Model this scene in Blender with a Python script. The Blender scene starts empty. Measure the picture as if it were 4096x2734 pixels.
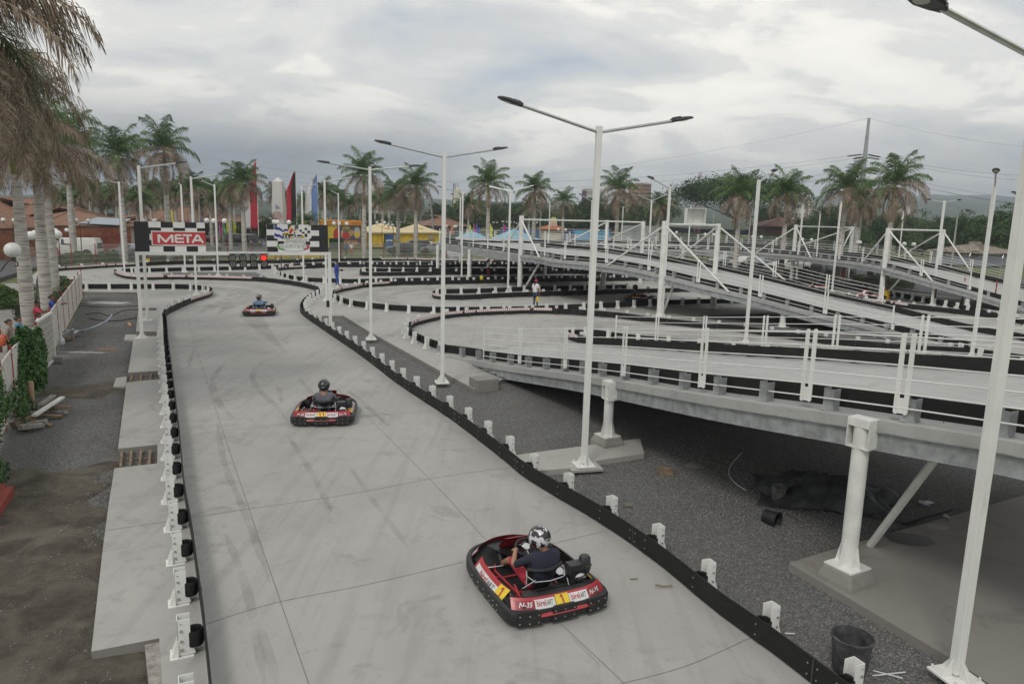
import bpy, bmesh, math, random
import numpy as np
from mathutils import Vector, Matrix
from mathutils.geometry import tessellate_polygon
R = math.radians
SC = bpy.context.scene
COL = SC.collection
rnd = random.Random(7)
# ---------------------------------------------------------------- camera
PW, PH, FPX = 4096.0, 2734.0, 2895.0
PITCH, ROLL, CAMH = R(9.83), R(1.55), 5.2
FWD = Vector((0, math.cos(PITCH), -math.sin(PITCH)))
_u = Vector((0, math.sin(PITCH), math.cos(PITCH))); _r = Vector((1, 0, 0))
RT = _r*math.cos(ROLL) + _u*math.sin(ROLL)
UP = -_r*math.sin(ROLL) + _u*math.cos(ROLL)
CAM = Vector((0, 0, CAMH))
cd = bpy.data.cameras.new('camera'); cam = bpy.data.objects.new('camera', cd); COL.objects.link(cam)
cd.sensor_width = 36; cd.lens = FPX/PW*36; cd.clip_end = 12000; cd.clip_start = .05
cam.matrix_world = Matrix(((RT.x, UP.x, -FWD.x, CAM.x), (RT.y, UP.y, -FWD.y, CAM.y), (RT.z, UP.z, -FWD.z, CAM.z), (0, 0, 0, 1)))
SC.camera = cam
def G(px, py, z=0.0):
    """point of height z on the ray through a photo pixel"""
    d = FWD + RT*((px-PW/2)/FPX) - UP*((py-PH/2)/FPX)
    return CAM + d*((z-CAMH)/d.z)
def PT(px, py, dist):
    d = FWD + RT*((px-PW/2)/FPX) - UP*((py-PH/2)/FPX)
    return CAM + d*dist
def PJ(X):
    d = Vector(X)-CAM; z = d.dot(FWD)
    return (PW/2+FPX*d.dot(RT)/z, PH/2-FPX*d.dot(UP)/z)
def XY(v, z=0.0): return Vector((v.x, v.y, z))
# ---------------------------------------------------------------- world, sun
SUN_EL, SUN_ROT = R(48), R(205)
w = bpy.data.worlds.new('World'); SC.world = w; w.use_nodes = True
nt = w.node_tree; nt.nodes.clear()
N = lambda t, **k: _node(nt, t, **k)
def _node(nt, t, **k):
    n = nt.nodes.new(t)
    for a, b in k.items(): setattr(n, a, b)
    return n
def L(nt, a, b): nt.links.new(a, b)
def ramp(nt, src, stops, interp='LINEAR'):
    n = nt.nodes.new('ShaderNodeValToRGB'); n.color_ramp.interpolation = interp
    e = n.color_ramp.elements
    while len(e) < len(stops): e.new(.5)
    for i, (p, c) in enumerate(stops):
        e[i].position = p; e[i].color = (*c, 1) if len(c) == 3 else c
    L(nt, src, n.inputs[0]); return n.outputs[0]
def math_(nt, op, a, b=None, clamp=False):
    n = nt.nodes.new('ShaderNodeMath'); n.operation = op; n.use_clamp = clamp
    for i, v in enumerate((a, b)):
        if v is None: continue
        if isinstance(v, (int, float)): n.inputs[i].default_value = v
        else: L(nt, v, n.inputs[i])
    return n.outputs[0]
def mixc(nt, fac, a, b, mode='MIX'):
    n = nt.nodes.new('ShaderNodeMix'); n.data_type = 'RGBA'; n.blend_type = mode
    for i, v in ((0, fac), (6, a), (7, b)):
        if isinstance(v, (int, float)): n.inputs[i].default_value = v
        elif isinstance(v, (tuple, list)): n.inputs[i].default_value = (*v, 1) if len(v) == 3 else v
        else: L(nt, v, n.inputs[i])
    return n.outputs[2]
def noise(nt, vec, scale, detail=4, rough=.5, dist=0.0):
    n = nt.nodes.new('ShaderNodeTexNoise'); n.inputs['Scale'].default_value = scale
    n.inputs['Detail'].default_value = detail; n.inputs['Roughness'].default_value = rough
    n.inputs['Distortion'].default_value = dist
    if vec is not None: L(nt, vec, n.inputs['Vector'])
    return n.outputs[0]
tc = N('ShaderNodeTexCoord'); sep = N('ShaderNodeSeparateXYZ'); L(nt, tc.outputs['Generated'], sep.inputs[0])
sx, sy, sz = sep.outputs
den = math_(nt, 'ADD', math_(nt, 'MAXIMUM', sz, 0.0), .26)
cb = N('ShaderNodeCombineXYZ'); L(nt, math_(nt, 'DIVIDE', sx, den), cb.inputs[0]); L(nt, math_(nt, 'DIVIDE', sy, den), cb.inputs[1])
mp = N('ShaderNodeMapping'); L(nt, cb.outputs[0], mp.inputs[0]); mp.inputs['Location'].default_value = (3.1, 1.7, 0.4)
mp.inputs['Scale'].default_value = (1.0, 1.25, 1)
c1 = noise(nt, mp.outputs[0], 1.5, 8, .52, .7)
c2 = noise(nt, mp.outputs[0], 3.2, 6, .6, .2)
cm = math_(nt, 'ADD', math_(nt, 'MULTIPLY', c1, .72), math_(nt, 'MULTIPLY', c2, .28))
cloud = ramp(nt, cm, [(.36, (6.7, 7.0, 7.3)), (.43, (7.1, 7.3, 7.4)), (.48, (8.1, 8.15, 8.0)), (.53, (8.6, 8.6, 8.3)), (.56, (10.2, 10.0, 9.4)), (.63, (11.2, 11.0, 10.2))])
lo = ramp(nt, sz, [(0.0, (1, 1, 1)), (.07, (.85, .85, .85)), (.13, (.15, .15, .15)), (.19, (0, 0, 0))])
side = ramp(nt, sx, [(.0, (1, 1, 1)), (.5, (.4, .4, .4)), (1.0, (.55, .55, .55))])   # sx in -1..1, clamped at 0
az = math_(nt, 'ADD', math_(nt, 'MULTIPLY', sx, .9), .5, True)
sidef = ramp(nt, az, [(0.0, (1, 1, 1)), (.35, (.85, .85, .85)), (.52, (.16, .16, .16)), (.75, (.2, .2, .2)), (1.0, (.5, .5, .5))])
dark = math_(nt, 'MULTIPLY', lo, sidef)
dark = math_(nt, 'MULTIPLY', dark, math_(nt, 'ADD', math_(nt, 'MULTIPLY', c1, 1.1), .45), True)
cloud2 = mixc(nt, dark, cloud, (1.35, 1.75, 2.3))
sky = N('ShaderNodeTexSky'); sky.sky_type = 'NISHITA'; sky.sun_disc = False
sky.sun_elevation = SUN_EL; sky.sun_rotation = SUN_ROT
gap = ramp(nt, cm, [(.30, (1, 1, 1)), (.40, (0.12, 0.12, 0.12)), (.5, (0, 0, 0))])
fin = mixc(nt, math_(nt, 'MULTIPLY', gap, .55), cloud2, sky.outputs[0])
bgn = N('ShaderNodeBackground'); L(nt, fin, bgn.inputs[0]); bgn.inputs[1].default_value = .1
wo = N('ShaderNodeOutputWorld'); L(nt, bgn.outputs[0], wo.inputs[0])
sd = bpy.data.lights.new('sun', 'SUN'); sd.energy = 1.25; sd.angle = R(14); sd.color = (1, .96, .9)
so = bpy.data.objects.new('sun', sd); COL.objects.link(so)
_sd = Vector((math.sin(SUN_ROT)*math.cos(SUN_EL), math.cos(SUN_ROT)*math.cos(SUN_EL), math.sin(SUN_EL)))
so.rotation_euler = _sd.to_track_quat('Z', 'Y').to_euler()
SC.view_settings.view_transform = 'Standard'; SC.view_settings.look = 'None'
SC.view_settings.exposure = 0; SC.view_settings.gamma = 1
SC.cycles.max_bounces = 6; SC.cycles.use_denoising = True
# ---------------------------------------------------------------- materials
MATS = {}
def mat(name, col, rough=.6, metal=0.0, var=.12, scale=6.0, spec=.5, bump=0.0, emit=None, alpha=1, coat=0, trans=0):
    if name in MATS: return MATS[name]
    m = bpy.data.materials.new(name); m.use_nodes = True; t = m.node_tree
    b = t.nodes['Principled BSDF']; b.inputs['Roughness'].default_value = rough; b.inputs['Metallic'].default_value = metal
    b.inputs['Specular IOR Level'].default_value = spec; b.inputs['Coat Weight'].default_value = coat
    tcn = t.nodes.new('ShaderNodeTexCoord'); v = tcn.outputs['Object']
    n = noise(t, v, scale, 5, .6)
    lo_ = tuple(max(0, c*(1-var*1.6)) for c in col); hi = tuple(min(1, c*(1+var)) for c in col)
    c = ramp(t, n, [(.3, lo_), (.7, hi)])
    L(t, c, b.inputs['Base Color'])
    if bump:
        bn = t.nodes.new('ShaderNodeBump'); bn.inputs['Strength'].default_value = bump; bn.inputs['Distance'].default_value = .02
        L(t, noise(t, v, scale*6, 3), bn.inputs['Height']); L(t, bn.outputs[0], b.inputs['Normal'])
    if emit: b.inputs['Emission Color'].default_value = (*col, 1); b.inputs['Emission Strength'].default_value = emit
    if trans: b.inputs['Transmission Weight'].default_value = trans
    MATS[name] = m; return m
def nodes_of(m): return m.node_tree, m.node_tree.nodes['Principled BSDF']
def custom(name, rough=.8):
    m = bpy.data.materials.new(name); m.use_nodes = True; t = m.node_tree; b = t.nodes['Principled BSDF']
    b.inputs['Roughness'].default_value = rough; MATS[name] = m
    tcn = t.nodes.new('ShaderNodeTexCoord'); return m, t, b, tcn.outputs['Object']
def bumpit(t, b, h, s=.4, d=.02):
    bn = t.nodes.new('ShaderNodeBump'); bn.inputs['Strength'].default_value = s; bn.inputs['Distance'].default_value = d
    L(t, h, bn.inputs['Height']); L(t, bn.outputs[0], b.inputs['Normal'])
def mapv(t, v, scale=(1, 1, 1), rot=(0, 0, 0), loc=(0, 0, 0)):
    n = t.nodes.new('ShaderNodeMapping'); L(t, v, n.inputs[0]); n.inputs['Scale'].default_value = scale
    n.inputs['Rotation'].default_value = rot; n.inputs['Location'].default_value = loc; return n.outputs[0]
# track concrete: brushed, mottled, stained by feet and tyres
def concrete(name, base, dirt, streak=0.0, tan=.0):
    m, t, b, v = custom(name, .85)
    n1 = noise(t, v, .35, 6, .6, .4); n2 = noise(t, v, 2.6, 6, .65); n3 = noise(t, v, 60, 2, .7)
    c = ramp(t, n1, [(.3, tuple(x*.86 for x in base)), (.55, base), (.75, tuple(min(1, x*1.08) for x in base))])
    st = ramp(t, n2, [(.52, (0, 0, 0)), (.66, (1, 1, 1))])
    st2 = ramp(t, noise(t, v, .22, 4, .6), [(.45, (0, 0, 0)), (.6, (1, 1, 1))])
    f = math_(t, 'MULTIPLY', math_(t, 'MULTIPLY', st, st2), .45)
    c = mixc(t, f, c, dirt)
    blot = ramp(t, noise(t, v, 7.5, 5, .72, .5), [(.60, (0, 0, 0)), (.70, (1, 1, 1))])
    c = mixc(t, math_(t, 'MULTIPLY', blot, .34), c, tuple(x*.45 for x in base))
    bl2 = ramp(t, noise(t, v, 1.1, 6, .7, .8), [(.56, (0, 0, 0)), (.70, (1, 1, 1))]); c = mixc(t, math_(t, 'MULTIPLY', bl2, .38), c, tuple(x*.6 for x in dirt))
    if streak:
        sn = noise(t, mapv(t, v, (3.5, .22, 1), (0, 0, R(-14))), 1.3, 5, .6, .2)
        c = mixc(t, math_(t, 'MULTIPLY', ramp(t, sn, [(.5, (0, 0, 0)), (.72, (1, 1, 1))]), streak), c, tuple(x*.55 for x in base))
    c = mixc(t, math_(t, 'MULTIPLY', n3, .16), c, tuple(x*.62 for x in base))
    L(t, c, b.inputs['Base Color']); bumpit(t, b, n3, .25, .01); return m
M_TRACK = concrete('track_concrete', (.365, .358, .335), (.22, .205, .185), .34)
M_DECK = concrete('deck_concrete', (.40, .40, .385), (.27, .26, .245), .28)
M_APRON = concrete('apron_concrete', (.385, .375, .345), (.25, .23, .205), 0)
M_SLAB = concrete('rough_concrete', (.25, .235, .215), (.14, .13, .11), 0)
def gravel(name, a, bcol, c3, sc):
    m, t, b, v = custom(name, .95)
    vo = t.nodes.new('ShaderNodeTexVoronoi'); vo.inputs['Scale'].default_value = sc; L(t, v, vo.inputs['Vector'])
    vo2 = t.nodes.new('ShaderNodeTexVoronoi'); vo2.inputs['Scale'].default_value = sc*2.3; L(t, v, vo2.inputs['Vector'])
    sepc = t.nodes.new('ShaderNodeSeparateColor'); L(t, vo.outputs['Color'], sepc.inputs[0])
    c = ramp(t, sepc.outputs[0], [(0, a), (.6, bcol), (1, c3)])
    e = ramp(t, vo.outputs['Distance'], [(.25, (0, 0, 0)), (.6, (1, 1, 1))])
    c = mixc(t, math_(t, 'MULTIPLY', e, .55), c, tuple(x*.35 for x in a))
    pat = ramp(t, noise(t, v, .7, 5, .6), [(.4, (0, 0, 0)), (.65, (1, 1, 1))])
    c = mixc(t, math_(t, 'MULTIPLY', pat, .35), c, (.10, .085, .07))
    L(t, c, b.inputs['Base Color']); inv = math_(t, 'SUBTRACT', 1.0, vo.outputs['Distance'])
    bumpit(t, b, inv, .9, .03); return m
M_GRAVEL = gravel('gravel', (.13, .13, .128), (.20, .198, .192), (.31, .305, .295), 34)
def soil():
    m, t, b, v = custom('soil', .95)
    c = ramp(t, noise(t, v, 1.4, 8, .68, .6), [(.36, (.05, .040, .030)), (.5, (.095, .080, .060)), (.62, (.14, .122, .092)), (.74, (.11, .105, .055))])
    sp = ramp(t, noise(t, v, 55, 2, .6), [(.68, (0, 0, 0)), (.74, (1, 1, 1))])
    c = mixc(t, math_(t, 'MULTIPLY', sp, .5), c, (.3, .28, .25))
    L(t, c, b.inputs['Base Color']); bumpit(t, b, noise(t, v, 9, 8, .7), .9, .08); return m
M_SOIL = soil()
def grassm():
    m, t, b, v = custom('grass_ground', .95)
    c = ramp(t, noise(t, v, .5, 8, .7), [(.35, (.09, .085, .04)), (.55, (.085, .12, .035)), (.7, (.16, .14, .07))])
    L(t, c, b.inputs['Base Color']); bumpit(t, b, noise(t, v, 20, 4), .7, .05); return m
M_GRASS = grassm()
M_ASPH = mat('asphalt', (.085, .085, .088), .9, var=.2, scale=3)
def whitep():
    m, t, b, v = custom('white_paint', .42); b.inputs['Specular IOR Level'].default_value = .4
    c = ramp(t, noise(t, v, 2.5, 5, .6), [(.3, (.69, .69, .66)), (.7, (.76, .76, .735))])
    gr = ramp(t, noise(t, mapv(t, v, (14, 14, 1.1)), 2.0, 6, .7), [(.56, (0, 0, 0)), (.8, (1, 1, 1))]); c = mixc(t, math_(t, 'MULTIPLY', gr, .4), c, (.36, .32, .27))
    L(t, c, b.inputs['Base Color']); return m
M_WHITE = whitep()
def dirtywhite():
    m, t, b, v = custom('white_steel', .45)
    c = ramp(t, noise(t, v, 3, 6, .6), [(.35, (.62, .615, .58)), (.6, (.75, .75, .72))])
    ru = ramp(t, noise(t, mapv(t, v, (9, 9, 1.2)), 2.2, 6, .7), [(.66, (0, 0, 0)), (.78, (1, 1, 1))])
    c = mixc(t, math_(t, 'MULTIPLY', ru, .35), c, (.32, .26, .2))
    L(t, c, b.inputs['Base Color']); return m
M_STEEL = dirtywhite()
M_GALV = mat('galvanised_steel', (.36, .38, .38), .5, .35, var=.22, scale=5)
M_GALVB = mat('galvanised_pipe', (.55, .56, .55), .35, .8, var=.1, scale=5)
M_BLACK = mat('black_plastic', (.022, .022, .023), .55, var=.2, scale=4, spec=.35)
def bandm():
    m, t, b, v = custom('black_rail_plastic', .5)
    sc_ = ramp(t, noise(t, mapv(t, v, (1, 1, 14)), 3, 5, .6), [(.5, (.020, .020, .020)), (.8, (.032, .031, .030))])
    d = ramp(t, noise(t, v, 1.5, 5, .6), [(.55, (0, 0, 0)), (.75, (1, 1, 1))])
    c = mixc(t, math_(t, 'MULTIPLY', d, .15), sc_, (.08, .078, .072))
    L(t, c, b.inputs['Base Color']); b.inputs['Specular IOR Level'].default_value = .15; b.inputs['Roughness'].default_value = .6; return m
M_BAND = bandm()
M_RUBBER = mat('rubber', (.018, .018, .018), .8, var=.3, scale=9, spec=.3)
M_BOLT = mat('bolt_steel', (.55, .55, .53), .3, .9, var=.1)
M_RED = mat('red_paint', (.42, .03, .035), .45, var=.1)
M_REDP = mat('red_stripe', (.50, .045, .06), .5, var=.06)
M_WHITES = mat('white_sticker', (.74, .73, .71), .4, var=.05)
M_YEL = mat('yellow_paint', (.75, .50, .02), .45, var=.08)
M_POSTR = mat('fence_red', (.30, .035, .035), .55, var=.2)
M_FENCE = mat('fence_white', (.66, .64, .58), .6, var=.1)
M_WOOD = mat('old_wood', (.22, .16, .10), .85, var=.35, scale=9, bump=.4)
M_WOODG = mat('grey_wood', (.30, .28, .25), .85, var=.3, scale=9, bump=.4)
M_GLASS = mat('dark_glass', (.03, .035, .04), .08, var=.1, spec=.8)
# ---------------------------------------------------------------- mesh helpers
def rotz(a): return Matrix.Rotation(a, 3, 'Z')
class MB:
    def __init__(s): s.v = []; s.f = []; s.m = []; s.k = 0; s.T = None
    def add(s, vs, fs, k=None):
        o = len(s.v)
        s.v += [tuple(s.T @ Vector(x)) for x in vs] if s.T is not None else [tuple(x) for x in vs]
        s.f += [tuple(i+o for i in f) for f in fs]; s.m += [s.k if k is None else k]*len(fs)
    def box(s, c, d, rot=None, k=None):
        h = [x/2 for x in d]; vs = []
        for x in (-1, 1):
            for y in (-1, 1):
                for z in (-1, 1):
                    p = Vector((x*h[0], y*h[1], z*h[2]))
                    if rot is not None: p = rot @ p
                    vs.append(p+Vector(c))
        s.add(vs, [(0, 1, 3, 2), (4, 6, 7, 5), (0, 4, 5, 1), (2, 3, 7, 6), (0, 2, 6, 4), (1, 5, 7, 3)], k)
    def bar(s, a, b, wd, ht, up=(0, 0, 1), k=None):
        a = Vector(a); b = Vector(b); x = (b-a).normalized(); y = Vector(up).cross(x)
        if y.length < 1e-4: y = Vector((0, 1, 0)).cross(x)
        y.normalize(); z = x.cross(y)
        vs = [p+y*(i*wd/2)+z*(j*ht/2) for p in (a, b) for i in (-1, 1) for j in (-1, 1)]
        s.add(vs, [(0, 1, 3, 2), (4, 6, 7, 5), (0, 4, 5, 1), (2, 3, 7, 6), (0, 2, 6, 4), (1, 5, 7, 3)], k)
    def tube(s, pts, r, n=8, k=None, cap=True):
        pts = [Vector(p) for p in pts]; rs = r if isinstance(r, (list, tuple)) else [r]*len(pts)
        vs = []; up = None
        for i, p in enumerate(pts):
            t = (pts[min(i+1, len(pts)-1)]-pts[max(i-1, 0)])
            if t.length < 1e-9: t = Vector((0, 0, 1))
            t.normalize()
            if up is None: up = Vector((0, 0, 1)) if abs(t.z) < .9 else Vector((1, 0, 0))
            x = up.cross(t)
            if x.length < 1e-5: x = Vector((1, 0, 0))
            x.normalize(); y = t.cross(x); up = y
            vs += [p+(x*math.cos(a)+y*math.sin(a))*rs[i] for a in [2*math.pi*j/n for j in range(n)]]
        fs = [(i*n+j, i*n+(j+1) % n, (i+1)*n+(j+1) % n, (i+1)*n+j) for i in range(len(pts)-1) for j in range(n)]
        if cap: fs += [tuple(range(n-1, -1, -1)), tuple(range((len(pts)-1)*n, len(pts)*n))]
        s.add(vs, fs, k)
    def lathe(s, prof, n=16, c=(0, 0, 0), rot=None, k=None):
        vs = []
        for r_, z in prof:
            for j in range(n):
                a = 2*math.pi*j/n; p = Vector((r_*math.cos(a), r_*math.sin(a), z))
                if rot is not None: p = rot @ p
                vs.append(p+Vector(c))
        fs = [(i*n+j, i*n+(j+1) % n, (i+1)*n+(j+1) % n, (i+1)*n+j) for i in range(len(prof)-1) for j in range(n)]
        if prof[0][0] > 1e-6: fs.append(tuple(range(n-1, -1, -1)))
        if prof[-1][0] > 1e-6: fs.append(tuple(range((len(prof)-1)*n, len(prof)*n)))
        s.add(vs, fs, k)
    def sphere(s, c, r, n=14, m=9, k=None, rot=None):
        sc = r if isinstance(r, (tuple, list)) else (r, r, r); vs = []
        for i in range(m+1):
            th = math.pi*i/m
            for j in range(n):
                a = 2*math.pi*j/n; p = Vector((sc[0]*math.sin(th)*math.cos(a), sc[1]*math.sin(th)*math.sin(a), sc[2]*math.cos(th)))
                if rot is not None: p = rot @ p
                vs.append(p+Vector(c))
        fs = [(i*n+j, (i+1)*n+j, (i+1)*n+(j+1) % n, i*n+(j+1) % n) for i in range(m) for j in range(n)]
        s.add(vs, fs, k)
    def poly(s, pts, k=None): s.add(pts, [tuple(range(len(pts)))], k)
    def slab(s, pts, z0, z1, k=None, ks=None):
        """flat polygon (list of xy) extruded from z0 up to z1"""
        P = [Vector((p[0], p[1], 0)) for p in pts]
        area = sum(P[i].x*P[(i+1) % len(P)].y-P[(i+1) % len(P)].x*P[i].y for i in range(len(P)))
        if area < 0: P.reverse()
        tri = tessellate_polygon([P]); n = len(P)
        vs = [(p.x, p.y, z1) for p in P]+[(p.x, p.y, z0) for p in P]
        ft = []
        for t in tri:
            a, b_, c = [P[i] for i in t]
            ft.append(tuple(t) if (b_-a).cross(c-a).z > 0 else tuple(reversed(t)))
        s.add(vs, ft, k)
        if z0 < z1: s.add(vs, [(n+i, n+(i+1) % n, (i+1) % n, i) for i in range(n)], ks if ks is not None else k)
    def plate(s, pts, t, nrm, k=None):
        """polygon given as 3D points (convex) given thickness t along nrm"""
        nrm = Vector(nrm).normalized(); n = len(pts); P = [Vector(p) for p in pts]
        vs = [p+nrm*t/2 for p in P]+[p-nrm*t/2 for p in P]
        fs = [tuple(range(n)), tuple(range(2*n-1, n-1, -1))]+[(i, n+i, n+(i+1) % n, (i+1) % n) for i in range(n)]
        s.add(vs, fs, k)
    def build(s, name, mats, parent=None, smooth=False, bevel=0, sub=0):
        me = bpy.data.meshes.new(name); me.from_pydata(s.v, [], s.f); me.update()
        if not isinstance(mats, (list, tuple)): mats = [mats]
        for m_ in mats: me.materials.append(m_)
        if len(mats) > 1: me.polygons.foreach_set('material_index', [min(x, len(mats)-1) for x in s.m])
        if smooth is True: me.shade_smooth()
        elif smooth:
            me.shade_smooth()
            try: me.set_sharp_from_angle(angle=R(smooth))
            except Exception: pass
        o = bpy.data.objects.new(name, me); COL.objects.link(o)
        if bevel:
            b = o.modifiers.new('bevel', 'BEVEL'); b.width = bevel; b.segments = 2; b.limit_method = 'ANGLE'
        if sub:
            b = o.modifiers.new('sub', 'SUBSURF'); b.levels = sub; b.render_levels = sub
        if parent is not None: attach(o, parent)
        return o
def attach(o, parent):
    o.parent = parent
    if parent.get('_w'): o.matrix_parent_inverse = Matrix.Translation(-Vector(parent.location))
def thing(name, label, cat, loc=(0, 0, 0), rz=0.0, group=None, world=False):
    """an Empty at the thing's base; world=True: its parts are given in world coordinates"""
    o = bpy.data.objects.new(name, None); COL.objects.link(o); o.location = loc; o.rotation_euler = (0, 0, rz)
    o.empty_display_size = .2
    o['label'] = label; o['category'] = cat
    if group: o['group'] = group
    if world: o['_w'] = 1
    return o
def tag(o, label, cat, group=None):
    o['label'] = label; o['category'] = cat
    if group: o['group'] = group
    return o
def struct(o, kind='structure'): o['kind'] = kind; return o
KIDS = {}
def kids(o): return [c for c in list(COL.objects) if c.parent == o]
def snap(root):
    """(root, parts, sub-parts) tree taken once, so copies need no search"""
    def rec(o): return (o, [rec(c) for c in kids(o)])
    return rec(root)
def dup(tree, loc=None, rz=None, label=None, group=None, scale=None, parent=None):
    o, ch = tree; c = o.copy(); COL.objects.link(c)
    if parent is not None: c.parent = parent
    if loc is not None: c.location = loc
    if rz is not None: c.rotation_euler = (0, 0, rz)
    if scale is not None: c.scale = (scale, scale, scale) if isinstance(scale, (int, float)) else scale
    if label: c['label'] = label
    if group: c['group'] = group
    for k in ch: dup(k, parent=c)
    return c
def drop(tree):
    o, ch = tree
    for k in ch: drop(k)
    bpy.data.objects.remove(o)
def resample(pts, step):
    """points at even spacing along a polyline of 3D vectors, with tangents"""
    P = [Vector(p) for p in pts]; seg = [(P[i+1]-P[i]).length for i in range(len(P)-1)]; tot = sum(seg)
    n = max(1, round(tot/step)); out = []
    for i in range(n+1):
        d = tot*i/n; j = 0
        while j < len(seg)-1 and d > seg[j]: d -= seg[j]; j += 1
        out.append((P[j].lerp(P[j+1], min(1, d/max(seg[j], 1e-9))), (P[j+1]-P[j]).normalized()))
    return out
def smooth_poly(pts, sub=4):
    P = [Vector(p) for p in pts]; out = []
    for i in range(len(P)-1):
        p0 = P[max(i-1, 0)]; p1 = P[i]; p2 = P[i+1]; p3 = P[min(i+2, len(P)-1)]
        for k in range(sub):
            t = k/sub
            out.append(.5*((2*p1)+(p2-p0)*t+(2*p0-5*p1+4*p2-p3)*t*t+(3*p1-p0-3*p2+p3)*t**3))
    out.append(P[-1]); return out
def text_mesh(mb, txt, size, origin, xdir, ydir, k=None, shear=0.0, align='CENTER', bold=0.0, maxw=None, lift=.004):
    """writing as flat letters lying in the plane xdir, ydir"""
    cu = bpy.data.curves.new('t', 'FONT'); cu.body = txt; cu.size = size; cu.align_x = align; cu.align_y = 'CENTER'
    cu.shear = shear; cu.offset = bold; cu.resolution_u = 3
    ob = bpy.data.objects.new('t', cu); me = ob.to_mesh()
    xd = Vector(xdir).normalized(); yd = Vector(ydir).normalized(); nd = xd.cross(yd)
    sx_ = 1.0
    xs = [v.co.x for v in me.vertices] or [0]
    if maxw and (max(xs)-min(xs)) > 0: sx_ = maxw/(max(xs)-min(xs))
    vs = [Vector(origin)+xd*(v.co.x*sx_)+yd*v.co.y+nd*lift for v in me.vertices]
    mb.add(vs, [tuple(p.vertices) for p in me.polygons], k)
    ob.to_mesh_clear(); bpy.data.objects.remove(ob); bpy.data.curves.remove(cu)
# ================================================================ ground
def gp(pts, z=0.0): return [XY(G(x, y, z)) for x, y in pts]
B1 = [(200,1152),(327,1157),(516,1157),(700,1157),(778,1160),(820,1164),(843,1169),(852,1178),(841,1190),(813,1200),(765,1216),(703,1245),(672,1262),(665,1280),(669,1304),(676,1390),(684,1459),(699,1580),(720,1756),(743,2000),(768,2140),(797,2351),(819,2515),(842,2734),(860,2920),(878,3200)]
B2 = [(537,1090),(463,1094),(461,1101),(482,1110),(516,1117),(585,1121),(703,1119),(841,1121),(944,1124),(1048,1128),(1137,1138),(1178,1144),(1237,1156),(1268,1166),(1275,1173),(1268,1181),(1240,1197),(1216,1216),(1201,1240),(1203,1255),(1221,1272),(1265,1303),(1314,1337),(1365,1372),(1424,1412),(1510,1477),(1584,1535),(1700,1613),(1813,1689),(2000,1834),(2072,1896),(2140,1943),(2260,2015),(2396,2096),(2556,2205),(2685,2305),(2856,2450),(2967,2532),(3144,2662),(3231,2734),(3420,2880),(3760,3150)]
b2w = smooth_poly(gp(B2), 3)
def offs(P, d):
    out = []
    for i, p in enumerate(P):
        t = (P[min(i+1, len(P)-1)]-P[max(i-1, 0)]); t.z = 0; t.normalize()
        out.append(p+Vector((t.y, -t.x, 0))*d)     # d>0: to the right of the walking direction
    return out
g = MB(); g.slab([(-1500, -150), (3500, -150), (3500, 3900), (-1500, 3900)], -.30, -.30)
struct(g.build('ground', M_GRASS))
# gravel beds and soil, a hand below the concrete
g = MB(); g.slab([XY(G(*p)) for p in [(-900, 3400), (-400, 1700), (60, 1640), (165, 1490), (245, 1345), (335, 1190), (335, 1150), (580, 1150), (720, 1500), (760, 2000), (900, 3500)]], -.5, -.15)
struct(g.build('gravel', M_GRAVEL))
g = MB(); g.slab([tuple(XY(G(*p))) for p in [(1200, 1255), (1400, 1255), (1990, 1440), (4300, 1340), (5200, 1500), (5200, 3300), (2600, 3300), (1900, 1850)]], -.5, -.12)
struct(g.build('gravel_bed', M_GRAVEL))
# soil patch, uneven, lapping over the gravel at lower left
def patch(name, m, contour, z, bumpy, n=46):
    P = gp(contour, z); xs = [p.x for p in P]; ys = [p.y for p in P]
    from mathutils import noise as mn
    def inside(x, y):
        c = False; j = len(P)-1
        for i in range(len(P)):
            if (P[i].y > y) != (P[j].y > y) and x < (P[j].x-P[i].x)*(y-P[i].y)/(P[j].y-P[i].y)+P[i].x: c = not c
            j = i
        return c
    def dist(x, y):
        d = 9e9; q = Vector((x, y, 0))
        for i in range(len(P)):
            a = XY(P[i]); b_ = XY(P[(i+1) % len(P)]); ab = b_-a; t = max(0, min(1, (q-a).dot(ab)/max(ab.length_squared, 1e-9)))
            d = min(d, (a+ab*t-q).length)
        return d
    x0, x1, y0, y1 = min(xs), max(xs), min(ys), max(ys); vs = []; 
    for j in range(n+1):
        for i in range(n+1):
            x = x0+(x1-x0)*i/n; y = y0+(y1-y0)*j/n
            d = dist(x, y)*(1 if inside(x, y) else -1)+mn.noise(Vector((x*1.3, y*1.3, 0)))*.5
            h = max(-.08, min(.06, d*.12))+mn.noise(Vector((x*2.1, y*2.1, 3)))*bumpy*(1 if d > 0 else 0)
            vs.append((x, y, z+h))
    g = MB(); g.add(vs, [(j*(n+1)+i, j*(n+1)+i+1, (j+1)*(n+1)+i+1, (j+1)*(n+1)+i) for j in range(n) for i in range(n)])
    return struct(g.build(name, m, smooth=True))
patch('dirt', M_SOIL, [(-500, 3300), (-350, 1950), (60, 1880), (330, 1870), (520, 1800), (470, 1900), (440, 2000), (640, 2600), (660, 3300)], -.17, .035, 70)
patch('dirt_strip', M_SOIL, [(130, 1500), (175, 1552), (330, 1540), (520, 1510), (520, 1580), (330, 1590), (180, 1600), (90, 1640), (20, 1700), (60, 1600)], -.16, .05, 40)
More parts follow.
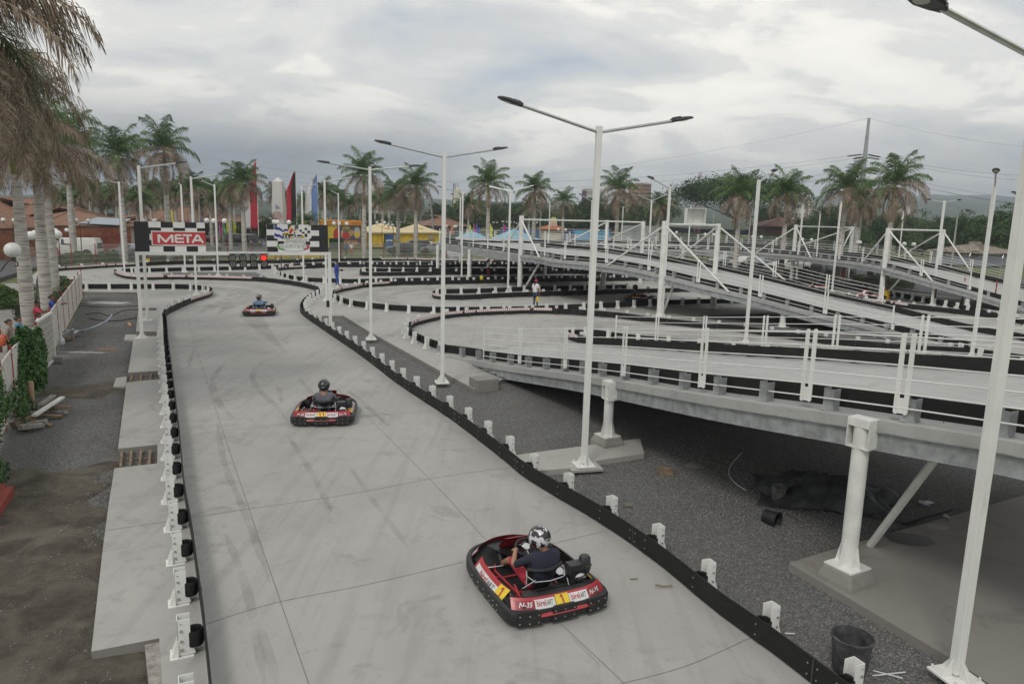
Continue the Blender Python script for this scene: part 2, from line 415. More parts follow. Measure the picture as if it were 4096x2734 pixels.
# main concrete: straight with its apron, and the paved infield beyond
left = [(20, 2900+300), (648, 2900), (648, 2734), (637, 2550), (365, 2604), (412, 2187), (437, 2000), (458, 1871), (629, 1852), (630, 1777), (472, 1793), (506, 1528), (639, 1515), (630, 1482), (512, 1490),
        (527, 1400), (534, 1347), (627, 1343), (627, 1324), (543, 1326), (553, 1241), (625, 1241), (625, 1231), (556, 1231), (562, 1168), (330, 1166), (205, 1160), (100, 1120), (150, 1085), (230, 1070)]
left = [(700, 3300), (648, 2900)]+left[2:]
top = [(320, 1068), (540, 1058), (920, 1049), (1324, 1041), (1700, 1038), (2050, 1042), (2500, 1058), (3100, 1105), (3350, 1128), (3560, 1158), (3800, 1185), (4200, 1235), (4700, 1330), (4700, 1640)]
near = [(4300, 1560), (3400, 1460), (2700, 1400), (2330, 1436), (2120, 1478), (2000, 1520), (1975, 1543), (1900, 1557), (1751, 1477), (1475, 1324), (1374, 1262), (1256, 1263)]
off2 = offs(b2w, -.34)
strip = [p for p in off2 if p.y < G(1250, 1290).y]
cont = gp(left)+gp(top)+gp(near)+[Vector((p.x, p.y, 0)) for p in strip]
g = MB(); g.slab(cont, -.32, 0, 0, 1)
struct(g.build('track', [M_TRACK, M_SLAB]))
# gravel in the infield
g = MB()
for pl in ([(655, 1093), (640, 1107), (690, 1117), (950, 1121), (1082, 1118), (1060, 1104), (1022, 1089), (700, 1088)],
           [(2790, 1262), (3110, 1250), (3420, 1256), (3900, 1372), (3560, 1385), (3300, 1362), (3000, 1322)],):
    g.slab(gp(pl), .004, .004)
struct(g.build('infield_gravel', M_GRAVEL))
# loose concrete slabs
def slab_thing(name, pts, z0, z1, label, m=M_APRON):
    P = gp(pts, z1); c = sum(P, Vector())/len(P); g = MB(); g.slab([p-c for p in P], z0, z1)
    o = g.build(name, m); o.location = (c.x, c.y, 0); o['kind'] = 'structure'; return o
slab_thing('pavement', [(2065, 1818), (2560, 1752), (2577, 1812), (2380, 1842), (2370, 1868), (2290, 1870), (2150, 1882), (2090, 1850)], -.4, .0, 'slab')
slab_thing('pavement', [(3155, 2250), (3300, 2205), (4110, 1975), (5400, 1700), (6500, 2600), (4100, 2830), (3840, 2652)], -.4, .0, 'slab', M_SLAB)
slab_thing('pavement', [(465, 1510), (507, 1505), (503, 1545), (452, 1546)], -.3, -.07, 'slab')
slab_thing('pavement', [(502, 1337), (548, 1337), (540, 1360), (495, 1357)], -.3, -.07, 'slab')
# reinforcing bars in the pits of the apron
M_RUST = mat('rust', (.22, .12, .07), .9, var=.4, scale=12)
for (x0, x1, y0, y1, n) in ((475, 625, 1800, 1866, 4), (515, 630, 1492, 1524, 3)):
    t = thing('rebar_mat', 'rusty bars laid across the %s square pit beside the concrete apron' % ('near, larger' if y0 > 1700 else 'far, smaller'), 'rebar', XY(G(x0, y1)), world=True, group='rusty bars in the apron pits')
    for i in range(n):
        g = MB(); xx = x0+(x1-x0)*(i+.2)/n; g.bar(G(xx+6, y0, -.08), G(xx, y1, -.08), .05, .03); g.build('bar', M_WOOD, t)
    g = MB(); g.bar(G(x0, (y0+y1)/2, -.1), G(x1, (y0+y1)/2, -.1), .02, .02); g.build('crossbar', M_RUST, t)
# saw-cut joints in the slab
def strip_on(g, pts, wd, z, k=None):
    P = smooth_poly([G(x, y, 0) for x, y in pts], 5) if len(pts) > 2 else [G(x, y, 0) for x, y in pts]
    if wd > .03: P = [p for p, _ in resample(P, .25)]
    n = len(P); W_ = [wd/2*min(1, .15+6*min(i, n-1-i)/n)*(1+.15*math.sin(i*.9)) if wd > .03 else wd/2 for i in range(n)]
    a1 = offs(P, 1); a = [p.lerp(q, w_) for p, q, w_ in zip(P, a1, W_)]; b_ = [p.lerp(q, -w_) for p, q, w_ in zip(P, a1, W_)]
    g.add([(p.x, p.y, z) for p in a]+[(p.x, p.y, z) for p in b_], [(i, i+1, n+i+1, n+i) for i in range(n-1)], k)
M_JOINT = mat('joint_dark', (.19, .185, .175), .95)  # plain dark grey of the joint lines
g = MB()
for pts in ([(742, 1238), (765, 1325), (800, 1440), (855, 1610), (907, 1770), (985, 2000), (1040, 2165), (1100, 2340), (1165, 2530), (1235, 2734), (1300, 2920)],
            [(1296, 1505), (1480, 1676), (1655, 1850), (1800, 2000), (1940, 2155)], [(2240, 2490), (2500, 2734), (2640, 2870)],
            [(700, 1520), (830, 1515), (1100, 1504), (1400, 1480), (1500, 1474)], [(720, 1757), (812, 1733), (935, 1718), (1400, 1670), (1740, 1640)],
            [(757, 2072), (990, 2035), (1400, 1975), (1800, 1900), (2062, 1868)], [(815, 2497), (1100, 2410), (1450, 2340), (1860, 2245)], [(2190, 2178), (2410, 2125)],
            [(423, 2120), (670, 2085)], [(1060, 1275), (900, 1290), (780, 1277)], [(1030, 1338), (1290, 1325)], [(2480, 2734), (2750, 2660), (3010, 2545)]):
    strip_on(g, pts, .009, .004)
struct(g.build('track_joints', M_JOINT))
# tyre marks
def markm():
    m, t, b, v = custom('tyre_rubber_mark', .8); b.inputs['Base Color'].default_value = (.17, .165, .16, 1)
    a = ramp(t, noise(t, v, 1.1, 5, .6), [(.35, (.01, .01, .01)), (.72, (.24, .24, .24))]); L(t, a, b.inputs['Alpha'])
    return m
M_MARK = markm(); g = MB()
for pts, wd in (([(905, 1445), (870, 1485), (850, 1520), (852, 1550), (870, 1600), (900, 1640), (935, 1670)], .17), ([(1060, 1440), (1020, 1480), (1010, 1510), (1025, 1545), (1060, 1585), (1105, 1625), (1140, 1670)], .17),
                ([(1110, 1545), (1120, 1575), (1127, 1610)], .14), ([(1190, 1500), (1220, 1540), (1255, 1580), (1290, 1600)], .14), ([(1390, 1560), (1440, 1600), (1500, 1655), (1560, 1705)], .14), ([(780, 1275), (830, 1292), (900, 1297), (980, 1295)], .1),
                ([(905, 1250), (940, 1238), (985, 1225)], .08), ([(2200, 2150), (2240, 2115), (2290, 2085), (2315, 2078)], .035), ([(2270, 2530), (2330, 2590), (2400, 2660)], .04), ([(780, 1395), (760, 1440), (758, 1470)], .12), ([(900, 2130), (985, 2350), (1060, 2734)], .12), ([(1030, 2490), (1075, 2620), (1110, 2734)], .12),
                ([(2440, 1925), (2420, 1935), (2410, 1945)], .1), ([(1290, 1260), (1500, 1600)], .01), ([(870, 1690), (900, 1860), (980, 2050), (1080, 2330)], .12), ([(1150, 1740), (1240, 1880), (1330, 2050)], .12), ([(1380, 1840), (1500, 2010), (1640, 2200)], .1)):
    strip_on(g, pts, wd, .008)
struct(g.build('tyre_marks', M_MARK))
# dirt dropped by the light poles, pale lime in the gravel
M_LIME = mat('lime_dust', (.42, .41, .39), .95, var=.3, scale=9)
g = MB()
for (x, y, a, b_, s) in ((430, 1210, 1.5, .8, 1), (355, 1408, .9, .12, 2), (290, 1407, .7, .1, 3), (130, 2590, .3, .2, 4)):
    c = G(x, y, -.14); n = 22; rr = random.Random(s)
    g.add([(c.x, c.y, -.139)]+[(c.x+math.cos(i*6.283/n)*a*rr.uniform(.6, 1), c.y+math.sin(i*6.283/n)*b_*rr.uniform(.6, 1), -.144) for i in range(n)], [(0, i+1, (i+1) % n+1) for i in range(n)])
o = struct(g.build('lime_dust', M_LIME), 'stuff')
# ================================================================ barriers
def post_template():
    g = MB()                     # origin on the ground at the band, +x away from the track
    for y in (-.075, .067):
        pl = [(.15, .47), (.29, .47), (.29, .22), (.36, .02), (.10, .02), (.15, .22)]
        vs = [(x, y, z) for x, z in pl]+[(x, y+.008, z) for x, z in pl]; n = len(pl)
        g.add(vs, [(3, 4, 5, 2), (5, 0, 1, 2)]+[(n+2, n+5, n+4, n+3), (n+2, n+1, n, n+5)]+[(i, (i+1) % n, n+(i+1) % n, n+i) for i in range(n)], 0)
    pl = [(-.075, .47), (.075, .47), (.075, .22), (.105, .01), (-.105, .01), (-.075, .22)]; n = 6
    vs = [(.285, y, z) for y, z in pl]+[(.293, y, z) for y, z in pl]
    g.add(vs, [(0, 1, 2, 5), (5, 2, 3, 4), (n+5, n+2, n+1, n), (n+4, n+3, n+2, n+5)]+[(i, n+i, n+(i+1) % n, (i+1) % n) for i in range(n)], 0)
    g.box((.25, 0, .006), (.26, .24, .012), k=0)
    for z, r in ((.42, .007), (.33, .016), (.20, .016), (.09, .020)):
        for yy in (-.078, .078): g.lathe([(r, 0), (r, .012)], 8, (.25, yy, z), Matrix.Rotation(R(90 if yy < 0 else -90), 3, 'X'), 1)
    g.lathe([(.014, 0), (.014, .01)], 8, (.293, 0, .42), Matrix.Rotation(R(90), 3, 'Y'), 1)
    p = g.build('post', [M_WHITE, M_BOLT])
    b = MB(); b.lathe([(.095, .0), (.1, .02), (.1, .18), (.09, .2), (.078, .185), (.078, .02)], 18, (.105, 0, .10)); q = b.build('buffer', M_RUBBER, smooth=35)
    q.parent = p
    g2 = MB()
    for y in (-.085, .077): g2.box((.17, y+.004, .17), (.16, .008, .34))
    g2.add([(.246, -.085, .34), (.246, .085, .34), (.246, .085, .06), (.246, .12, 0), (.246, -.12, 0), (.246, -.085, .06)], [(0, 5, 2, 1), (5, 4, 3, 2)])
    g2.add([(.254, -.085, .34), (.254, .085, .34), (.254, .085, .06), (.254, .12, 0), (.254, -.12, 0), (.254, -.085, .06)], [(1, 2, 5, 0), (2, 3, 4, 5)])
    g2.box((.17, 0, .004), (.22, .22, .008))
    for z in (.1, .27): g2.lathe([(.016, 0), (.016, .012)], 8, (.18, -.086, z), Matrix.Rotation(R(90), 3, 'X'), 1)
    p2 = g2.build('post', [M_GALV, M_BOLT])
    return (p, [(q, [])]), (p2, [])
TP, TP2 = post_template()
def put(tree, loc, rz, parent):
    c = tree[0].copy(); COL.objects.link(c); c.parent = None; c.location = loc; c.rotation_euler = (0, 0, rz); attach(c, parent)
    for ch, _ in tree[1]:
        d = ch.copy(); COL.objects.link(d); d.parent = c
    return c
Z_ = Vector((0, 0, 1))
M_SEAM = mat('seam_grey', (.10, .10, .095), .7)
def band_mesh(P, h0=.035, h1=.345, th=.02, bolts=None):
    g = MB(); n = len(P); out = offs(P, th)
    vs = []
    for i in range(n):
        for q, h in ((P[i], h0), (P[i], h1), (out[i], h1), (out[i], h0)): vs.append((q.x, q.y, P[i].z+h))
    g.add(vs, [(i*4+j, i*4+(j+1) % 4, (i+1)*4+(j+1) % 4, (i+1)*4+j) for i in range(n-1) for j in range(4)]+[(3, 2, 1, 0), tuple((n-1)*4+j for j in range(4))], 0)
    for p, t in bolts or []:
        nn = Vector((-t.y, t.x, 0)).normalized(); rot = nn.to_track_quat('Z', 'Y').to_matrix()
        for h in (.12, .26): g.lathe([(.012, 0), (.012, .01)], 6, p+Vector((0, 0, h))+nn*.001, rot, 1)
    for i_, (p, t) in enumerate(bolts or []):
        if i_ % 3 != 1: continue
        tt = t.copy(); tt.z = 0; tt.normalize(); nn = Vector((-tt.y, tt.x, 0)); q = p+tt*.34; rot = nn.to_track_quat('Z', 'Y').to_matrix()
        g.bar(q+Z_*(h0+.01)+nn*.001, q+Z_*(h1-.005)+nn*.001, .012, .006, up=tuple(tt), k=2)
        for s_ in (-.07, .07):
            for h in (.12, .26): g.lathe([(.012, 0), (.012, .01)], 6, q+tt*s_+Vector((0, 0, h))+nn*.001, rot, 1)
    return g
def chevrons(P, s0, s1, flip=False, h0=.225, h1=.36):
    """white strip with red arrows on the track side of the band, between two path lengths"""
    R_ = resample(P, .13); tot = len(R_); a, b = int(s0*tot), int(s1*tot)
    g = MB(); hm = (h0+h1)/2
    def q(i, f, h, o):
        i = min(max(i, 0), tot-2); p = R_[i][0].lerp(R_[i+1][0], f) if f <= 1 else R_[i+1][0].lerp(R_[min(i+2, tot-1)][0], f-1)
        t = R_[i][1]; nn = Vector((-t.y, t.x, 0)).normalized()
        return p+nn*o+Vector((0, 0, h))
    for i in range(a, b):
        g.add([q(i, 0, h0, .006), q(i, 1, h0, .006), q(i, 1, h1, .006), q(i, 0, h1, .006)], [(0, 1, 2, 3)], 0)
        if i % 1 == 0 and i < b-1:
            f0, f1, d = .15, .45, .42
            if flip: lo_ = (f0+d, f1+d); mi = (f0, f1)
            else: lo_ = (f0, f1); mi = (f0+d, f1+d)
            for ha, hb in ((h0+.012, hm), (h1-.012, hm)):
                vs = [q(i, lo_[0], ha, .010), q(i, lo_[1], ha, .010), q(i, mi[1], hb, .010), q(i, mi[0], hb, .010)]
                g.add(vs, [(0, 1, 2, 3) if ha < hb else (3, 2, 1, 0)], 1)
    return g
def barrier(label, P, chev=(), step=1.25, grey=False, skip=lambda p: False, group='black safety barriers round the kart track', p2=None, posts=True, first=.4):
    rs = resample(P, .45)
    path = [p for p, t in rs]
    for i in range(len(path)):
        if 0 < i < len(path)-1: pass
    c = path[len(path)//2]
    t = thing('track_barrier', label, 'barrier', XY(c, c.z), group=group, world=True)
    pr = resample(P, step)
    if grey is False:
        pr2 = [(p, tt) for p, tt in pr if not skip(p)]
    else: pr2 = pr
    if len(pr2) > 100:
        pr2 = sorted(pr2, key=lambda a: (a[0]-CAM).length)[:100]
    band_mesh(path, bolts=pr2).build('rail', [M_BAND, M_BOLT, M_SEAM], t)
    for s0, s1, fl in chev: chevrons(P, s0, s1, fl).build('chevron_strip', [M_WHITES, M_REDP], t)
    if posts:
        for p, tt in pr2:
            nn = Vector((tt.y, -tt.x, 0)); q = p+nn*.02
            put(TP2 if grey else TP, q, math.atan2(nn.y, nn.x), t)
    return t
def GW(pts, z=0.0, sub=3): return smooth_poly([G(x, y, z) for x, y in pts], sub)
b1w = GW(B1)
def frac(P, px, py):
    q = G(px, py); d = 0; best = (9e9, 0); acc = 0
    for i in range(len(P)-1):
        dd = (XY(P[i])-XY(q)).length
        if dd < best[0]: best = (dd, acc)
        acc += (P[i+1]-P[i]).length
    return best[1]/acc
barrier('long black barrier along the left side of the straight, on white posts with rubber rings', b1w, [(frac(b1w, 850, 1183), frac(b1w, 760, 1217), True)])
b2r = list(reversed(b2w))
barrier('long black barrier right of the straight, curling round the far hairpin', b2r, [(frac(b2r, 1003, 1126), frac(b2r, 470, 1100), False)])
rowb = GW([(460, 1093), (500, 1091), (600, 1089), (800, 1084), (1055, 1078), (1200, 1068), (1400, 1062), (1700, 1060), (1900, 1062), (2200, 1064), (2500, 1070)])
barrier('straight black barrier behind the gravel island, its white posts facing the straight', rowb)
rowa = GW([(200, 1092), (235, 1085), (327, 1079), (430, 1072), (540, 1067), (710, 1059), (920, 1056), (1200, 1053), (1324, 1047), (1525, 1045), (1632, 1044), (1734, 1047), (1900, 1050), (2150, 1058), (2600, 1085), (3100, 1125), (3300, 1143), (3460, 1166), (3560, 1190)])
rowa_r = list(reversed(rowa))
barrier('outermost black barrier running along the foot of the far mesh fence', rowa_r, [(frac(rowa_r, 540, 1067), frac(rowa_r, 240, 1084), False), (frac(rowa_r, 2010, 1053), frac(rowa_r, 1525, 1045), True)], step=2.0)
lp1 = GW([(2500, 1078), (2155, 1070), (1900, 1069), (1757, 1073), (1670, 1073), (1530, 1071), (1351, 1070), (1269, 1074), (1222, 1076), (1150, 1080), (1118, 1084), (1112, 1090), (1123, 1104), (1165, 1118), (1237, 1128), (1351, 1132), (1407, 1134), (1500, 1132), (1600, 1129), (1900, 1124), (2200, 1118), (2500, 1116)])
barrier('black barrier of the farthest loop behind the right banner legs', lp1, [(frac(lp1, 1210, 1076), frac(lp1, 1114, 1088), False)])
isl = GW([(2500, 1082), (2200, 1085), (1900, 1087), (1700, 1088), (1530, 1088), (1452, 1088), (1440, 1093), (1441, 1101), (1463, 1104), (1530, 1105), (1658, 1103), (1900, 1099), (2300, 1096), (2500, 1094)])
isl.reverse()
barrier('narrow black barrier island inside the farthest loop', isl)
lp2 = GW([(2760, 1118), (2500, 1125), (2334, 1127), (2155, 1130), (1900, 1136), (1721, 1140), (1607, 1142), (1555, 1145), (1499, 1149), (1453, 1153), (1415, 1160), (1384, 1166), (1359, 1172), (1340, 1182), (1342, 1197), (1356, 1206), (1384, 1217), (1423, 1227), (1466, 1233), (1530, 1240), (1607, 1246), (1734, 1252), (1900, 1252), (2100, 1249), (2300, 1240), (2500, 1229), (2675, 1221), (2853, 1216), (2964, 1215), (3060, 1216)])
barrier('black barrier of the middle loop with a chevron strip at its left end', lp2, [(frac(lp2, 1555, 1145), frac(lp2, 1342, 1190), False)])
isl2 = GW([(2500, 1156), (2258, 1162), (2104, 1165), (1982, 1171), (1913, 1174), (1785, 1176), (1745, 1180), (1728, 1188), (1739, 1196), (1760, 1199), (1824, 1201), (1900, 1199), (2015, 1192), (2245, 1184), (2385, 1179), (2500, 1176), (2600, 1173), (2760, 1168)])
isl2.reverse()
barrier('black barrier island inside the middle loop, chevrons on its rounded tip', isl2, [(frac(isl2, 1785, 1200), frac(isl2, 1735, 1182), True)])
lp3 = GW([(4500, 1540), (4200, 1470), (3882, 1425), (3700, 1415), (3496, 1400), (3377, 1385), (3254, 1372), (3082, 1348), (2979, 1333), (2738, 1308), (2600, 1293), (2500, 1278), (2385, 1267), (2245, 1259), (2130, 1256), (2053, 1258), (1900, 1265), (1785, 1276), (1747, 1285), (1709, 1294), (1670, 1305), (1650, 1315), (1641, 1328), (1646, 1345), (1660, 1358), (1683, 1371), (1714, 1385), (1747, 1397), (1785, 1413)])
barrier('black barrier of the near loop with a long red and white chevron strip', lp3, [(frac(lp3, 2185, 1257), frac(lp3, 1650, 1320), False)])
isl3 = GW([(3200, 1425), (2900, 1405), (2700, 1385), (2500, 1366), (2436, 1356), (2385, 1349), (2330, 1344), (2285, 1345), (2268, 1352), (2275, 1362), (2309, 1372)])
isl3.reverse()
barrier('rounded tip of the black barrier island inside the near loop', isl3, [(0.0, .22, True)])
barrier('black ground barrier with short chevron strip between the middle and far ramps', GW([(4300, 1345), (4016, 1283), (3865, 1262), (3640, 1237), (3549, 1223), (3454, 1212), (3380, 1195)]), [(.66, .85, False)])
barrier('black ground barrier at the foot of the far ramp with white posts', GW([(3461, 1160), (3600, 1190), (3850, 1240), (4050, 1290), (4400, 1370)]))
barrier('black barrier at the lower end of the middle ramp', GW([(3860, 1415), (4096, 1475), (4400, 1560)]), step=1.1)
barrier('black barrier facing the lower end of the middle ramp', GW([(4500, 1470), (4300, 1420), (4096, 1365), (3992, 1344)]))

# darker racing line worn into the concrete
def wornm():
    m, t, b, v = custom('worn_line', .8); b.inputs['Base Color'].default_value = (.17, .165, .155, 1)
    n_ = noise(t, v, .9, 6, .65, .5); L(t, ramp(t, n_, [(.34, (0, 0, 0)), (.7, (.24, .24, .24))]), b.inputs['Alpha']); return m
g = MB(); zz = .0052
def worn(P, d0, wd, f0, f1):
    global zz
    P = [p for p, _ in resample(P, .6)]; n = len(P); P = P[int(f0*n):int(f1*n)]
    if len(P) < 4: return
    Q = offs(P, d0)
    for it in range(3): Q = [Q[0]]+[(Q[i-1]+Q[i]*2+Q[i+1])/4 for i in range(1, len(Q)-1)]+[Q[-1]]
    n = len(Q); a1 = offs(Q, 1); W_ = [wd/2*min(1, .05+4*min(i, n-1-i)/n) for i in range(n)]
    zz += .0005
    g.add([(p.lerp(q, w_).x, p.lerp(q, w_).y, zz) for p, q, w_ in zip(Q, a1, W_)]+[(p.lerp(q, -w_).x, p.lerp(q, -w_).y, zz) for p, q, w_ in zip(Q, a1, W_)], [(i, i+1, n+i+1, n+i) for i in range(n-1)])
for P_ in (lp3, lp2, lp1): worn(P_, -1.6, 1.0, .05, .62); worn(P_, -2.7, 1.3, .02, .7); worn(P_, -3.6, .7, .1, .6)
worn(b1w, -1.3, .8, .1, .4); worn(b1w, -2.2, 1.1, .05, .4); worn(list(reversed(b2w)), -2.4, 1.1, .35, .95); worn(list(reversed(b2w)), -1.4, .7, .5, .98)
struct(g.build('worn_racing_line', wornm()))
# ================================================================ elevated ramps
Z0 = Vector((0, 0, 1))
def W3(L): return smooth_poly([G(x, y, z) for x, y, z in L], 4)
def even(P, n):
    P = [Vector(p) for p in P]; seg = [(P[i+1]-P[i]).length for i in range(len(P)-1)]; tot = sum(seg); out = []
    for i in range(n+1):
        d = tot*i/n; j = 0
        while j < len(seg)-1 and d > seg[j]: d -= seg[j]; j += 1
        out.append(P[j].lerp(P[j+1], min(1, d/max(seg[j], 1e-9))))
    return out
def panel_mesh(a, b, n, bars=6, br=True, h0=.14, h1=1.22):
    """railing panel between a and b (on the deck), n = outward normal"""
    g = MB(); d = (b-a).normalized(); dz = Vector((0, 0, 1))
    for p in (a, b):
        pts = []
        for k in range(7):
            an = math.pi*k/6; pts.append(p+d*(.034*math.cos(an))+dz*(h1+.034*math.sin(an)))
        for k in range(7):
            an = math.pi+math.pi*k/6; pts.append(p+d*(.034*math.cos(an))+dz*(h0+.034*math.sin(an)))
        g.plate(pts, .016, n, 0)
    for k in range(bars):
        h = h0+.06+(h1-h0-.08)*k/(bars-1)
        g.tube([a-d*.06+dz*h+n*.0, b+d*.06+dz*h], .0115, 6)
    if br:
        g.plate([b+d*.03+dz*(h0-.02), b+d*.11+dz*(h0-.02), b+d*.11+dz*(h0+.2), b+d*.03+dz*(h0+.2)], .012, n)
    return g
def ramp_thing(label, near, far, cols, labelgroup='elevated kart ramps', rail_near=(0, 1), rail_far=(0, 1), nseg=40, plat=None, mdeck=None, platrail=None, step_rail=2.35, farband=True, thick=.16, gird=.27, cutn=None, cutf=None):
    c = near[len(near)//2]
    t = thing('kart_ramp', label, 'ramp', XY(c), group=labelgroup, world=True)
    n_e = even(near, nseg); f_b = even(far, nseg)
    f_e = [p.copy() for p in f_b]; of = offs(f_b, -.36)
    f_e = [Vector((o.x, o.y, p.z)) for o, p in zip(of, f_b)]
    g = MB(); n = nseg+1
    vs = [p for p in n_e]+[p for p in f_e]+[p-Vector((0, 0, thick)) for p in n_e]+[p-Vector((0, 0, thick)) for p in f_e]
    fs = []; ks = []
    for i in range(nseg):
        g_ = [(i, i+1, n+i+1, n+i), (2*n+i+1, 2*n+i, 3*n+i, 3*n+i+1), (2*n+i, 2*n+i+1, i+1, i), (n+i, n+i+1, 3*n+i+1, 3*n+i)]
        fs += g_
    g.add(vs, fs+[(0, n, 3*n, 2*n), (n-1, 3*n-1, 4*n-1, 2*n-1)])
    g.build('deck', mdeck or M_DECK, t)
    if plat:
        z = plat[0].z; g = MB(); g.slab([(p.x, p.y) for p in plat], z-thick, z-.004); g.build('platform', mdeck or M_DECK, t)
    # steel girders under both edges, cross members between
    for e, s in ((n_e, -.06), (f_e, .06)):
        ins = offs(e, s)
        g = MB()
        for i in range(nseg):
            a, b = Vector((ins[i].x, ins[i].y, e[i].z-thick)), Vector((ins[i+1].x, ins[i+1].y, e[i+1].z-thick))
            if min(a.z, b.z) < .02: continue
            dpt = min(gird, a.z, b.z); o = Vector((0, 0, dpt/2))
            g.bar(a-o, b-o, .014, dpt); g.bar(a-Vector((0, 0, .008)), b-Vector((0, 0, .008)), .13, .014)
            g.bar(a-Vector((0, 0, dpt)), b-Vector((0, 0, dpt)), .13, .014)
        if g.v: g.build('girder', M_GALV, t)
    for i in range(2, nseg, 4):
        a, b = n_e[i], f_e[i]
        if a.z-thick < .5: continue
        g = MB(); o = Vector((0, 0, thick+.16)); d = (b-a).normalized()
        g.bar(a-o+d*.1, b-o-d*.1, .1, .3); g.build('cross_beam', M_GALV, t)
    # near barrier
    nb = [Vector((o.x, o.y, p.z)) for o, p in zip(offs(n_e, -.45), n_e)]
    band_mesh(nb, bolts=resample(nb, 1.2)).build('rail', [M_BAND, M_BOLT, M_SEAM], t)
    if farband: band_mesh(f_b, bolts=resample(f_b, 1.2)).build('rail', [M_BAND, M_BOLT, M_SEAM], t)
    ps = resample(nb, 1.2)[:60]
    for p, tt in ps:
        nn = Vector((tt.y, -tt.x, 0)).normalized(); put(TP2, p+nn*.02, math.atan2(nn.y, nn.x), t)
    ps = resample(list(reversed(f_b)), 1.2)
    ps = [x for x in ps][:99]
    for p, tt in ps[:40]:
        nn = Vector((tt.y, -tt.x, 0)).normalized(); put(TP2, p+nn*.02, math.atan2(nn.y, nn.x), t)
    def rails(e, off_, r, nm='railing_panel', cuts=None):
        P = [Vector((o.x, o.y, p.z)) for o, p in zip(offs(e, off_), e)]
        P = P[int(r[0]*(len(P)-1)):int(r[1]*(len(P)-1))+1]
        if len(P) < 2: return
        s = resample(P, step_rail)
        if cuts:
            D = [p for p, _ in resample(P, .05)]; s = []
            for cx in cuts: s.append((min(D, key=lambda p: abs(PJ(p)[0]-cx)),))
        for i in range(len(s)-1):
            a, b = s[i][0], s[i+1][0]; d = (b-a).normalized(); nn = Vector((d.y, -d.x, 0)).normalized()
            panel_mesh(a+d*.07, b-d*.07, nn).build(nm, M_WHITE, t)
    if rail_near: rails(n_e, -.14, rail_near, cuts=cutn)
    if rail_far: rails(f_e, .08, rail_far, cuts=cutf)
    if platrail: rails(platrail, -.1, (0, 1))
    for (x, y, ztop, r, ped) in cols:
        b = G(x, y); g = MB()
        i_ = min(range(nseg), key=lambda k: (XY(n_e[k])-XY(b)).length); gap_ = (XY(n_e[i_])-XY(b)).length
        if ped > .1 or (ztop < 3 and gap_ < 2):
            i_ = min(range(nseg), key=lambda k: (XY(n_e[k])-XY(b)).length); dd_ = (n_e[i_+1]-n_e[i_]); dd_.z = 0; dd_.normalize(); nn_ = Vector((dd_.y, -dd_.x, 0)); b = b+nn_*((.05 if ped > .1 else -.22)-(XY(b)-XY(n_e[i_])).dot(nn_))
            if ped < .1: ztop = n_e[i_].z-thick-gird
        g.tube([b+Vector((0, 0, ped)), Vector((b.x, b.y, ztop))], r, 18)
        for k in range(4):
            a = k*math.pi/2+.5; d = Vector((math.cos(a), math.sin(a), 0)); q = b+Vector((0, 0, ped))
            g.plate([q+d*r*.9, q+d*(r+.10), q+d*(r+.02)+Vector((0, 0, .34)), q+d*r*.9+Vector((0, 0, .34))], .012, d.cross(Vector((0, 0, 1))))
        g.box(b+Vector((0, 0, ped+.01)), (r*2+.22, r*2+.22, .025), rotz(.5))
        if ped > .1:
            hd_ = max([(n_e[i+1]-n_e[i], (XY(n_e[i])-XY(b)).length) for i in range(nseg)], key=lambda q: -q[1])[0]; ra = rotz(math.atan2(hd_.y, hd_.x)); g.box((b.x, b.y, ztop-.054), (.34, .24, .12), ra); g.box((b.x, b.y, ztop-.42), (.34, .24, .02), ra); g.box(Vector((b.x, b.y, ztop-.24))+ra @ Vector((.165, 0, 0)), (.012, .24, .36), ra); g.box(Vector((b.x, b.y, ztop-.24))-ra @ Vector((.165, 0, 0)), (.012, .24, .36), ra)
        g.build('column', M_STEEL, t, smooth=40)
        if ped > .1:
            g = MB(); hs = [(.36, -.1), (.34, .06), (.27, ped)]
            vs = [(b.x+s*math.cos(a+.5+math.pi/4)*1.2, b.y+s*math.sin(a+.5+math.pi/4)*1.2, z) for s, z in hs for a in [k*math.pi/2 for k in range(4)]]
            g.add(vs, [(i*4+j, i*4+(j+1) % 4, (i+1)*4+(j+1) % 4, (i+1)*4+j) for i in range(2) for j in range(4)]+[(8, 9, 10, 11)])
            g.build('footing', M_SLAB, t, bevel=.03)
    return t, n_e, f_e
R1n = W3([(1740, 1418, 0.004), (1860, 1434, .1), (1917, 1446, .25), (2075, 1470, .58), (2258, 1492, 1.05), (2437, 1518, 1.5), (2640, 1552, 1.8), (2815, 1580, 2.05), (3009, 1608, 2.25), (3217, 1637, 2.38), (3422, 1667, 2.47), (3651, 1703, 2.55), (3932, 1745, 2.65), (4096, 1776, 2.7), (4400, 1835, 2.8), (4900, 1950, 2.9)])
R1f = W3([(2309, 1372, .012), (2403, 1383, .12), (2500, 1390, .25), (2600, 1397, .45), (2807, 1413, .9), (2898, 1420, 1.05), (3041, 1430, 1.3), (3209, 1440, 1.5), (3400, 1452, 1.7), (3475, 1459, 1.8), (3714, 1477, 1.98), (3890, 1489, 2.08), (4082, 1504, 2.18), (4300, 1525, 2.3), (4900, 1590, 2.5)])
t1, n1, f1 = ramp_thing('near kart ramp rising to the right on white columns above the gravel', R1n, R1f, [(2437, 1772, 1.5, .112, .2), (3434, 2300, 2.5, .118, .24)], nseg=44, rail_near=(.1, 1), rail_far=(.1, 1), step_rail=1.75, cutn=[1930, 2078, 2260, 2490, 2800, 3213, 3590, 4200, 4900], cutf=[2400, 2622, 2812, 3050, 3335, 3680, 4160, 4700])
g = MB(); c_ = G(1935, 1560, -.12); g.box(c_+Z0*.2, (.75, .6, .42), rotz(.5)); g.build('footing', M_SLAB, t1, bevel=.03)
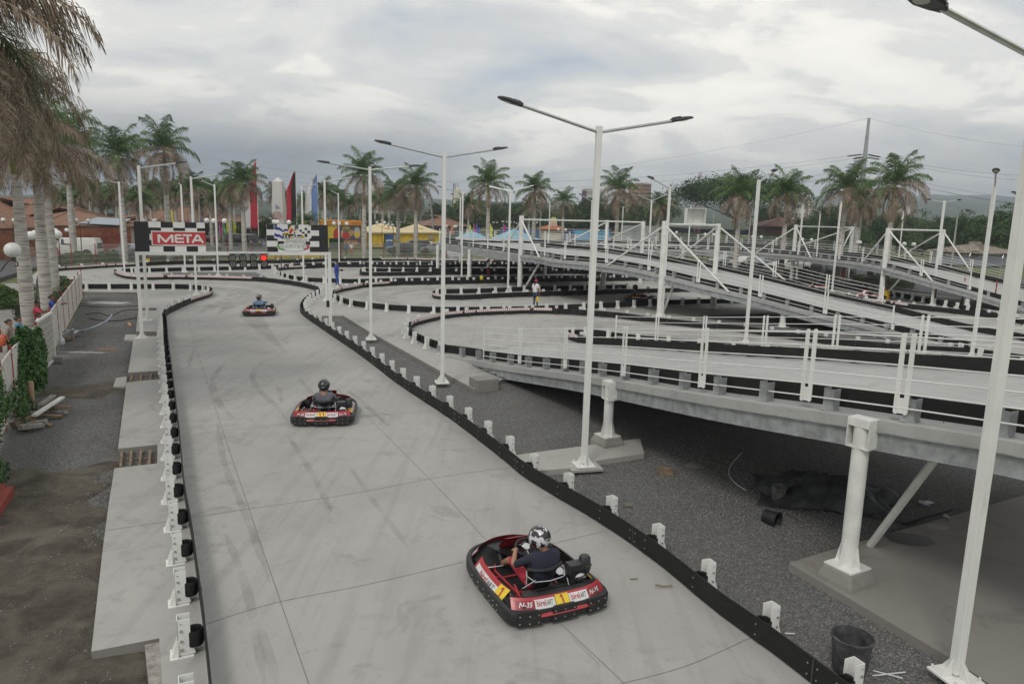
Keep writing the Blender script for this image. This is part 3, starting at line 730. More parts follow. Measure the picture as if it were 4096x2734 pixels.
R2n = W3([(1755, 974, 2.55), (1877, 991, 2.57), (2079, 1019, 2.55), (2158, 1028, 2.55), (2219, 1040, 2.55), (2357, 1052, 2.55), (2500, 1070, 2.45), (2632, 1099, 2.24), (2811, 1144, 1.85), (2981, 1182, 1.48), (3109, 1216, 1.16), (3300, 1266, .75), (3423, 1293, .55), (3591, 1336, .32), (3728, 1371, .15), (3875, 1404, 0.008)])
R2f = W3([(2183, 990, 2.55), (2290, 997, 2.55), (2398, 1008, 2.55), (2600, 1038, 2.5), (2841, 1075, 2.25), (3099, 1132, 1.65), (3306, 1186, 1.1), (3434, 1216, .85), (3571, 1248, .6), (3720, 1286, .37), (3881, 1325, .15), (3992, 1346, 0.008)])
R2n_main = [p for p in R2n if p.y < R2n[8].y+.01]
lft = [G(1752, 961, 2.55), G(1883, 969, 2.55), G(2000, 971, 2.55), G(2181, 972, 2.55)]
plat = [R2n[0], R2n[4], R2n[8], G(2183, 990, 2.55), G(2176, 986, 2.55), G(2183, 983, 2.55), lft[3], lft[2], lft[1], lft[0]]
plat = [Vector((p.x, p.y, 2.55)) for p in plat]
t2, n2, f2 = ramp_thing('middle kart ramp descending from the raised turn, spanned by white pipe frames', R2n_main, R2f,
    [(2414, 1160, 2.1, .13, 0), (2180, 1111, 2.1, .13, 0), (2638, 1262, 5.18, .17, 0), (2849, 1232, 5.1, .15, 0), (3102, 1318, 1.08, .14, 0), (1751, 1086, 2.45, .16, 0), (1877, 1117, 2.45, .17, 0), (2078, 1163, 5.28, .17, 0)], nseg=44, rail_near=(0, .9), rail_far=(0, .86), step_rail=3.1,
    plat=plat, platrail=None)
# railing, girder and barrier round the platform end
def edge_extra(t, P, railside, step, beam=True, chev=None):
    P = even(P, 16)
    if beam:
        g = MB()
        for a, b in zip(P[:-1], P[1:]): g.bar(a-Vector((0, 0, .37)), b-Vector((0, 0, .37)), .06, .34); g.bar(a-Vector((0, 0, .1)), b-Vector((0, 0, .1)), .03, .196)
        g.build('girder', M_GALV, t)
    nb = [Vector((o.x, o.y, p.z)) for o, p in zip(offs(P, -.45), P)]
    band_mesh(nb, bolts=resample(nb, 1.2)).build('rail', [M_BAND, M_BOLT, M_SEAM], t)
    if chev: chevrons(nb, *chev).build('chevron_strip', [M_WHITES, M_REDP], t)
    for p, tt in resample(nb, 2.4):
        nn = Vector((tt.y, -tt.x, 0)).normalized(); put(TP2, p+nn*.02, math.atan2(nn.y, nn.x), t)
    s = resample([Vector((o.x, o.y, p.z)) for o, p in zip(offs(P, -.1), P)], step)
    for i in range(len(s)-1):
        a, b = s[i][0], s[i+1][0]; d = (b-a).normalized(); panel_mesh(a+d*.07, b-d*.07, Vector((d.y, -d.x, 0)).normalized()).build('railing_panel', M_WHITE, t)
edge_extra(t2, [R2n[0], R2n[4], R2n[8]], 1, 3.1)
edge_extra(t2, [lft[3], lft[2], lft[1], lft[0], R2n[0]], 1, 3.1, True, (.1, .5, False))
tipc = G(2200, 990, 2.55); isl_up = [tipc+Vector((.6*math.cos(a)-.2, 1.6*math.sin(a)+1.6, 0)) for a in [math.pi*.5+math.pi*k/8 for k in range(9)]]
nb = [G(2300, 985, 2.55)]+isl_up+[G(2200, 991, 2.55)]
band_mesh(even(nb, 20)).build('rail', [M_BAND, M_BOLT, M_SEAM], t2); chevrons(list(reversed(even(nb, 20))), .0, .5, False).build('chevron_strip', [M_WHITES, M_REDP], t2)
R3n = W3([(2183, 983, 2.5), (2300, 992, 2.5), (2500, 1000, 2.5), (2800, 1001, 2.5), (2998, 1008, 2.5), (3164, 1021, 2.45), (3283, 1035, 2.43), (3415, 1050, 2.4), (3530, 1071, 2.3), (3692, 1114, 1.8), (3862, 1160, 1.2), (4011, 1206, .6), (4096, 1236, .3), (4180, 1262, .008)])
R3f = W3([(2181, 972, 2.5), (2500, 975, 2.5), (2750, 980, 2.5), (3000, 989, 2.5), (3151, 1000, 2.5), (3300, 1014, 2.47), (3437, 1029, 2.45), (3560, 1043, 2.35), (3735, 1074, 2.1), (3884, 1105, 1.7), (4033, 1142, 1.15), (4300, 1205, .3), (4420, 1225, .008)])
t3, n3, f3 = ramp_thing('far kart ramp running behind the middle one and down to the right', R3n, R3f,
    [(3164, 1127, 5.15, .17, 0), (3522, 1199, 5.1, .17, 0), (3873, 1237, 1.08, .15, 0)], nseg=44, rail_near=(0, .93), rail_far=(0, .93), step_rail=3.1)
# pipe frames over the ramps
def top_at(px, py, dep_xy): return Vector((dep_xy.x, dep_xy.y, 5.15))
Mx = XY(G(2078, 1163)); c23 = XY(G(2423, 1003, 2.5)); c25 = XY(G(2567, 1013, 2.5)); bg = XY(G(2638, 1262)); f28 = XY(G(2849, 1232)); r31 = XY(G(3164, 1127)); c34 = XY(G(3400, 1012, 2.45)); r35 = XY(G(3522, 1199)); c37 = XY(G(3755, 1072, 2.1))
for nm, q, tt in (('c23', c23, t2), ('c25', c25, t3), ('c34', c34, t3), ('c37', c37, t3)):
    g = MB(); g.tube([q, q+Vector((0, 0, 5.1))], .16, 16); g.build('column', M_STEEL, tt, smooth=40)
def pipe(a, b, tt, r=.065, name='cross_pipe'):
    g = MB(); g.tube([a, b], r, 10); g.build(name, M_STEEL, tt, smooth=40)
Z = Vector((0, 0, 1))
for a, b, tt in ((Mx, c23, t2), (c23, c25, t2), (bg, f28, t2), (r31, c34, t3), (r35, c37, t3)):
    pipe(a+Z*5.0, b+Z*5.0, tt)
def braces(q, e, tt, h0=4.95, reach=3.4):
    # towards the edge curve points on both sides
    i = min(range(len(e)), key=lambda k: (XY(e[k])-q).length)
    for s in (-1, 1):
        j = i; acc = 0
        while 0 < j < len(e)-1 and acc < reach: acc += (e[j+s]-e[j]).length; j += s
        if acc > reach*.6: pipe(q+Z*h0, e[j]+Z*.0, tt, .055, 'diagonal_brace')
for q, e, tt in ((bg, n2, t2), (f28, f2, t2), (r31, n3, t3), (c34, f3, t3), (r35, n3, t3), (c37, f3, t3), (c25, n3, t3), (c23, f2, t2)): braces(q, e, tt)
pipe(Mx+Z*4.95, G(2010, 1008, 2.55), t2, .055, 'diagonal_brace'); pipe(Mx+Z*4.95, G(2158, 1030, 2.55), t2, .055, 'diagonal_brace')
# struts under the decks
def strut(bx, by, ex, e, tt, r, inset=.45):
    q = min(range(1, len(e)-1), key=lambda k: abs(PJ(e[k])[0]-ex)); dd_ = (e[q+1]-e[q-1]); dd_.z = 0; dd_.normalize(); nn_ = Vector((dd_.y, -dd_.x, 0))
    pipe(G(bx, by), e[q]-nn_*inset-Z*.30, tt, r, 'strut')
strut(2094, 1161, 2150, n2, t2, .07); strut(2650, 1256, 2700, n2, t2, .07); strut(2404, 1156, 2380, n2, t2, .07); strut(3480, 2180, 3650, n1, t1, .06); strut(3535, 1190, 3575, n3, t3, .07)
# upright cabinet frame standing on the cross pipe
ca = bg.lerp(f28, .40); cb_ = bg.lerp(f28, .80); d = (cb_-ca).normalized(); nn = d.cross(Z)
cab = thing('sign_cabinet', 'empty white open-fronted sign cabinet standing on the cross pipe over the middle ramp', 'cabinet', ca+Z*5.05, world=True)
g = MB(); H0, H1, dp = 5.07, 6.02, .55
A, B_ = PT(2742, 896, (XY(ca)-CAM).dot(FWD)+.5), PT(2816, 896, (XY(ca)-CAM).dot(FWD)+.8)
g.bar(A+Z*.02, B_+Z*.02, .5, .03); g.bar(A+Z*.9, B_+Z*.9, .5, .03)
g.bar(A+Z*.035, A+Z*.885, .5, .03, up=(1, 0, 0)); g.bar(B_+Z*.035, B_+Z*.885, .5, .03, up=(1, 0, 0)); g.build('frame', M_WHITE, cab)
g = MB(); dd = (B_-A).normalized(); bn = Vector((-dd.y, dd.x, 0))
if bn.y < 0: bn = -bn
for k in range(24): 
    q = A.lerp(B_, (k+.5)/24)+bn*(.2+.012*(k % 2)); g.bar(q+Z*.04, q+Z*.88, .012, (B_-A).length/24*.98, up=tuple(dd))
g.build('back_panel', M_STEEL, cab)
# ================================================================ light poles
M_LAMP = mat('lamp_black', (.03, .031, .033), .4, var=.1)
M_LED = mat('led_lens', (.6, .6, .55), .3, var=.05)
def arm_end(q, tip, Lh=2.05, rise=(.55,)):
    best = None
    for r_ in (.25, .4, .55, .7, .9):
        for k in range(90):
            a = k*math.pi/45; e = q+Vector((math.cos(a)*Lh, math.sin(a)*Lh, r_)); x, y = PJ(e)
            s = (x-tip[0])**2+(y-tip[1])**2+((r_-.6)*40*8/(1+(q-CAM).length*.2))**2
            if best is None or s < best[0]: best = (s, e)
    return best[1]
def light_pole(base, tips, label, wd=.13, Hh=7.0, dirz=.25):
    base = Vector(base)
    t = thing('light_pole', label, 'light pole', base, group='white square light poles', world=True)
    g = MB(); rz = rotz(dirz); z0 = base.z
    g.box(base+Z*(Hh/2+.03), (wd, wd, Hh-.06), rz); g.box(base+Z*.02, (.42, .42, .03), rz)
    for a in range(4):
        d = rz @ Vector((math.cos(a*math.pi/2), math.sin(a*math.pi/2), 0)); q = base+Z*.035
        g.plate([q+d*wd*.5, q+d*.2, q+d*wd*.5+Z*.22], .01, d.cross(Z))
        dd = rz @ Vector((.17*(1 if a < 2 else -1), .17*(1 if a in (0, 3) else -1), 0)); g.lathe([(.015, 0), (.015, .05)], 6, q+dd)
    g.build('pole', M_WHITE, t, bevel=.004 if (base-CAM).length < 30 else 0)
    for tip in tips:
        q = base+Z*(Hh-.12); e = arm_end(q, tip); d = (e-q).normalized()
        j = q+d*(e-q).length*.76
        g = MB(); g.tube([q, j+d*.05], .032, 8); g.build('arm', M_GALVB, t, smooth=40)
        side = d.cross(Z).normalized(); up = side.cross(d)
        g = MB(); Lh = (e-j).length; secs = [(0, .045, .05), (.12, .06, .055), (.2, .10, .045), (.55, .14, .05), (.85, .11, .035), (1.0, .03, .02)]
        vs = []
        for f, wv, hv in secs:
            c = j+d*Lh*f
            vs += [c-side*wv+up*.0, c-side*wv*.7+up*hv, c+side*wv*.7+up*hv, c+side*wv, c+side*wv*.8-up*hv*.5, c-side*wv*.8-up*hv*.5]
        g.add(vs, [(i*6+k, i*6+(k+1) % 6, (i+1)*6+(k+1) % 6, (i+1)*6+k) for i in range(5) for k in range(6)]+[(5, 4, 3, 2, 1, 0), tuple(30+k for k in range(6))], 0)
        for k in range(6): g.box(j+d*Lh*(.14+.05*k)+up*.055, (.006, .16, .03), Matrix((d, side, up)).transposed(), 0)
        lamp = g.build('lamp_head', M_LAMP, t)
        g = MB(); g.lathe([(.0, -.006), (.07, -.004), (.075, 0)], 12, j+d*Lh*.62-up*.03, Matrix((d, side, up)).transposed()); g.build('lens', M_LED, lamp)
    return t
POLES = [
 (G(3820, 2706), [(3640, -60)], 'nearest white light pole at the right edge, its arm running out of the top'),
 (G(2335, 1860), [(1998, 397), (2770, 492)], 'tall white light pole with two lamp arms between the straight and the near ramp'),
 (G(1768, 1530), [(1488, 568), (2035, 607)], 'white two-armed light pole at the edge of the gravel wedge beside the near loop'),
 (G(1484, 1357), [(1232, 650), (1698, 673)], 'white two-armed light pole standing on the gravel right of the banner'),
 (G(1306, 1203), [(1445, 708)], 'white light pole rising behind the kart picture sign, one arm to the right'),
 (G(1357, 1056), [(1313, 754)], 'thin far light pole just right of the kart picture sign'),
 (G(1215, 1127), [(1290, 736)], 'far light pole showing between the flags behind the kart picture sign'),
 (G(499, 1097), [(333, 704)], 'light pole left of the banner on the rounded end of the far island'),
 (G(591, 1281), [(752, 655)], 'light pole rising from the left edge of the red sign'),
 (G(786, 1180), [(914, 696)], 'light pole behind the right half of the red sign, on the chevron curve'),
 (G(873, 1103), [(789, 717)], 'far light pole just right of the red sign, arm to the left'),
 (G(741, 1089), [(715, 728)], 'far light pole behind the middle of the red sign, lamp facing the camera'),
 (G(1846, 1117), [(1741, 741), (1899, 750)], 'far light pole beside the yellow tents, in front of another one'),
 (G(1838, 1057), [(1804, 772), (1881, 769)], 'farther light pole half hidden beside the pale tents'),
 (G(2031, 1169), [(1929, 739), (2022, 732), (2165, 739)], 'light pole with three lamp arms left of the woman in the red cap'),
 (XY(G(2200, 811, 7)), [(2149, 780), (2245, 792)], 'far light pole in front of the blue wall near the small yellow sign'),
 (XY(G(2369, 801, 7)), [(2314, 771)], 'far light pole just left of the tall two-armed pole'),
 (XY(G(2493, 826, 7)), [(2443, 804), (2551, 802)], 'far light pole before the grey panel wall'),
 (XY(G(2607, 799, 7)), [(2536, 766), (2687, 766)], 'light pole behind the middle ramp, left of the big column'),
 (G(2648, 1263), [(2592, 705), (2760, 729)], 'light pole beside the biggest ramp column, under which the kart drives'),
 (XY(G(2764, 820, 7)), [(2702, 795), (2815, 799)], 'far light pole behind the empty white cabinet'),
 (G(2982, 1372), [(3103, 679)], 'light pole crossing in front of the middle ramp, one lamp leaning right'),
 (G(3184, 1131), [(3224, 775)], 'slim light pole with end-on lamp left of the far ramp frames'),
 (G(3328, 1166), [(3317, 753)], 'light pole before the first far ramp frame, lamp arm to the left'),
 (XY(G(3282, 846, 7)), [(3226, 817)], 'far light pole between the palms behind the far ramp'),
 (XY(G(3615, 853, 7)), [(3556, 820)], 'far light pole right of the last tall palm'),
 (G(3726, 1221), [(3705, 801), (3849, 813)], 'light pole in front of the rightmost ramp frame with two lamps'),
 (G(3886, 1428), [(3990, 668)], 'light pole by the lower end of the middle ramp, lamp seen end on'),
 (XY(G(4112, 800, 7)), [(4050, 768)], 'light pole mostly hidden behind the nearest one at the right edge'),
]
for b, tips, lab in POLES: light_pole(b, tips, lab, wd=.112)
g = MB(); b0 = POLES[1][0]; g.box((b0.x, b0.y-.02, -.03), (.7, .5, .05), rotz(.25))
struct(g.build('pavement', M_APRON)); 
# ================================================================ banner gantry
gl, gr_ = G(568, 1350), G(1322, 1316)
gd = (gr_-gl); gd.z = 0; gwid = gd.length; gx = gd.normalized(); gn = Vector((gx.y, -gx.x, 0))   # gn towards the camera
if gn.y > 0: gn = -gn
gt = thing('finish_gantry', 'white steel gantry over the straight carrying the two chequered signs', 'gantry', gl, world=True)
bk = gn*-1.0*((G(591, 1281)-gl).length*.8)
HG = 3.3
def post_at(p, h, nm='leg'):
    g = MB(); g.box(p+Z*h/2, (.13, .13, h), rotz(math.atan2(gx.y, gx.x))); g.box(p+Z*.012, (.4, .4, .024))
    for a in range(4):
        d = Vector((math.cos(a*math.pi/2+.2), math.sin(a*math.pi/2+.2), 0)); g.plate([p+d*.06+Z*.02, p+d*.19+Z*.02, p+d*.06+Z*.2], .012, d.cross(Z))
    g.build(nm, M_WHITE, gt)
for p in (gl, gr_): post_at(p, HG)
g = MB(); g.box(gl.lerp(gr_, .5)+Z*(HG+.07), (gwid+.13, .135, .13), rotz(math.atan2(gx.y, gx.x))); g.build('crossbeam', M_WHITE, gt)
ctrl = MB(); ctrl.box(gr_+Z*1.15-gx*.1+gn*.02, (.12, .1, .28), rotz(math.atan2(gx.y, gx.x)), 0); ctrl.build('control_box', M_BLACK, gt)
def gpt(px, py, off=0.0):
    """point on the gantry's upright plane seen at a pixel"""
    d = PT(px, py, 1.0)-CAM; o = gl+gn*off; k = (o-CAM).dot(gn)/d.dot(gn); return CAM+d*k
def sign(label, x0, x1, y0, y1, name):
    """x along the beam and height from the corner pixels; returns the thing and a placing function in 0..1 units"""
    a = gpt(x0, y1); b = gpt(x1, y1); c = gpt(x0, y0)
    wd = (b-a).dot(gx); ht = c.z-a.z; a.z = HG+.14
    t = thing(name, label, 'sign', a, world=True)
    g = MB(); m_ = a+gx*wd/2+Z*ht/2-gn*.03
    g.box(m_, (wd, .06, ht), rotz(math.atan2(gx.y, gx.x))); g.build('board', M_WHITES, t)
    g = MB()
    for f in (.12, .5, .88): g.bar(a+gx*wd*f-gn*.1, a+gx*wd*f-gn*.1+Z*ht*.9, .05, .05, up=tuple(gx))
    g.build('support', M_STEEL, t)
    def P(u, v, o=.002): return a+gx*wd*u+Z*ht*(1-v)+gn*o
    return t, P, wd, ht
def sheet(g, P, pts, o, k=None):
    """flat shape on a sign from 0..1 board coordinates, v downwards"""
    v3 = [P(u, v, o) for u, v in pts]; q = [Vector((u, -v, 0)) for u, v in pts]
    area = sum(q[i].x*q[(i+1) % len(q)].y-q[(i+1) % len(q)].x*q[i].y for i in range(len(q)))
    tri = tessellate_polygon([q]); fs = []
    for tr in tri:
        a, b, c = [q[i] for i in tr]; s = (b-a).cross(c-a).z
        if abs(s) < 1e-12: continue
        fs.append(tuple(tr) if s > 0 else tuple(reversed(tr)))
    g.add(v3, fs, k)
def rect(g, P, u0, v0, u1, v1, o, k=None): sheet(g, P, [(u0, v1), (u1, v1), (u1, v0), (u0, v0)], o, k)
def stroke(g, P, pts, w, o, k=None, asp=1.0):
    """poly-line stroke of half width w (in v units); asp = width/height of the board"""
    Q = [Vector((u*asp, v, 0)) for u, v in pts]; L_ = []; R_ = []
    for i, p in enumerate(Q):
        t = (Q[min(i+1, len(Q)-1)]-Q[max(i-1, 0)]).normalized(); nn = Vector((-t.y, t.x, 0))
        s = 1.0
        if 0 < i < len(Q)-1:
            t1 = (Q[i]-Q[i-1]).normalized(); s = 1/max(.45, abs(nn.dot(Vector((-t1.y, t1.x, 0)))))
        L_.append(p+nn*w*s); R_.append(p-nn*w*s)
    pts2 = [(p.x/asp, p.y) for p in L_]+[(p.x/asp, p.y) for p in reversed(R_)]; n = len(Q)
    vs = [P(u, v, o) for u, v in pts2]
    g.add(vs, [(i, 2*n-1-i, 2*n-2-i, i+1) for i in range(n-1)], k)
M_SBLK = mat('sign_black', (.02, .02, .021), .35, var=.1); M_SRED = mat('sign_red', (.52, .045, .05), .45, var=.04)
M_SBLU = mat('sign_blue', (.03, .035, .30), .45, var=.04); M_SGRN = mat('sign_green', (.10, .38, .08), .45, var=.04)
# red finish sign
t, P, wd, ht = sign('red META sign on black and white chequered board, left half of the gantry', 541, 824, 887, 1008, 'finish_sign')
asp = wd/ht
g = MB(); K, RD, WH = 0, 1, 2
rect(g, P, 0, 0, .200, 1, .002, K)
for u0, u1, v0, v1 in ((.372, .542, 0, .195), (.712, .878, 0, .195), (.2, .372, .195, .30), (.545, .712, .195, .30), (.885, 1, .195, .30), (.2, .235, .30, .44), (.2, .215, .41, .60), (.2, .240, .60, .8), (.222, .385, .785, .81), (.39, .555, .81, 1), (.72, .885, .81, 1), (.555, .72, .795, .805), (.885, 1, .795, .805)):
    rect(g, P, u0, v0, u1, v1, .0025, K)
rect(g, P, .232, .305, 1, .785, .004, WH); rect(g, P, .208, .41, .24, .61, .004, WH)
rect(g, P, .248, .335, 1, .765, .0055, RD)
o = .007; w_ = .042; y0, y1 = .415, .69
def lt(pts, w=w_): stroke(g, P, pts, w, o, WH, asp)
def lt2(segs, w):
    global o
    for s_ in segs: o += .0006; stroke(g, P, s_, w, o, WH, asp)
lt2([[(.334, y1+.01), (.334, .425)], [(.524, .425), (.524, y1+.01)], [(.336, .435), (.432, .675)], [(.522, .435), (.426, .675)]], .034)
lt2([[(.655, .44), (.578, .44)], [(.572, .43), (.572, .685)], [(.575, .675), (.690, .675)], [(.578, .555), (.688, .555)]], .03)
lt([(.674, .44), (.806, .44)], .032); lt([(.744, .44), (.744, .705)], .036)
lt2([[(.808, y1+.01), (.884, .42)], [(.965, y1+.01), (.889, .42)], [(.836, .61), (.94, .61)]], .032)
g.build('print', [M_SBLK, M_SRED, M_WHITES], t)
# karting logo sign
t, P, wd, ht = sign('SPEED KARTING sign with kart and flags on chequered board, right half of the gantry', 1069, 1313, 895, 1006, 'karting_sign')
asp = wd/ht; g = MB(); K, RD, WH, BL, GN, YL, GY = range(7)
for u0, u1, v0, v1 in ((0, .168, 0, .19), (.34, .51, 0, .19), (.683, 1, 0, .2), (.85, 1, .2, 1), (.683, .86, .40, .6), (0, .17, .40, .6), (0, .172, .81, 1), (.17, .29, .61, .72), (.62, .70, .61, .75), (.69, .86, .81, 1)):
    rect(g, P, u0, v0, u1, v1, .0025, K)
blob = [(.115, .02), (.15, .08), (.22, .10), (.27, .19), (.32, .17), (.36, .19), (.37, .08), (.42, .02), (.48, .03), (.495, .12), (.50, .2), (.56, .2), (.60, .1), (.66, .12), (.70, .02), (.715, .02), (.72, .48), (.69, .52), (.64, .5), (.60, .53), (.64, .60), (.62, .72), (.70, .78), (.70, .85), (.62, .93), (.48, .99), (.32, .98), (.20, .92), (.135, .82), (.15, .73), (.27, .7), (.28, .55), (.25, .5), (.2, .47), (.17, .53), (.13, .51), (.115, .5)]
sheet(g, P, blob, .0035, WH)
for dv in (0, .255):
    sheet(g, P, [(.122, .045+dv), (.16, .10+dv), (.20, .105+dv), (.235, .16+dv), (.262, .225+dv), (.252, .29+dv), (.225, .235+dv), (.19, .20+dv), (.16, .21+dv), (.122, .17+dv)], .005, BL)
sheet(g, P, [(.262, .225), (.285, .165), (.32, .16), (.35, .2), (.35, .25), (.31, .235), (.275, .26), (.252, .29)], .005, BL)
sheet(g, P, [(.27, .30), (.31, .27), (.355, .29), (.36, .33), (.30, .34), (.27, .33)], .006, YL)
sheet(g, P, [(.25, .34), (.32, .33), (.36, .35), (.42, .34), (.47, .38), (.53, .36), (.59, .4), (.61, .48), (.55, .505), (.46, .44), (.43, .49), (.33, .49), (.25, .48)], .006, K)
sheet(g, P, [(.37, .2), (.40, .14), (.43, .18), (.41, .28), (.38, .35), (.355, .3)], .007, RD)
sheet(g, P, [(.345, .19), (.37, .1), (.41, .08), (.415, .13), (.385, .15), (.365, .22)], .0075, YL)
for cx, cy, rx, ry, k, oo in ((.452, .12, .04, .09, K, .008), (.440, .12, .025, .07, WH, .009), (.462, .13, .02, .045, K, .010), (.47, .15, .010, .015, WH, .011), (.455, .235, .028, .022, YL, .009), (.458, .30, .025, .05, K, .0085), (.285, .40, .025, .07, K, .007), (.283, .41, .012, .05, WH, .008), (.33, .42, .022, .06, K, .007), (.33, .43, .012, .04, WH, .008), (.575, .45, .032, .045, YL, .007), (.575, .455, .014, .02, K, .008), (.40, .45, .035, .03, YL, .007), (.43, .42, .015, .03, WH, .0075)):
    sheet(g, P, [(cx+rx*math.cos(a*.5236), cy+ry*math.sin(a*.5236)) for a in range(12)], oo, k)
rect(g, P, .455, .44, .55, .475, .0085, WH); rect(g, P, .46, .478, .545, .495, .0085, GY)
sheet(g, P, [(.45, .25), (.475, .25), (.49, .42), (.47, .42)], .009, WH)
for (u0, v0, u1, v1) in ((.525, .17, .565, .27), (.565, .25, .61, .34), (.61, .10, .655, .205), (.655, .20, .70, .32), (.61, .32, .655, .46)):
    sheet(g, P, [(u0, v0+.03), (u0+.02, v0), (u1, v0+.02), (u1, v1), (u0+.02, v1-.02), (u0, v1)], .006, K)
sheet(g, P, [(.145, .80), (.17, .73), (.2, .72), (.19, .80), (.24, .88), (.29, .90), (.27, .95), (.2, .90)], .005, GN)
sheet(g, P, [(.60, .69), (.65, .72), (.69, .80), (.67, .88), (.60, .94), (.58, .9), (.62, .84), (.64, .78), (.62, .74)], .005, RD)
stroke(g, P, [(.14+.28*(1-math.cos(a*.3927)), .80+.18*math.sin(a*.3927)) for a in range(9)], .006, .0055, K, asp)
# angular italic lettering with a grey outline
GLY = {'S': [[(1, 0), (.1, 0), (.1, .5), (.9, .5), (.9, 1), (0, 1)]], 'P': [[(.1, 1), (.1, 0), (.95, 0), (.95, .5), (.1, .5)]], 'E': [[(1, 0), (.1, 0), (.1, 1), (1, 1)], [(.1, .5), (.8, .5)]],
       'D': [[(.1, 0), (.95, 0), (.95, 1), (.1, 1), (.1, 0)]], 'K': [[(.1, 0), (.1, 1)], [(1, 0), (.1, .55)], [(.3, .45), (1, 1)]], 'A': [[(0, 1), (.5, 0), (1, 1)], [(.2, .65), (.8, .65)]],
       'R': [[(.1, 1), (.1, 0), (.95, 0), (.95, .5), (.1, .5)], [(.5, .5), (1, 1)]], 'T': [[(0, 0), (1, 0)], [(.5, 0), (.5, 1)]], 'I': [[(.5, 0), (.5, 1)]], 'N': [[(.05, 1), (.05, 0), (.95, 0), (.95, 1)]],
       'G': [[(1, 0), (.1, 0), (.1, 1), (.95, 1), (.95, .55), (.5, .55)]]}
def word(txt, u, v, cw, ch, w0, w1):
    for ch_ in txt:
        ww = cw*(.45 if ch_ == 'I' else 1)
        for s in GLY[ch_]:
            pts = [(u+x*ww*.8+(1-y)*.018, v+y*ch) for x, y in s]
            stroke(g, P, pts, w1, .007, GY, asp); stroke(g, P, pts, w0, .008, WH, asp)
        u += ww
word('SPEED', .285, .555, .070, .105, .012, .022); word('KARTING', .205, .745, .068, .115, .012, .022)
stroke(g, P, [(.265, .525), (.37, .525)], .010, .0075, GY, asp)
g.build('print', [M_SBLK, M_SRED, M_WHITES, M_SBLU, M_SGRN, M_YEL, mat('sign_grey', (.12, .125, .13), .5)], t)
# start lights
a, b = gpt(916, 1014), gpt(1071, 1014)
st = thing('start_light', 'hanging bar of eight round start lights, only the upper right one lit red', 'start lights', a, world=True)
g = MB(); g.tube([a+gn*.1+Z*.02, b+gn*.1+Z*.02], .055, 10); g.build('bar', M_GALVB, st, smooth=40)
M_LIT = mat('lit_red', (1.0, .03, .015), .4, var=.05, emit=2.2); M_LEDG = mat('led_dots', (.32, .32, .29), .3, var=.1)
for r, yy in enumerate((1031, 1055)):
    for i in range(4):
        c = gpt(929+i*42+r*2, yy, .15); rot = gn.to_track_quat('Z', 'Y').to_matrix()
        g = MB(); g.lathe([(.0, -.05), (.13, -.05), (.15, 0), (.155, .03), (.135, .03), (.13, .0), (0, .0)], 18, c, rot); lm = g.build('lamp', M_BLACK, st, smooth=35)
        g = MB(); lit = (r == 0 and i == 3)
        for k in range(9):
            rr, an = (0, 0) if k == 0 else (.085, k*math.pi/4)
            g.lathe([(0, .012), (.026, .010), (.028, .002)], 8, c+rot @ Vector((rr*math.cos(an), rr*math.sin(an), .0)), rot)
        g.build('led_cluster', M_LIT if lit else M_LEDG, lm)
# ================================================================ people
M_SKIN = mat('skin', (.36, .19, .115), .55, var=.06, scale=14); M_SKIN2 = mat('skin_dark', (.22, .11, .065), .55, var=.06, scale=14)
M_HAIR = mat('dark_hair', (.015, .011, .009), .6, var=.3, scale=25)
M_EYE = mat('eye_white', (.75, .73, .7), .3, var=.02); M_LIP = mat('lips', (.28, .08, .06), .5, var=.05)
M_DENIM = mat('denim', (.035, .055, .10), .85, var=.2, scale=12); M_TWHITE = mat('white_cloth', (.68, .67, .68), .85, var=.05)
M_CLRED = mat('red_cloth', (.45, .03, .05), .85, var=.1); M_CLDRED = mat('dark_red_cloth', (.22, .02, .035), .85, var=.1)
M_CLBLUE = mat('blue_overall', (.03, .07, .30), .8, var=.12); M_NAVY = mat('navy_cloth', (.02, .022, .04), .85, var=.12)
M_GREYC = mat('grey_cloth', (.13, .13, .155), .85, var=.15); M_LBLUE = mat('light_blue_cloth', (.15, .26, .40), .85, var=.1)
M_PINK = mat('pink_red_cloth', (.55, .05, .10), .85, var=.08); M_CYAN = mat('blue_blouse', (.08, .28, .50), .85, var=.12)
M_BEIGE = mat('patterned_cloth', (.38, .33, .29), .85, var=.5, scale=40); M_ORANGE = mat('orange_leather', (.60, .13, .06), .6, var=.1)
M_SHOE = mat('tan_shoe', (.28, .17, .08), .7); M_SHOED = mat('dark_shoe', (.03, .03, .032), .6)
STAND = dict(pel=(0, 0, .95), spi=(0, -.01, 1.12), che=(0, .0, 1.29), nec=(0, 0, 1.45), hea=(0, .02, 1.565), cro=(0, .015, 1.64),
    shL=(-.165, 0, 1.39), elL=(-.22, -.03, 1.13), wrL=(-.22, .06, .89), paL=(-.215, .09, .81), shR=(.165, 0, 1.39), elR=(.22, -.03, 1.13), wrR=(.22, .06, .89), paR=(.215, .09, .81),
    hiL=(-.09, 0, .88), knL=(-.10, .03, .49), anL=(-.10, -.02, .09), toL=(-.11, .15, .03), hiR=(.09, 0, .88), knR=(.10, .03, .49), anR=(.10, -.02, .09), toR=(.11, .15, .03))
RAD = dict(pel=.135, spi=.12, che=.135, nec=.052, hea=.085, cro=.06, shL=.072, elL=.044, wrL=.028, paL=.034, hiL=.088, knL=.058, anL=.042, toL=.036)
for k in list(RAD):
    if k.endswith('L'): RAD[k[:-1]+'R'] = RAD[k]
BONES = [('pel', 'spi'), ('spi', 'che'), ('che', 'nec'), ('nec', 'hea'), ('hea', 'cro')]
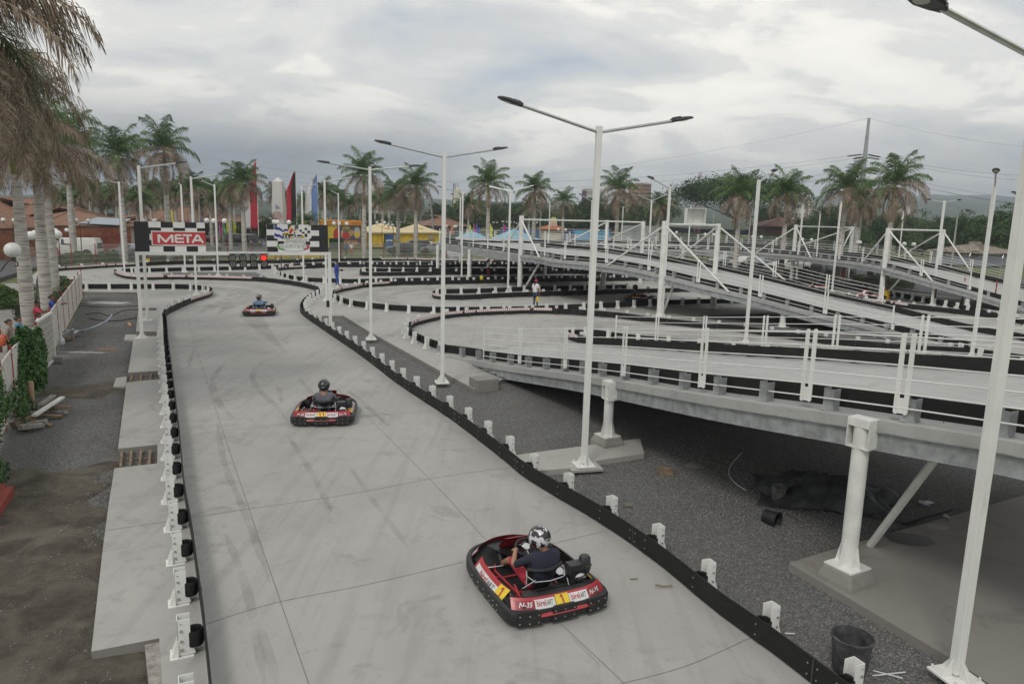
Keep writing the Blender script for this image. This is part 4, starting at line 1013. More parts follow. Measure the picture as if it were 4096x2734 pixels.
for s in 'LR': BONES += [('che', 'sh'+s), ('sh'+s, 'el'+s), ('el'+s, 'wr'+s), ('wr'+s, 'pa'+s), ('pel', 'hi'+s), ('hi'+s, 'kn'+s), ('kn'+s, 'an'+s), ('an'+s, 'to'+s)]
def person(label, loc, rz, pose=None, top=M_TWHITE, bottom=M_DENIM, shoe=M_SHOED, skin=M_SKIN, sleeve=.5, leg=1.0, scale=1.0, hair='short', face=1.0, hd=(0, 1, 0), collar=0, lv=2, fat=1.0, rad=None, cat='person', grip=.6):
    J = {k: Vector(v) for k, v in STAND.items()}
    for k, v in (pose or {}).items(): J[k] = Vector(v)
    keys = list(J); ix = {k: i for i, k in enumerate(keys)}
    me = bpy.data.meshes.new('p'); me.from_pydata([J[k] for k in keys], [(ix[a], ix[b]) for a, b in BONES], []); me.update()
    o = bpy.data.objects.new('p', me); COL.objects.link(o)
    m = o.modifiers.new('s', 'SKIN'); 
    if not me.skin_vertices: 
        bm = bmesh.new(); bm.from_mesh(me); bm.verts.layers.skin.verify(); bm.to_mesh(me); bm.free()
    sv = me.skin_vertices[0].data
    for k in keys:
        r = RAD[k]*(fat if k in ('pel', 'spi', 'che', 'hiL', 'hiR') else 1)
        if rad and k in rad: r = rad[k]
        sv[ix[k]].radius = (r, r)
    sv[ix['pel']].use_root = True
    m.use_smooth_shade = True
    s2 = o.modifiers.new('u', 'SUBSURF'); s2.levels = lv
    dg = bpy.context.evaluated_depsgraph_get(); dg.update()
    em = bpy.data.meshes.new_from_object(o.evaluated_get(dg)); bpy.data.objects.remove(o)
    mats = [skin, top, bottom, shoe, M_EYE, M_HAIR, M_LIP]
    def region(c):
        best = (9e9, 0, 0)
        for a, b in BONES:
            A, B_ = J[a], J[b]; ab = B_-A; t = max(0, min(1, (c-A).dot(ab)/ab.length_squared)); rr = RAD[a]*(1-t)+RAD[b]*t
            d = (A+ab*t-c).length/rr
            if d < best[0]: best = (d, (a, b), t)
        (a, b), t = best[1], best[2]
        if a in ('nec', 'hea'): return 0
        if a == 'che' and b == 'nec': return 1 if t < .62 else 0
        if a[:2] == 'an' or b[:2] == 'to': return 3
        if a[:2] == 'kn': return 3 if t > .9 else (2 if (1+t)/2 <= leg else 0)
        if a[:2] == 'hi': return 2
        if b[:2] == 'hi' or (a == 'pel' and t < .25): return 2
        if a[:2] == 'sh': return 1 if t <= sleeve*2 else 0
        if a[:2] == 'el': return 1 if sleeve > .5 and t <= (sleeve-.5)*2 else 0
        if a[:2] == 'wr': return 0
        return 1
    g = MB()
    vs = [v.co.copy() for v in em.vertices]; fs = [tuple(p.vertices) for p in em.polygons]; ks = [region(p.center) for p in em.polygons]
    g.v = [tuple(v) for v in vs]; g.f = fs; g.m = ks
    bpy.data.meshes.remove(em)
    # fingers, each its own tapering chain rooted in the palm
    for s in 'LR':
        w_, p_ = J['wr'+s], J['pa'+s]; d = (p_-w_).normalized(); sg = 1 if s == 'R' else -1
        sd_ = d.cross(Vector((0, 0, 1))) if abs(d.z) < .8 else Vector((0, 1, 0)); sd_.normalize(); dn = d.cross(sd_).normalized()
        if dn.z > 0: dn = -dn
        if abs(d.z) > .8: dn = Vector((-sg, 0, 0))
        for i, (off, ln) in enumerate(((-.027, .062), (-.009, .072), (.009, .068), (.026, .055))):
            b0 = p_+sd_*off; b1 = b0+d*ln*.5; b2 = b1+(d*(1-grip)+dn*grip).normalized()*ln*.4; b3 = b2+(d*(.4-grip*.8)+dn*(.4+grip)).normalized()*ln*.35
            g.tube([b0, b1, b2, b3], [.010, .0095, .0085, .006], 6, 0)
        b0 = w_.lerp(p_, .5)-sd_*.02*1; g.tube([b0, b0-sd_*.025+d*.02+dn*.005, b0-sd_*.03+d*.05+dn*.02], [.011, .010, .007], 6, 0)
    # head: face, ears
    f = Vector(hd).normalized(); rt = f.cross(Vector((0, 0, 1))).normalized(); u = rt.cross(f); hc = J['hea']+u*.012
    rot = Matrix((rt, f, u)).transposed()
    if face:
        g.sphere(hc, (.074, .092, .108), 16, 12, 0, rot)
        g.sphere(hc+f*.06-u*.055, (.042, .03, .035), 10, 8, 0, rot)
        g.add([hc+f*.085+u*.02+rt*-.006, hc+f*.085+u*.02+rt*.006, hc+f*.112-u*.022, hc+f*.085-u*.03+rt*.016, hc+f*.085-u*.03-rt*.016], [(0, 1, 2), (1, 3, 2), (3, 4, 2), (4, 0, 2)], 0)
        for s_ in (-1, 1):
            g.sphere(hc+f*.079+rt*.030*s_+u*.010, (.013, .009, .008), 8, 6, 4, rot); g.sphere(hc+f*.0865+rt*.030*s_+u*.010, (.0055, .003, .006), 6, 5, 5, rot)
            g.sphere(hc+rt*.075*s_-u*.005, (.010, .02, .03), 8, 6, 0, rot)
            g.bar(hc+f*.083+rt*.018*s_+u*.030, hc+f*.075+rt*.045*s_+u*.028, .007, .006, k=5)
        g.sphere(hc+f*.084-u*.050, (.022, .008, .007), 8, 5, 6, rot)
    t = g.build('person', mats, smooth=True)
    t.location = loc; t.rotation_euler = (0, 0, rz); t.scale = (scale,)*3; tag(t, label, cat)
    h = MB()
    if hair in ('short', 'tied', 'tail', 'long', 'bob'):
        n, mm = 18, 10; vs = []; fs = []
        for i in range(mm+1):
            for j in range(n):
                a = 2*math.pi*j/n; back = -math.sin(a)      # +y of rot is forward
                thm = math.pi*(.40+.22*max(0, back)) if hair == 'short' else math.pi*(.36+.34*max(0, back+.15))
                th = thm*i/mm; rr = 1.08+.03*math.sin(j*3+i)
                vs.append(hc+rot @ Vector((.078*rr*math.sin(th)*math.cos(a), .094*rr*math.sin(th)*math.sin(a)-.006, .112*rr*math.cos(th))))
        h.add(vs, [(i*n+j, (i+1)*n+j, (i+1)*n+(j+1) % n, i*n+(j+1) % n) for i in range(mm) for j in range(n)])
        if hair == 'tied': h.sphere(hc-f*.115+u*.02, (.04, .04, .04), 10, 8)
        if hair == 'tail': h.tube([hc-f*.09+u*.02, hc-f*.125-u*.04, hc-f*.12-u*.13, hc-f*.11-u*.24], [.03, .035, .03, .012], 8)
        if hair == 'long': h.tube([hc-f*.05-u*.02, hc-f*.08-u*.12, hc-f*.09-u*.26], [.08, .085, .05], 10)
        h.build('hair', M_HAIR, t, smooth=True)
    elif hair == 'bald': pass
    t['_hc'] = tuple(hc); t['_f'] = tuple(f)
    return t, hc, rot, f, u, rt
def hat(t, hc, rot, f, u, rt, m, stripe=None):
    g = MB(); n, mm = 18, 8; vs = []
    for i in range(mm+1):
        th = math.pi*.47*i/mm
        for j in range(n):
            a = 2*math.pi*j/n; vs.append(hc+u*.02+rot @ Vector((.088*math.sin(th)*math.cos(a), .105*math.sin(th)*math.sin(a), .108*math.cos(th))))
    g.add(vs, [(i*n+j, (i+1)*n+j, (i+1)*n+(j+1) % n, i*n+(j+1) % n) for i in range(mm) for j in range(n)], 0)
    br = [hc+u*.032+rot @ Vector((.075*math.cos(a), .09+.085*math.sin(a), 0)) for a in [math.pi*k/8 for k in range(9)]]
    g.plate(br, .008, u, 0)
    if stripe: g.box(hc+u*.085+f*.055, (.09, .012, .07), rot, 1)
    g.build('cap', [m, stripe or m], t, smooth=30)
def helmet(t, hc, rot, m, vis=True):
    g = MB(); n, mm = 24, 16; vs = []; f = rot.col[1]; u = rot.col[2]; rt = rot.col[0]
    c = hc+u*.015
    for i in range(mm+1):
        th = math.pi*.80*i/mm
        for j in range(n):
            a = 2*math.pi*j/n; sq = 1+.06*math.sin(th)**2
            vs.append(c+rot @ Vector((.128*sq*math.sin(th)*math.cos(a), (.150*sq+.02*max(0, math.sin(a))*(th > 1.7))*math.sin(th)*math.sin(a), .148*math.cos(th))))
    g.add(vs, [(i*n+j, (i+1)*n+j, (i+1)*n+(j+1) % n, i*n+(j+1) % n) for i in range(mm) for j in range(n)], 0)
    he = g.build('helmet', m, t, smooth=True)
    v = MB(); vs = []
    for i in range(5):
        th = math.pi*(.36+.2*i/4)
        for j in range(11):
            a = math.pi/2+(j-5)*.23; vs.append(c+rot @ Vector((.142*math.sin(th)*math.cos(a), .168*math.sin(th)*math.sin(a), .150*math.cos(th))))
    v.add(vs, [(i*11+j, i*11+j+1, (i+1)*11+j+1, (i+1)*11+j) for i in range(4) for j in range(10)])
    v.build('visor', M_GLASS, he, smooth=True)
    return he, c
# ================================================================ karts
M_KRED = mat('kart_red', (.40, .03, .04), .35, var=.06, coat=.1); M_KWHT = mat('kart_white', (.62, .61, .60), .35, var=.05, coat=.05)
M_KYEL = mat('kart_yellow', (.72, .52, .03), .35, var=.05); M_KBLK = mat('kart_black', (.016, .016, .017), .5, var=.2); M_KDRED = mat('kart_dark_red', (.25, .02, .03), .4)
M_KENG = mat('engine_black', (.03, .03, .032), .45, var=.3, scale=20); M_CHROME = mat('chrome', (.6, .6, .6), .15, 1.0, var=.05); M_KTXT = mat('kart_text_red', (.40, .04, .05), .5)
def text2d(txt, size=1.0, shear=0.0, bold=0.0):
    cu = bpy.data.curves.new('t', 'FONT'); cu.body = txt; cu.size = size; cu.align_x = 'LEFT'; cu.shear = shear; cu.offset = bold; cu.resolution_u = 2
    ob = bpy.data.objects.new('t', cu); me = ob.to_mesh(); vs = [(v.co.x, v.co.y) for v in me.vertices]; fs = [tuple(p.vertices) for p in me.polygons]
    ob.to_mesh_clear(); bpy.data.objects.remove(ob); bpy.data.curves.remove(cu); return vs, fs
def kart_mesh(num, detail=True):
    half = [(0, -1.0), (.3, -1.0), (.52, -.985), (.64, -.93), (.695, -.84), (.71, -.6), (.71, 0), (.685, .4), (.62, .66), (.5, .85), (.3, .96), (0, 1.0)]
    loop = half+[(-x, y) for x, y in reversed(half[1:-1])]
    C = smooth_poly([Vector((x, y, 0)) for x, y in loop+[loop[0]]], 3)[:-1]; n = len(C)
    parts = {}
    g = MB(); vs = []
    for i in range(n):
        tt = (C[(i+1) % n]-C[i-1]).normalized(); nn = Vector((tt.y, -tt.x, 0))
        for o, z in ((0, .07), (.012, .10), (.012, .20), (-.005, .235), (-.05, .245), (-.07, .22), (-.07, .08)): vs.append(C[i]+nn*o+Z*z)
    g.add(vs, [(i*7+j, i*7+(j+1) % 7, ((i+1) % n)*7+(j+1) % 7, ((i+1) % n)*7+j) for i in range(n) for j in range(7)], 0)
    for cx, wd_ in ((-.47, .30), (0, .34), (.47, .30)):
        P = [(cx-wd_/2, .055), (cx+wd_/2, .055), (cx+wd_/2-.01, .235), (cx+wd_/2-.04, .258), (cx-wd_/2+.04, .258), (cx-wd_/2+.01, .235)]
        g.plate([Vector((x, -1.012+.30*max(0, abs(x)-.42)**1.5*2, z)) for x, z in P], .04, (0, -1, 0), 0)
        for bx in (-.38, 0, .38):
            for z in (.10, .20): g.lathe([(.011, 0), (.008, .008)], 6, (cx+wd_*bx, -1.033+.30*max(0, abs(cx+wd_*bx)-.42)**1.5*2, z), Matrix.Rotation(R(90), 3, 'X'), 1)
    for sx_ in (-1, 1):
        for y in (-.62, -.5, -.38, -.2, .0, .2):
            for z in (.12, .19): g.lathe([(.010, 0), (.008, .008)], 6, (sx_*.722, y, z), Matrix.Rotation(R(90*sx_), 3, 'Y'), 1)
    parts['bumper'] = (g, [M_KBLK, M_BOLT])
    # rear cover with stickers
    def rear(s, v, o=0.0):       # s -1..1, v 0..1 bottom to top
        x = s*(.64-.03*v); y = -1.0+.13*abs(s)**4+v*.115; return Vector((x, y-o*.7, .215+v*.155-.02*v*v+o*.7))
    def side(sg):
        def f_(s, v, o=0.0):      # s 0..1 from rear to front
            y = -.60+s*.98; x = .70-.05*abs(2*s-1)**3-v*.12-.02*s; return Vector((sg*(x+o*.6), y, .215+v*.13+o*.8))
        return f_
    def nose(s, v, o=0.0):
        a = s*1.15; x = math.sin(a)*.64; y = .42+math.cos(a)*.55-v*.10; return Vector((x*(1-.12*v), y+o*.6, .20+v*.14+o*.7))
    def surf(g, f, s0, s1, v0, v1, o, k, ns=16, flip=False):
        vs = [f(s0+(s1-s0)*i/ns, v, o) for i in range(ns+1) for v in (v0, (v0+v1)/2, v1)]
        fs = [(i*3+j, (i+1)*3+j, (i+1)*3+j+1, i*3+j+1) for i in range(ns) for j in range(2)]
        g.add(vs, [tuple(reversed(q)) for q in fs] if flip else fs, k)
    def txt(g, f, word_, s0, s1, v0, v1, o, k, flip=1, shear=.0, bold=.0):
        vs, fs = text2d(word_, 1, shear, bold); xs = [v[0] for v in vs]; ys = [v[1] for v in vs]
        x0, x1, y0, y1 = min(xs), max(xs), min(ys), max(ys)
        g.add([f(s0+(s1-s0)*(x-x0)/(x1-x0), v0+(v1-v0)*(y-y0)/(y1-y0), o) for x, y in vs], fs, k)
    def one(g, f, c): g.add([f(c+x*.8, y, .011) for x, y in ((.005, .1), (.045, .1), (.02, .86), (-.015, .86), (-.06, .70), (-.05, .62), (-.018, .70))], [(0, 1, 2, 3, 6), (3, 4, 5, 6)], 4)
    ms = [M_KRED, M_KWHT, M_KYEL, M_KBLK, M_KTXT, M_KDRED]
    g = MB(); surf(g, rear, -1, 1, -.35, 1, 0, 0); surf(g, rear, -.62, .62, .12, .80, .003, 1); surf(g, rear, -.93, -.58, .15, .78, .005, 5, 6); surf(g, rear, .58, .93, .15, .78, .005, 5, 6)
    surf(g, rear, -.95, .95, .06, .10, .004, 1); surf(g, rear, -.155, .155, .02, .92, .006, 3, 6); surf(g, rear, -.145, .145, .04, .90, .008, 2, 6)
    for a_, b_ in ((-.54, -.2), (.2, .54)):
        txt(g, rear, 'birel', a_, a_+.19, .3, .72, .007, 4, bold=.012); txt(g, rear, 'ART', a_+.2, b_, .3, .66, .007, 3, shear=.3)
    for a_, b_ in ((-.88, -.62), (.62, .88)): txt(g, rear, 'N-35', a_, b_, .3, .66, .008, 1, shear=.3, bold=.02)
    if num == '1': one(g, rear, 0)
    elif num == '11':
        one(g, rear, -.06); one(g, rear, .06)
    else: txt(g, rear, num, -.06, .06, .1, .84, .011, 4, bold=.02)
    parts['rear_cover'] = (g, ms)
    for sg, nm in ((-1, 'side_cover'), (1, 'side_cover.')):
        f_ = side(sg); g = MB(); fl = sg < 0
        surf(g, f_, 0, 1, -.15, 1, 0, 0, flip=not fl); surf(g, f_, .03, .92, .05, .62, .004, 1, flip=not fl); surf(g, f_, 0.0, .20, .02, .95, .007, 2, 6, flip=not fl)
        ff = (lambda s, v, o, f_=f_: f_(s, v, o)) if sg > 0 else (lambda s, v, o, f_=f_: f_(1-s, v, o))
        if sg > 0: pass
        # read from outside: on the left side the text runs rear-ward from the front
        ff = (lambda s, v, o, f_=f_: f_(1-s, v, o)) if sg < 0 else (lambda s, v, o, f_=f_: f_(s, v, o))
        if sg < 0: txt(g, ff, 'birel', .28, .52, .12, .55, .009, 4, bold=.012); txt(g, ff, 'ART', .54, .74, .12, .5, .009, 3); (one(g, lambda s, v, o: ff(.9+s*.8, v, o), 0) if '1' in num else txt(g, ff, num, .86, .93, .2, .8, .011, 4))
        else: txt(g, ff, 'birel', .26, .48, .12, .55, .009, 4, bold=.012); txt(g, ff, 'ART', .50, .70, .12, .5, .009, 3); txt(g, ff, num, .07, .14, .2, .8, .011, 4)
        parts[nm] = (g, ms)
    g = MB(); surf(g, nose, -1, 1, -.2, 1, 0, 0, 24, True); surf(g, nose, -.95, -.55, .1, .8, .004, 1, 8, True); surf(g, nose, .55, .95, .1, .8, .004, 1, 8, True); surf(g, nose, -.3, .3, .8, 1, .004, 1, 8, True)
    # front fairing round the wheel column
    g.add([Vector(p) for p in [(-.19, .58, .34), (.19, .58, .34), (.21, .36, .56), (-.21, .36, .56), (-.16, .30, .58), (.16, .30, .58), (.12, .62, .26), (-.12, .62, .26)]], [(0, 1, 2, 3), (3, 2, 5, 4), (7, 6, 1, 0)], 0)
    g.add([Vector(p) for p in [(-.14, .575, .36), (.14, .575, .36), (.15, .40, .535), (-.15, .40, .535)]], [(0, 1, 2, 3)], 1)
    parts['nose_cover'] = (g, ms)
    # frame, floor, axle
    g = MB()
    for sx_ in (-1, 1):
        g.tube([(sx_*.28, -.72, .09), (sx_*.30, 0, .08), (sx_*.33, .35, .09), (sx_*.18, .72, .10)], .016, 7, 0)
        g.tube([(sx_*.30, -.35, .08), (sx_*.6, -.35, .12), (sx_*.62, .2, .13), (sx_*.33, .2, .08)], .012, 7, 0)
        g.tube([(sx_*.30, .42, .10), (sx_*.52, .48, .13)], .02, 7, 0)
        g.tube([(sx_*.28, -.3, .10), (sx_*.34, -.55, .3), (sx_*.2, -.62, .42)], .010, 7, 1)
        g.tube([(sx_*.5, .42, .13), (sx_*.2, .36, .15), (0, .3, .2)], .009, 6, 1)
    for y in (-.7, -.3, .15, .7): g.tube([(-.3 if y < .5 else -.18, y, .09), (.3 if y < .5 else .18, y, .09)], .014, 7, 0)
    g.tube([(-.62, -.66, .135), (.62, -.66, .135)], .02, 8, 1)
    g.tube([(-.40, -.42, .30), (-.43, -.68, .25), (-.3, -.82, .2)], .012, 7, 0)
    parts['frame'] = (g, [M_RED, M_CHROME])
    g = MB(); g.add([(-.34, -.5, .065), (.6, -.5, .065), (.58, .2, .065), (.40, .78, .08), (-.40, .78, .08), (-.36, .2, .065)], [(0, 1, 2, 3, 4, 5)]); g.add([(-.58, .50, .10), (.58, .50, .10), (.40, .86, .26), (-.40, .86, .26)], [(0, 1, 2, 3)]); g.add([(-.14, .3, .30), (.14, .3, .30), (.3, .75, .30), (-.3, .75, .30)], [(0, 1, 2, 3)]); g.add([(-.62, -.6, .10), (-.54, -.6, .30), (-.54, .38, .30), (-.62, .38, .10)], [(0, 1, 2, 3)]); g.add([(.62, -.6, .10), (.54, -.6, .30), (.54, .38, .30), (.62, .38, .10)], [(0, 1, 2, 3)]); g.box((.02, -.57, .17), (.62, .06, .16)); 
    g.add([(-.52, -.93, .27), (.52, -.93, .27), (.50, -.80, .315), (-.50, -.80, .315), (-.42, -.70, .30), (.42, -.70, .30), (-.40, -.62, .22), (.40, -.62, .22)], [(0, 1, 2, 3), (3, 2, 5, 4), (4, 5, 7, 6)])
    g.sphere((-.32, -.72, .27), (.13, .12, .07), 10, 6)
    parts['floor_tray'] = (g, [M_KBLK])
    wh = []
    for (x, y, r, w_) in ((-.50, .50, .13, .12), (.50, .50, .13, .12), (-.545, -.66, .14, .19), (.545, -.66, .14, .19)):
        g = MB(); rot = Matrix.Rotation(R(90), 3, 'Y'); g.lathe([(r*.52, -w_/2), (r*.85, -w_/2), (r*.97, -w_*.38), (r, -w_*.2), (r, w_*.2), (r*.97, w_*.38), (r*.85, w_/2), (r*.52, w_/2), (r*.50, 0), (r*.52, -w_/2)], 24, (x, y, r), rot)
        h = MB(); h.lathe([(0, -w_*.32), (r*.2, -w_*.34), (r*.25, -w_*.2), (r*.5, -w_*.30), (r*.53, -w_*.45), (r*.53, w_*.45), (r*.5, w_*.30), (r*.25, w_*.2), (r*.2, w_*.34), (0, w_*.32)], 20, (x, y, r), rot)
        wh.append((g, h))
    g = MB()    # seat
    vs = []; prof = [(-.02, .10, .17), (-.25, .085, .18), (-.40, .12, .185), (-.48, .25, .195), (-.53, .42, .21), (-.55, .50, .215)]
    for y, z, w_ in prof:
        for j in range(9):
            a = (j/8-.5)*2; vs.append(Vector((a*w_*1.05, y+.10*abs(a)**2*(1 if z > .2 else .4), z+.16*abs(a)**2.2*(1 if z < .3 else .1))))
    g.add(vs, [(i*9+j, i*9+j+1, (i+1)*9+j+1, (i+1)*9+j) for i in range(5) for j in range(8)], 0)
    g.tube([Vector((a*.235, -.56+.11*a*a, .50+.0*a)) for a in [k/6-1 for k in range(13)]], .028, 8, 0)
    g.tube([(-.24, -.43, .47), (-.27, -.5, .43), (-.2, -.6, .38), (0, -.62, .37), (.2, -.6, .38), (.27, -.5, .43), (.24, -.43, .47)], .011, 6, 1)
    g.tube([(-.27, -.5, .43), (-.30, -.55, .2), (-.24, -.78, .2)], .010, 6, 1); g.tube([(.27, -.5, .43), (.28, -.62, .2)], .010, 6, 1)
    parts['seat'] = (g, [M_KBLK, M_CHROME])
    g = MB()    # engine on the right
    g.box((.43, -.50, .26), (.22, .2, .22), k=0); g.box((.40, -.52, .43), (.20, .15, .14), k=0)
    for k in range(5): g.box((.43, -.50, .34+.022*k), (.235, .215, .008), k=0)
    g.lathe([(0, 0), (.05, .0), (.085, -.02), (.09, -.05)], 16, (.44, -.63, .30), Matrix.Rotation(R(90), 3, 'X'), 1)
    g.lathe([(0, .012), (.03, .01), (.035, 0)], 12, (.44, -.63, .30), Matrix.Rotation(R(90), 3, 'X'), 0)
    g.lathe([(.078, 0), (.085, .03), (.085, .07), (.095, .075), (.095, .09), (.08, .1), (.075, .19), (.06, .215), (0, .22)], 14, (.57, -.48, .34), k=0)
    g.tube([(.57, -.48, .22), (.57, -.48, .36)], .03, 8, 1); g.box((.30, -.33, .24), (.1, .22, .12), k=0); g.box((.28, -.34, .31), (.12, .2, .02), k=1)
    g.tube([(.34, -.5, .24), (.30, -.66, .2), (.44, -.74, .2)], .02, 8, 1)
    parts['engine'] = (g, [M_KENG, M_CHROME])
    g = MB()    # steering wheel
    ctr = Vector((0, .10, .52)); ax = Vector((0, -.62, .78)).normalized(); e1 = Vector((1, 0, 0)); e2 = ax.cross(e1)
    ring = [ctr+e1*.145*math.cos(a)+e2*.125*math.sin(a) for a in [2*math.pi*k/20 for k in range(21)]]
    g.tube(ring, .017, 8, 0, cap=False); g.tube([ctr-ax*.02, Vector((0, .42, .12))], .013, 7, 1)
    for a in (.5, 2.6, 4.7): g.tube([ctr-ax*.01, ctr+e1*.14*math.cos(a)+e2*.12*math.sin(a)], .010, 6, 1)
    g.lathe([(0, .02), (.05, .02), (.055, 0)], 10, ctr, ax.to_track_quat('Z', 'Y').to_matrix(), 1)
    parts['steering_wheel'] = (g, [M_KBLK, M_CHROME])
    return parts, wh
def kart(label, loc, rz, num):
    t = thing('go_kart', label, 'go-kart', loc, rz, 'racing karts on the track'); t.scale = (1.08, 1.06, 1.02)
    parts, wh = kart_mesh(num)
    for nm, (g, ms) in parts.items(): g.build(nm.rstrip('.'), ms, t, smooth=32)
    for g, h in wh:
        w_ = g.build('wheel', M_RUBBER, t, smooth=35); h.build('rim', M_CHROME, w_, smooth=35)
    return t
def helm_mat(name, a, b_, th=.5, sc=7):
    m, t, b, v = custom(name, .25); n = noise(t, v, sc, 3, .5, 1.6)
    c = ramp(t, n, [(th-.01, a), (th+.01, b_)]); L(t, c, b.inputs['Base Color']); b.inputs['Coat Weight'].default_value = .6; return m
SIT = dict(pel=(0, -.33, .24), spi=(0, -.42, .40), che=(0, -.44, .58), nec=(0, -.42, .73), hea=(0, -.40, .86), cro=(0, -.40, .94),
    shL=(-.165, -.42, .66), shR=(.165, -.42, .66), elL=(-.27, -.20, .50), elR=(.27, -.20, .50), wrL=(-.19, .02, .54), wrR=(.19, .02, .54), paL=(-.155, .085, .545), paR=(.155, .085, .545),
    hiL=(-.10, -.26, .22), hiR=(.10, -.26, .22), knL=(-.20, .10, .40), knR=(.20, .10, .40), anL=(-.17, .46, .17), anR=(.17, .46, .17), toL=(-.17, .58, .27), toR=(.17, .58, .27))
def driver(label, kt, hm, pose=None, hd=(0, 1, -.1), txt=None, **kw):
    P = dict(SIT); P.update(pose or {}); P = {k: (v[0], v[1]*1.0, v[2]-.06) for k, v in P.items()}; kw.setdefault('scale', 1.09)
    t, hc, rot, f, u, rt = person(label, kt.location, kt.rotation_euler[2], P, face=1, hair='none', hd=hd, rad=dict(che=.125, spi=.13, pel=.15), **kw)
    he, c = helmet(t, hc, rot, hm)
    if txt:
        g = MB(); vs, fs = text2d('EXTREME', 1, .2, .01); xs = [v[0] for v in vs]; W_ = max(xs)-min(xs)
        q = []
        for x, y in vs:
            a = -math.pi/2+(-(x-min(xs))/W_+.5)*.55; zz = -.045+(y)*.028; th = math.acos(max(-1, min(1, zz/.148)))
            q.append(c+rot @ Vector((.139*math.sin(th)*math.cos(-a)*-1*-1, .164*math.sin(th)*math.sin(a), zz)))
        g.add(q, fs); g.build('lettering', M_KWHT, he)
    return t
M_H1 = helm_mat('helmet_black_white', (.012, .012, .015), (.62, .58, .62), .53, 5.5); M_H2 = mat('helmet_black', (.015, .015, .016), .25, var=.1, coat=.6); M_H3 = helm_mat('helmet_black_silver', (.02, .02, .025), (.5, .42, .42), .57, 9); M_H4 = mat('helmet_dark_red', (.10, .02, .03), .3, coat=.4)
# headings: angle of local +y from world +y
def head(a, b): v = G(*b)-G(*a); return math.atan2(-v.x, v.y)
k1 = kart('near red and white racing kart numbered 1 in the foreground', XY(G(2112, 2335)), R(25), '1')
k2 = kart('racing kart numbered 11 in the middle of the straight', XY(G(1306, 1660)), R(8), '11')
k3 = kart('farthest racing kart on the straight, numbered 5', XY(G(1041, 1254)), R(15), '5')
k4 = kart('dark kart passing in the shade under the middle ramp', XY(G(2565, 1203)), R(-94), '7')
driver('person in black and white helmet, navy T-shirt and red shorts driving the nearest kart', k1, M_H1, hd=(-.25, 1, -.45), txt=True, top=M_NAVY, bottom=M_CLRED, sleeve=.42, leg=.5, pose=dict(wrL=(-.20, .0, .56), elL=(-.30, -.16, .46), hea=(-.02, -.33, .84), cro=(-.02, -.33, .92), nec=(0, -.38, .72)))
driver('person in plain black helmet and grey T-shirt driving the middle kart', k2, M_H2, txt=True, top=M_GREYC, bottom=M_NAVY, sleeve=.45, leg=.95)
driver('person in light blue shirt and patterned helmet driving the farthest kart', k3, M_H3, top=M_LBLUE, bottom=M_NAVY, sleeve=.45, leg=.95, pose=dict(elR=(.33, -.1, .60), wrR=(.17, .03, .60)))
driver('person in dark red helmet driving the kart under the ramp', k4, M_H4, top=M_GREYC, bottom=M_NAVY, sleeve=.45, leg=.95)
# ---------------------------------------------------------------- people on foot
a = person('person in blue overalls holding a radio beside the right banner leg', G(1347, 1146), R(-60), dict(elL=(-.22, .0, 1.12), wrL=(-.10, .22, 1.08), paL=(-.03, .28, 1.09), elR=(.22, .0, 1.12), wrR=(.10, .22, 1.06), paR=(.03, .28, 1.07), knL=(-.12, .05, .49), anR=(.14, .1, .09), toR=(.15, .27, .03)), top=M_CLBLUE, bottom=M_CLBLUE, shoe=M_SHOE, skin=M_SKIN2, sleeve=.7, scale=1.08, hd=(0, 1, -.5), fat=1.35)
g = MB()
for s in (-1, 1): g.box((s*.08, .118, 1.33), (.12, .03, .025))
g.build('stripe', M_TWHITE, a[0])
o = MB(); o.box((0, 0, 0), (.16, .12, .1), rotz(.3), 0); o.sphere((.03, .0, -.02), (.09, .07, .07), 10, 8, 0); o.box((.06, -.05, .02), (.02, .02, .1), k=1)
a2 = tag(o.build('radio', [M_BLACK, M_RED]), 'black hand radio held by the person in blue overalls', 'radio')
a2.location = a[0].location+Vector((math.sin(R(60))*.36, math.cos(R(60))*.36, 1.16))
wl = XY(G(2140, 1236))
b = person('person in red cap, white T-shirt and jeans standing behind the near loop barrier', wl, R(-38), dict(knL=(-.09, .03, .49), anR=(.13, .05, .09), toR=(.14, .2, .03)), top=M_TWHITE, bottom=M_DENIM, sleeve=.32, scale=1.0, hair='tail', skin=M_SKIN2, hd=(.1, 1, -.05), fat=1.1)
hat(*b[:1], *b[1:], M_CLRED)
def cloth(name, label, p, m, w_=.12, h=.3):
    g = MB(); vs = []
    for i in range(7):
        for j in range(4): vs.append((p.x+(j-1.5)*w_/3+.012*math.sin(i*1.7+j), p.y+.02*math.sin(i*1.1+j*2), p.z-h*i/6))
    g.add(vs, [(i*4+j, i*4+j+1, (i+1)*4+j+1, (i+1)*4+j) for i in range(6) for j in range(3)])
    o = g.build(name, m, smooth=True); sd_ = o.modifiers.new('s', 'SOLIDIFY'); sd_.thickness = .01
    return tag(o, label, 'flag')
cloth('signal_flag', 'folded yellow flag hanging from the hand of the person in jeans', G(2150, 1186, .92), M_YEL)
c = person('person in red cap and dark red trousers standing in the shade behind the middle loop', XY(G(1952, 1118)), R(-70), dict(elL=(-.2, -.08, 1.13), wrL=(-.12, .1, 1.0)), top=M_TWHITE, bottom=M_CLDRED, sleeve=.4, hair='tail', skin=M_SKIN2)
hat(*c[:1], *c[1:], M_CLDRED)
cloth('signal_flag', 'yellow flag lying over the barrier beside the person in dark red trousers', G(1926, 1104, .45), M_YEL, .25, .3)
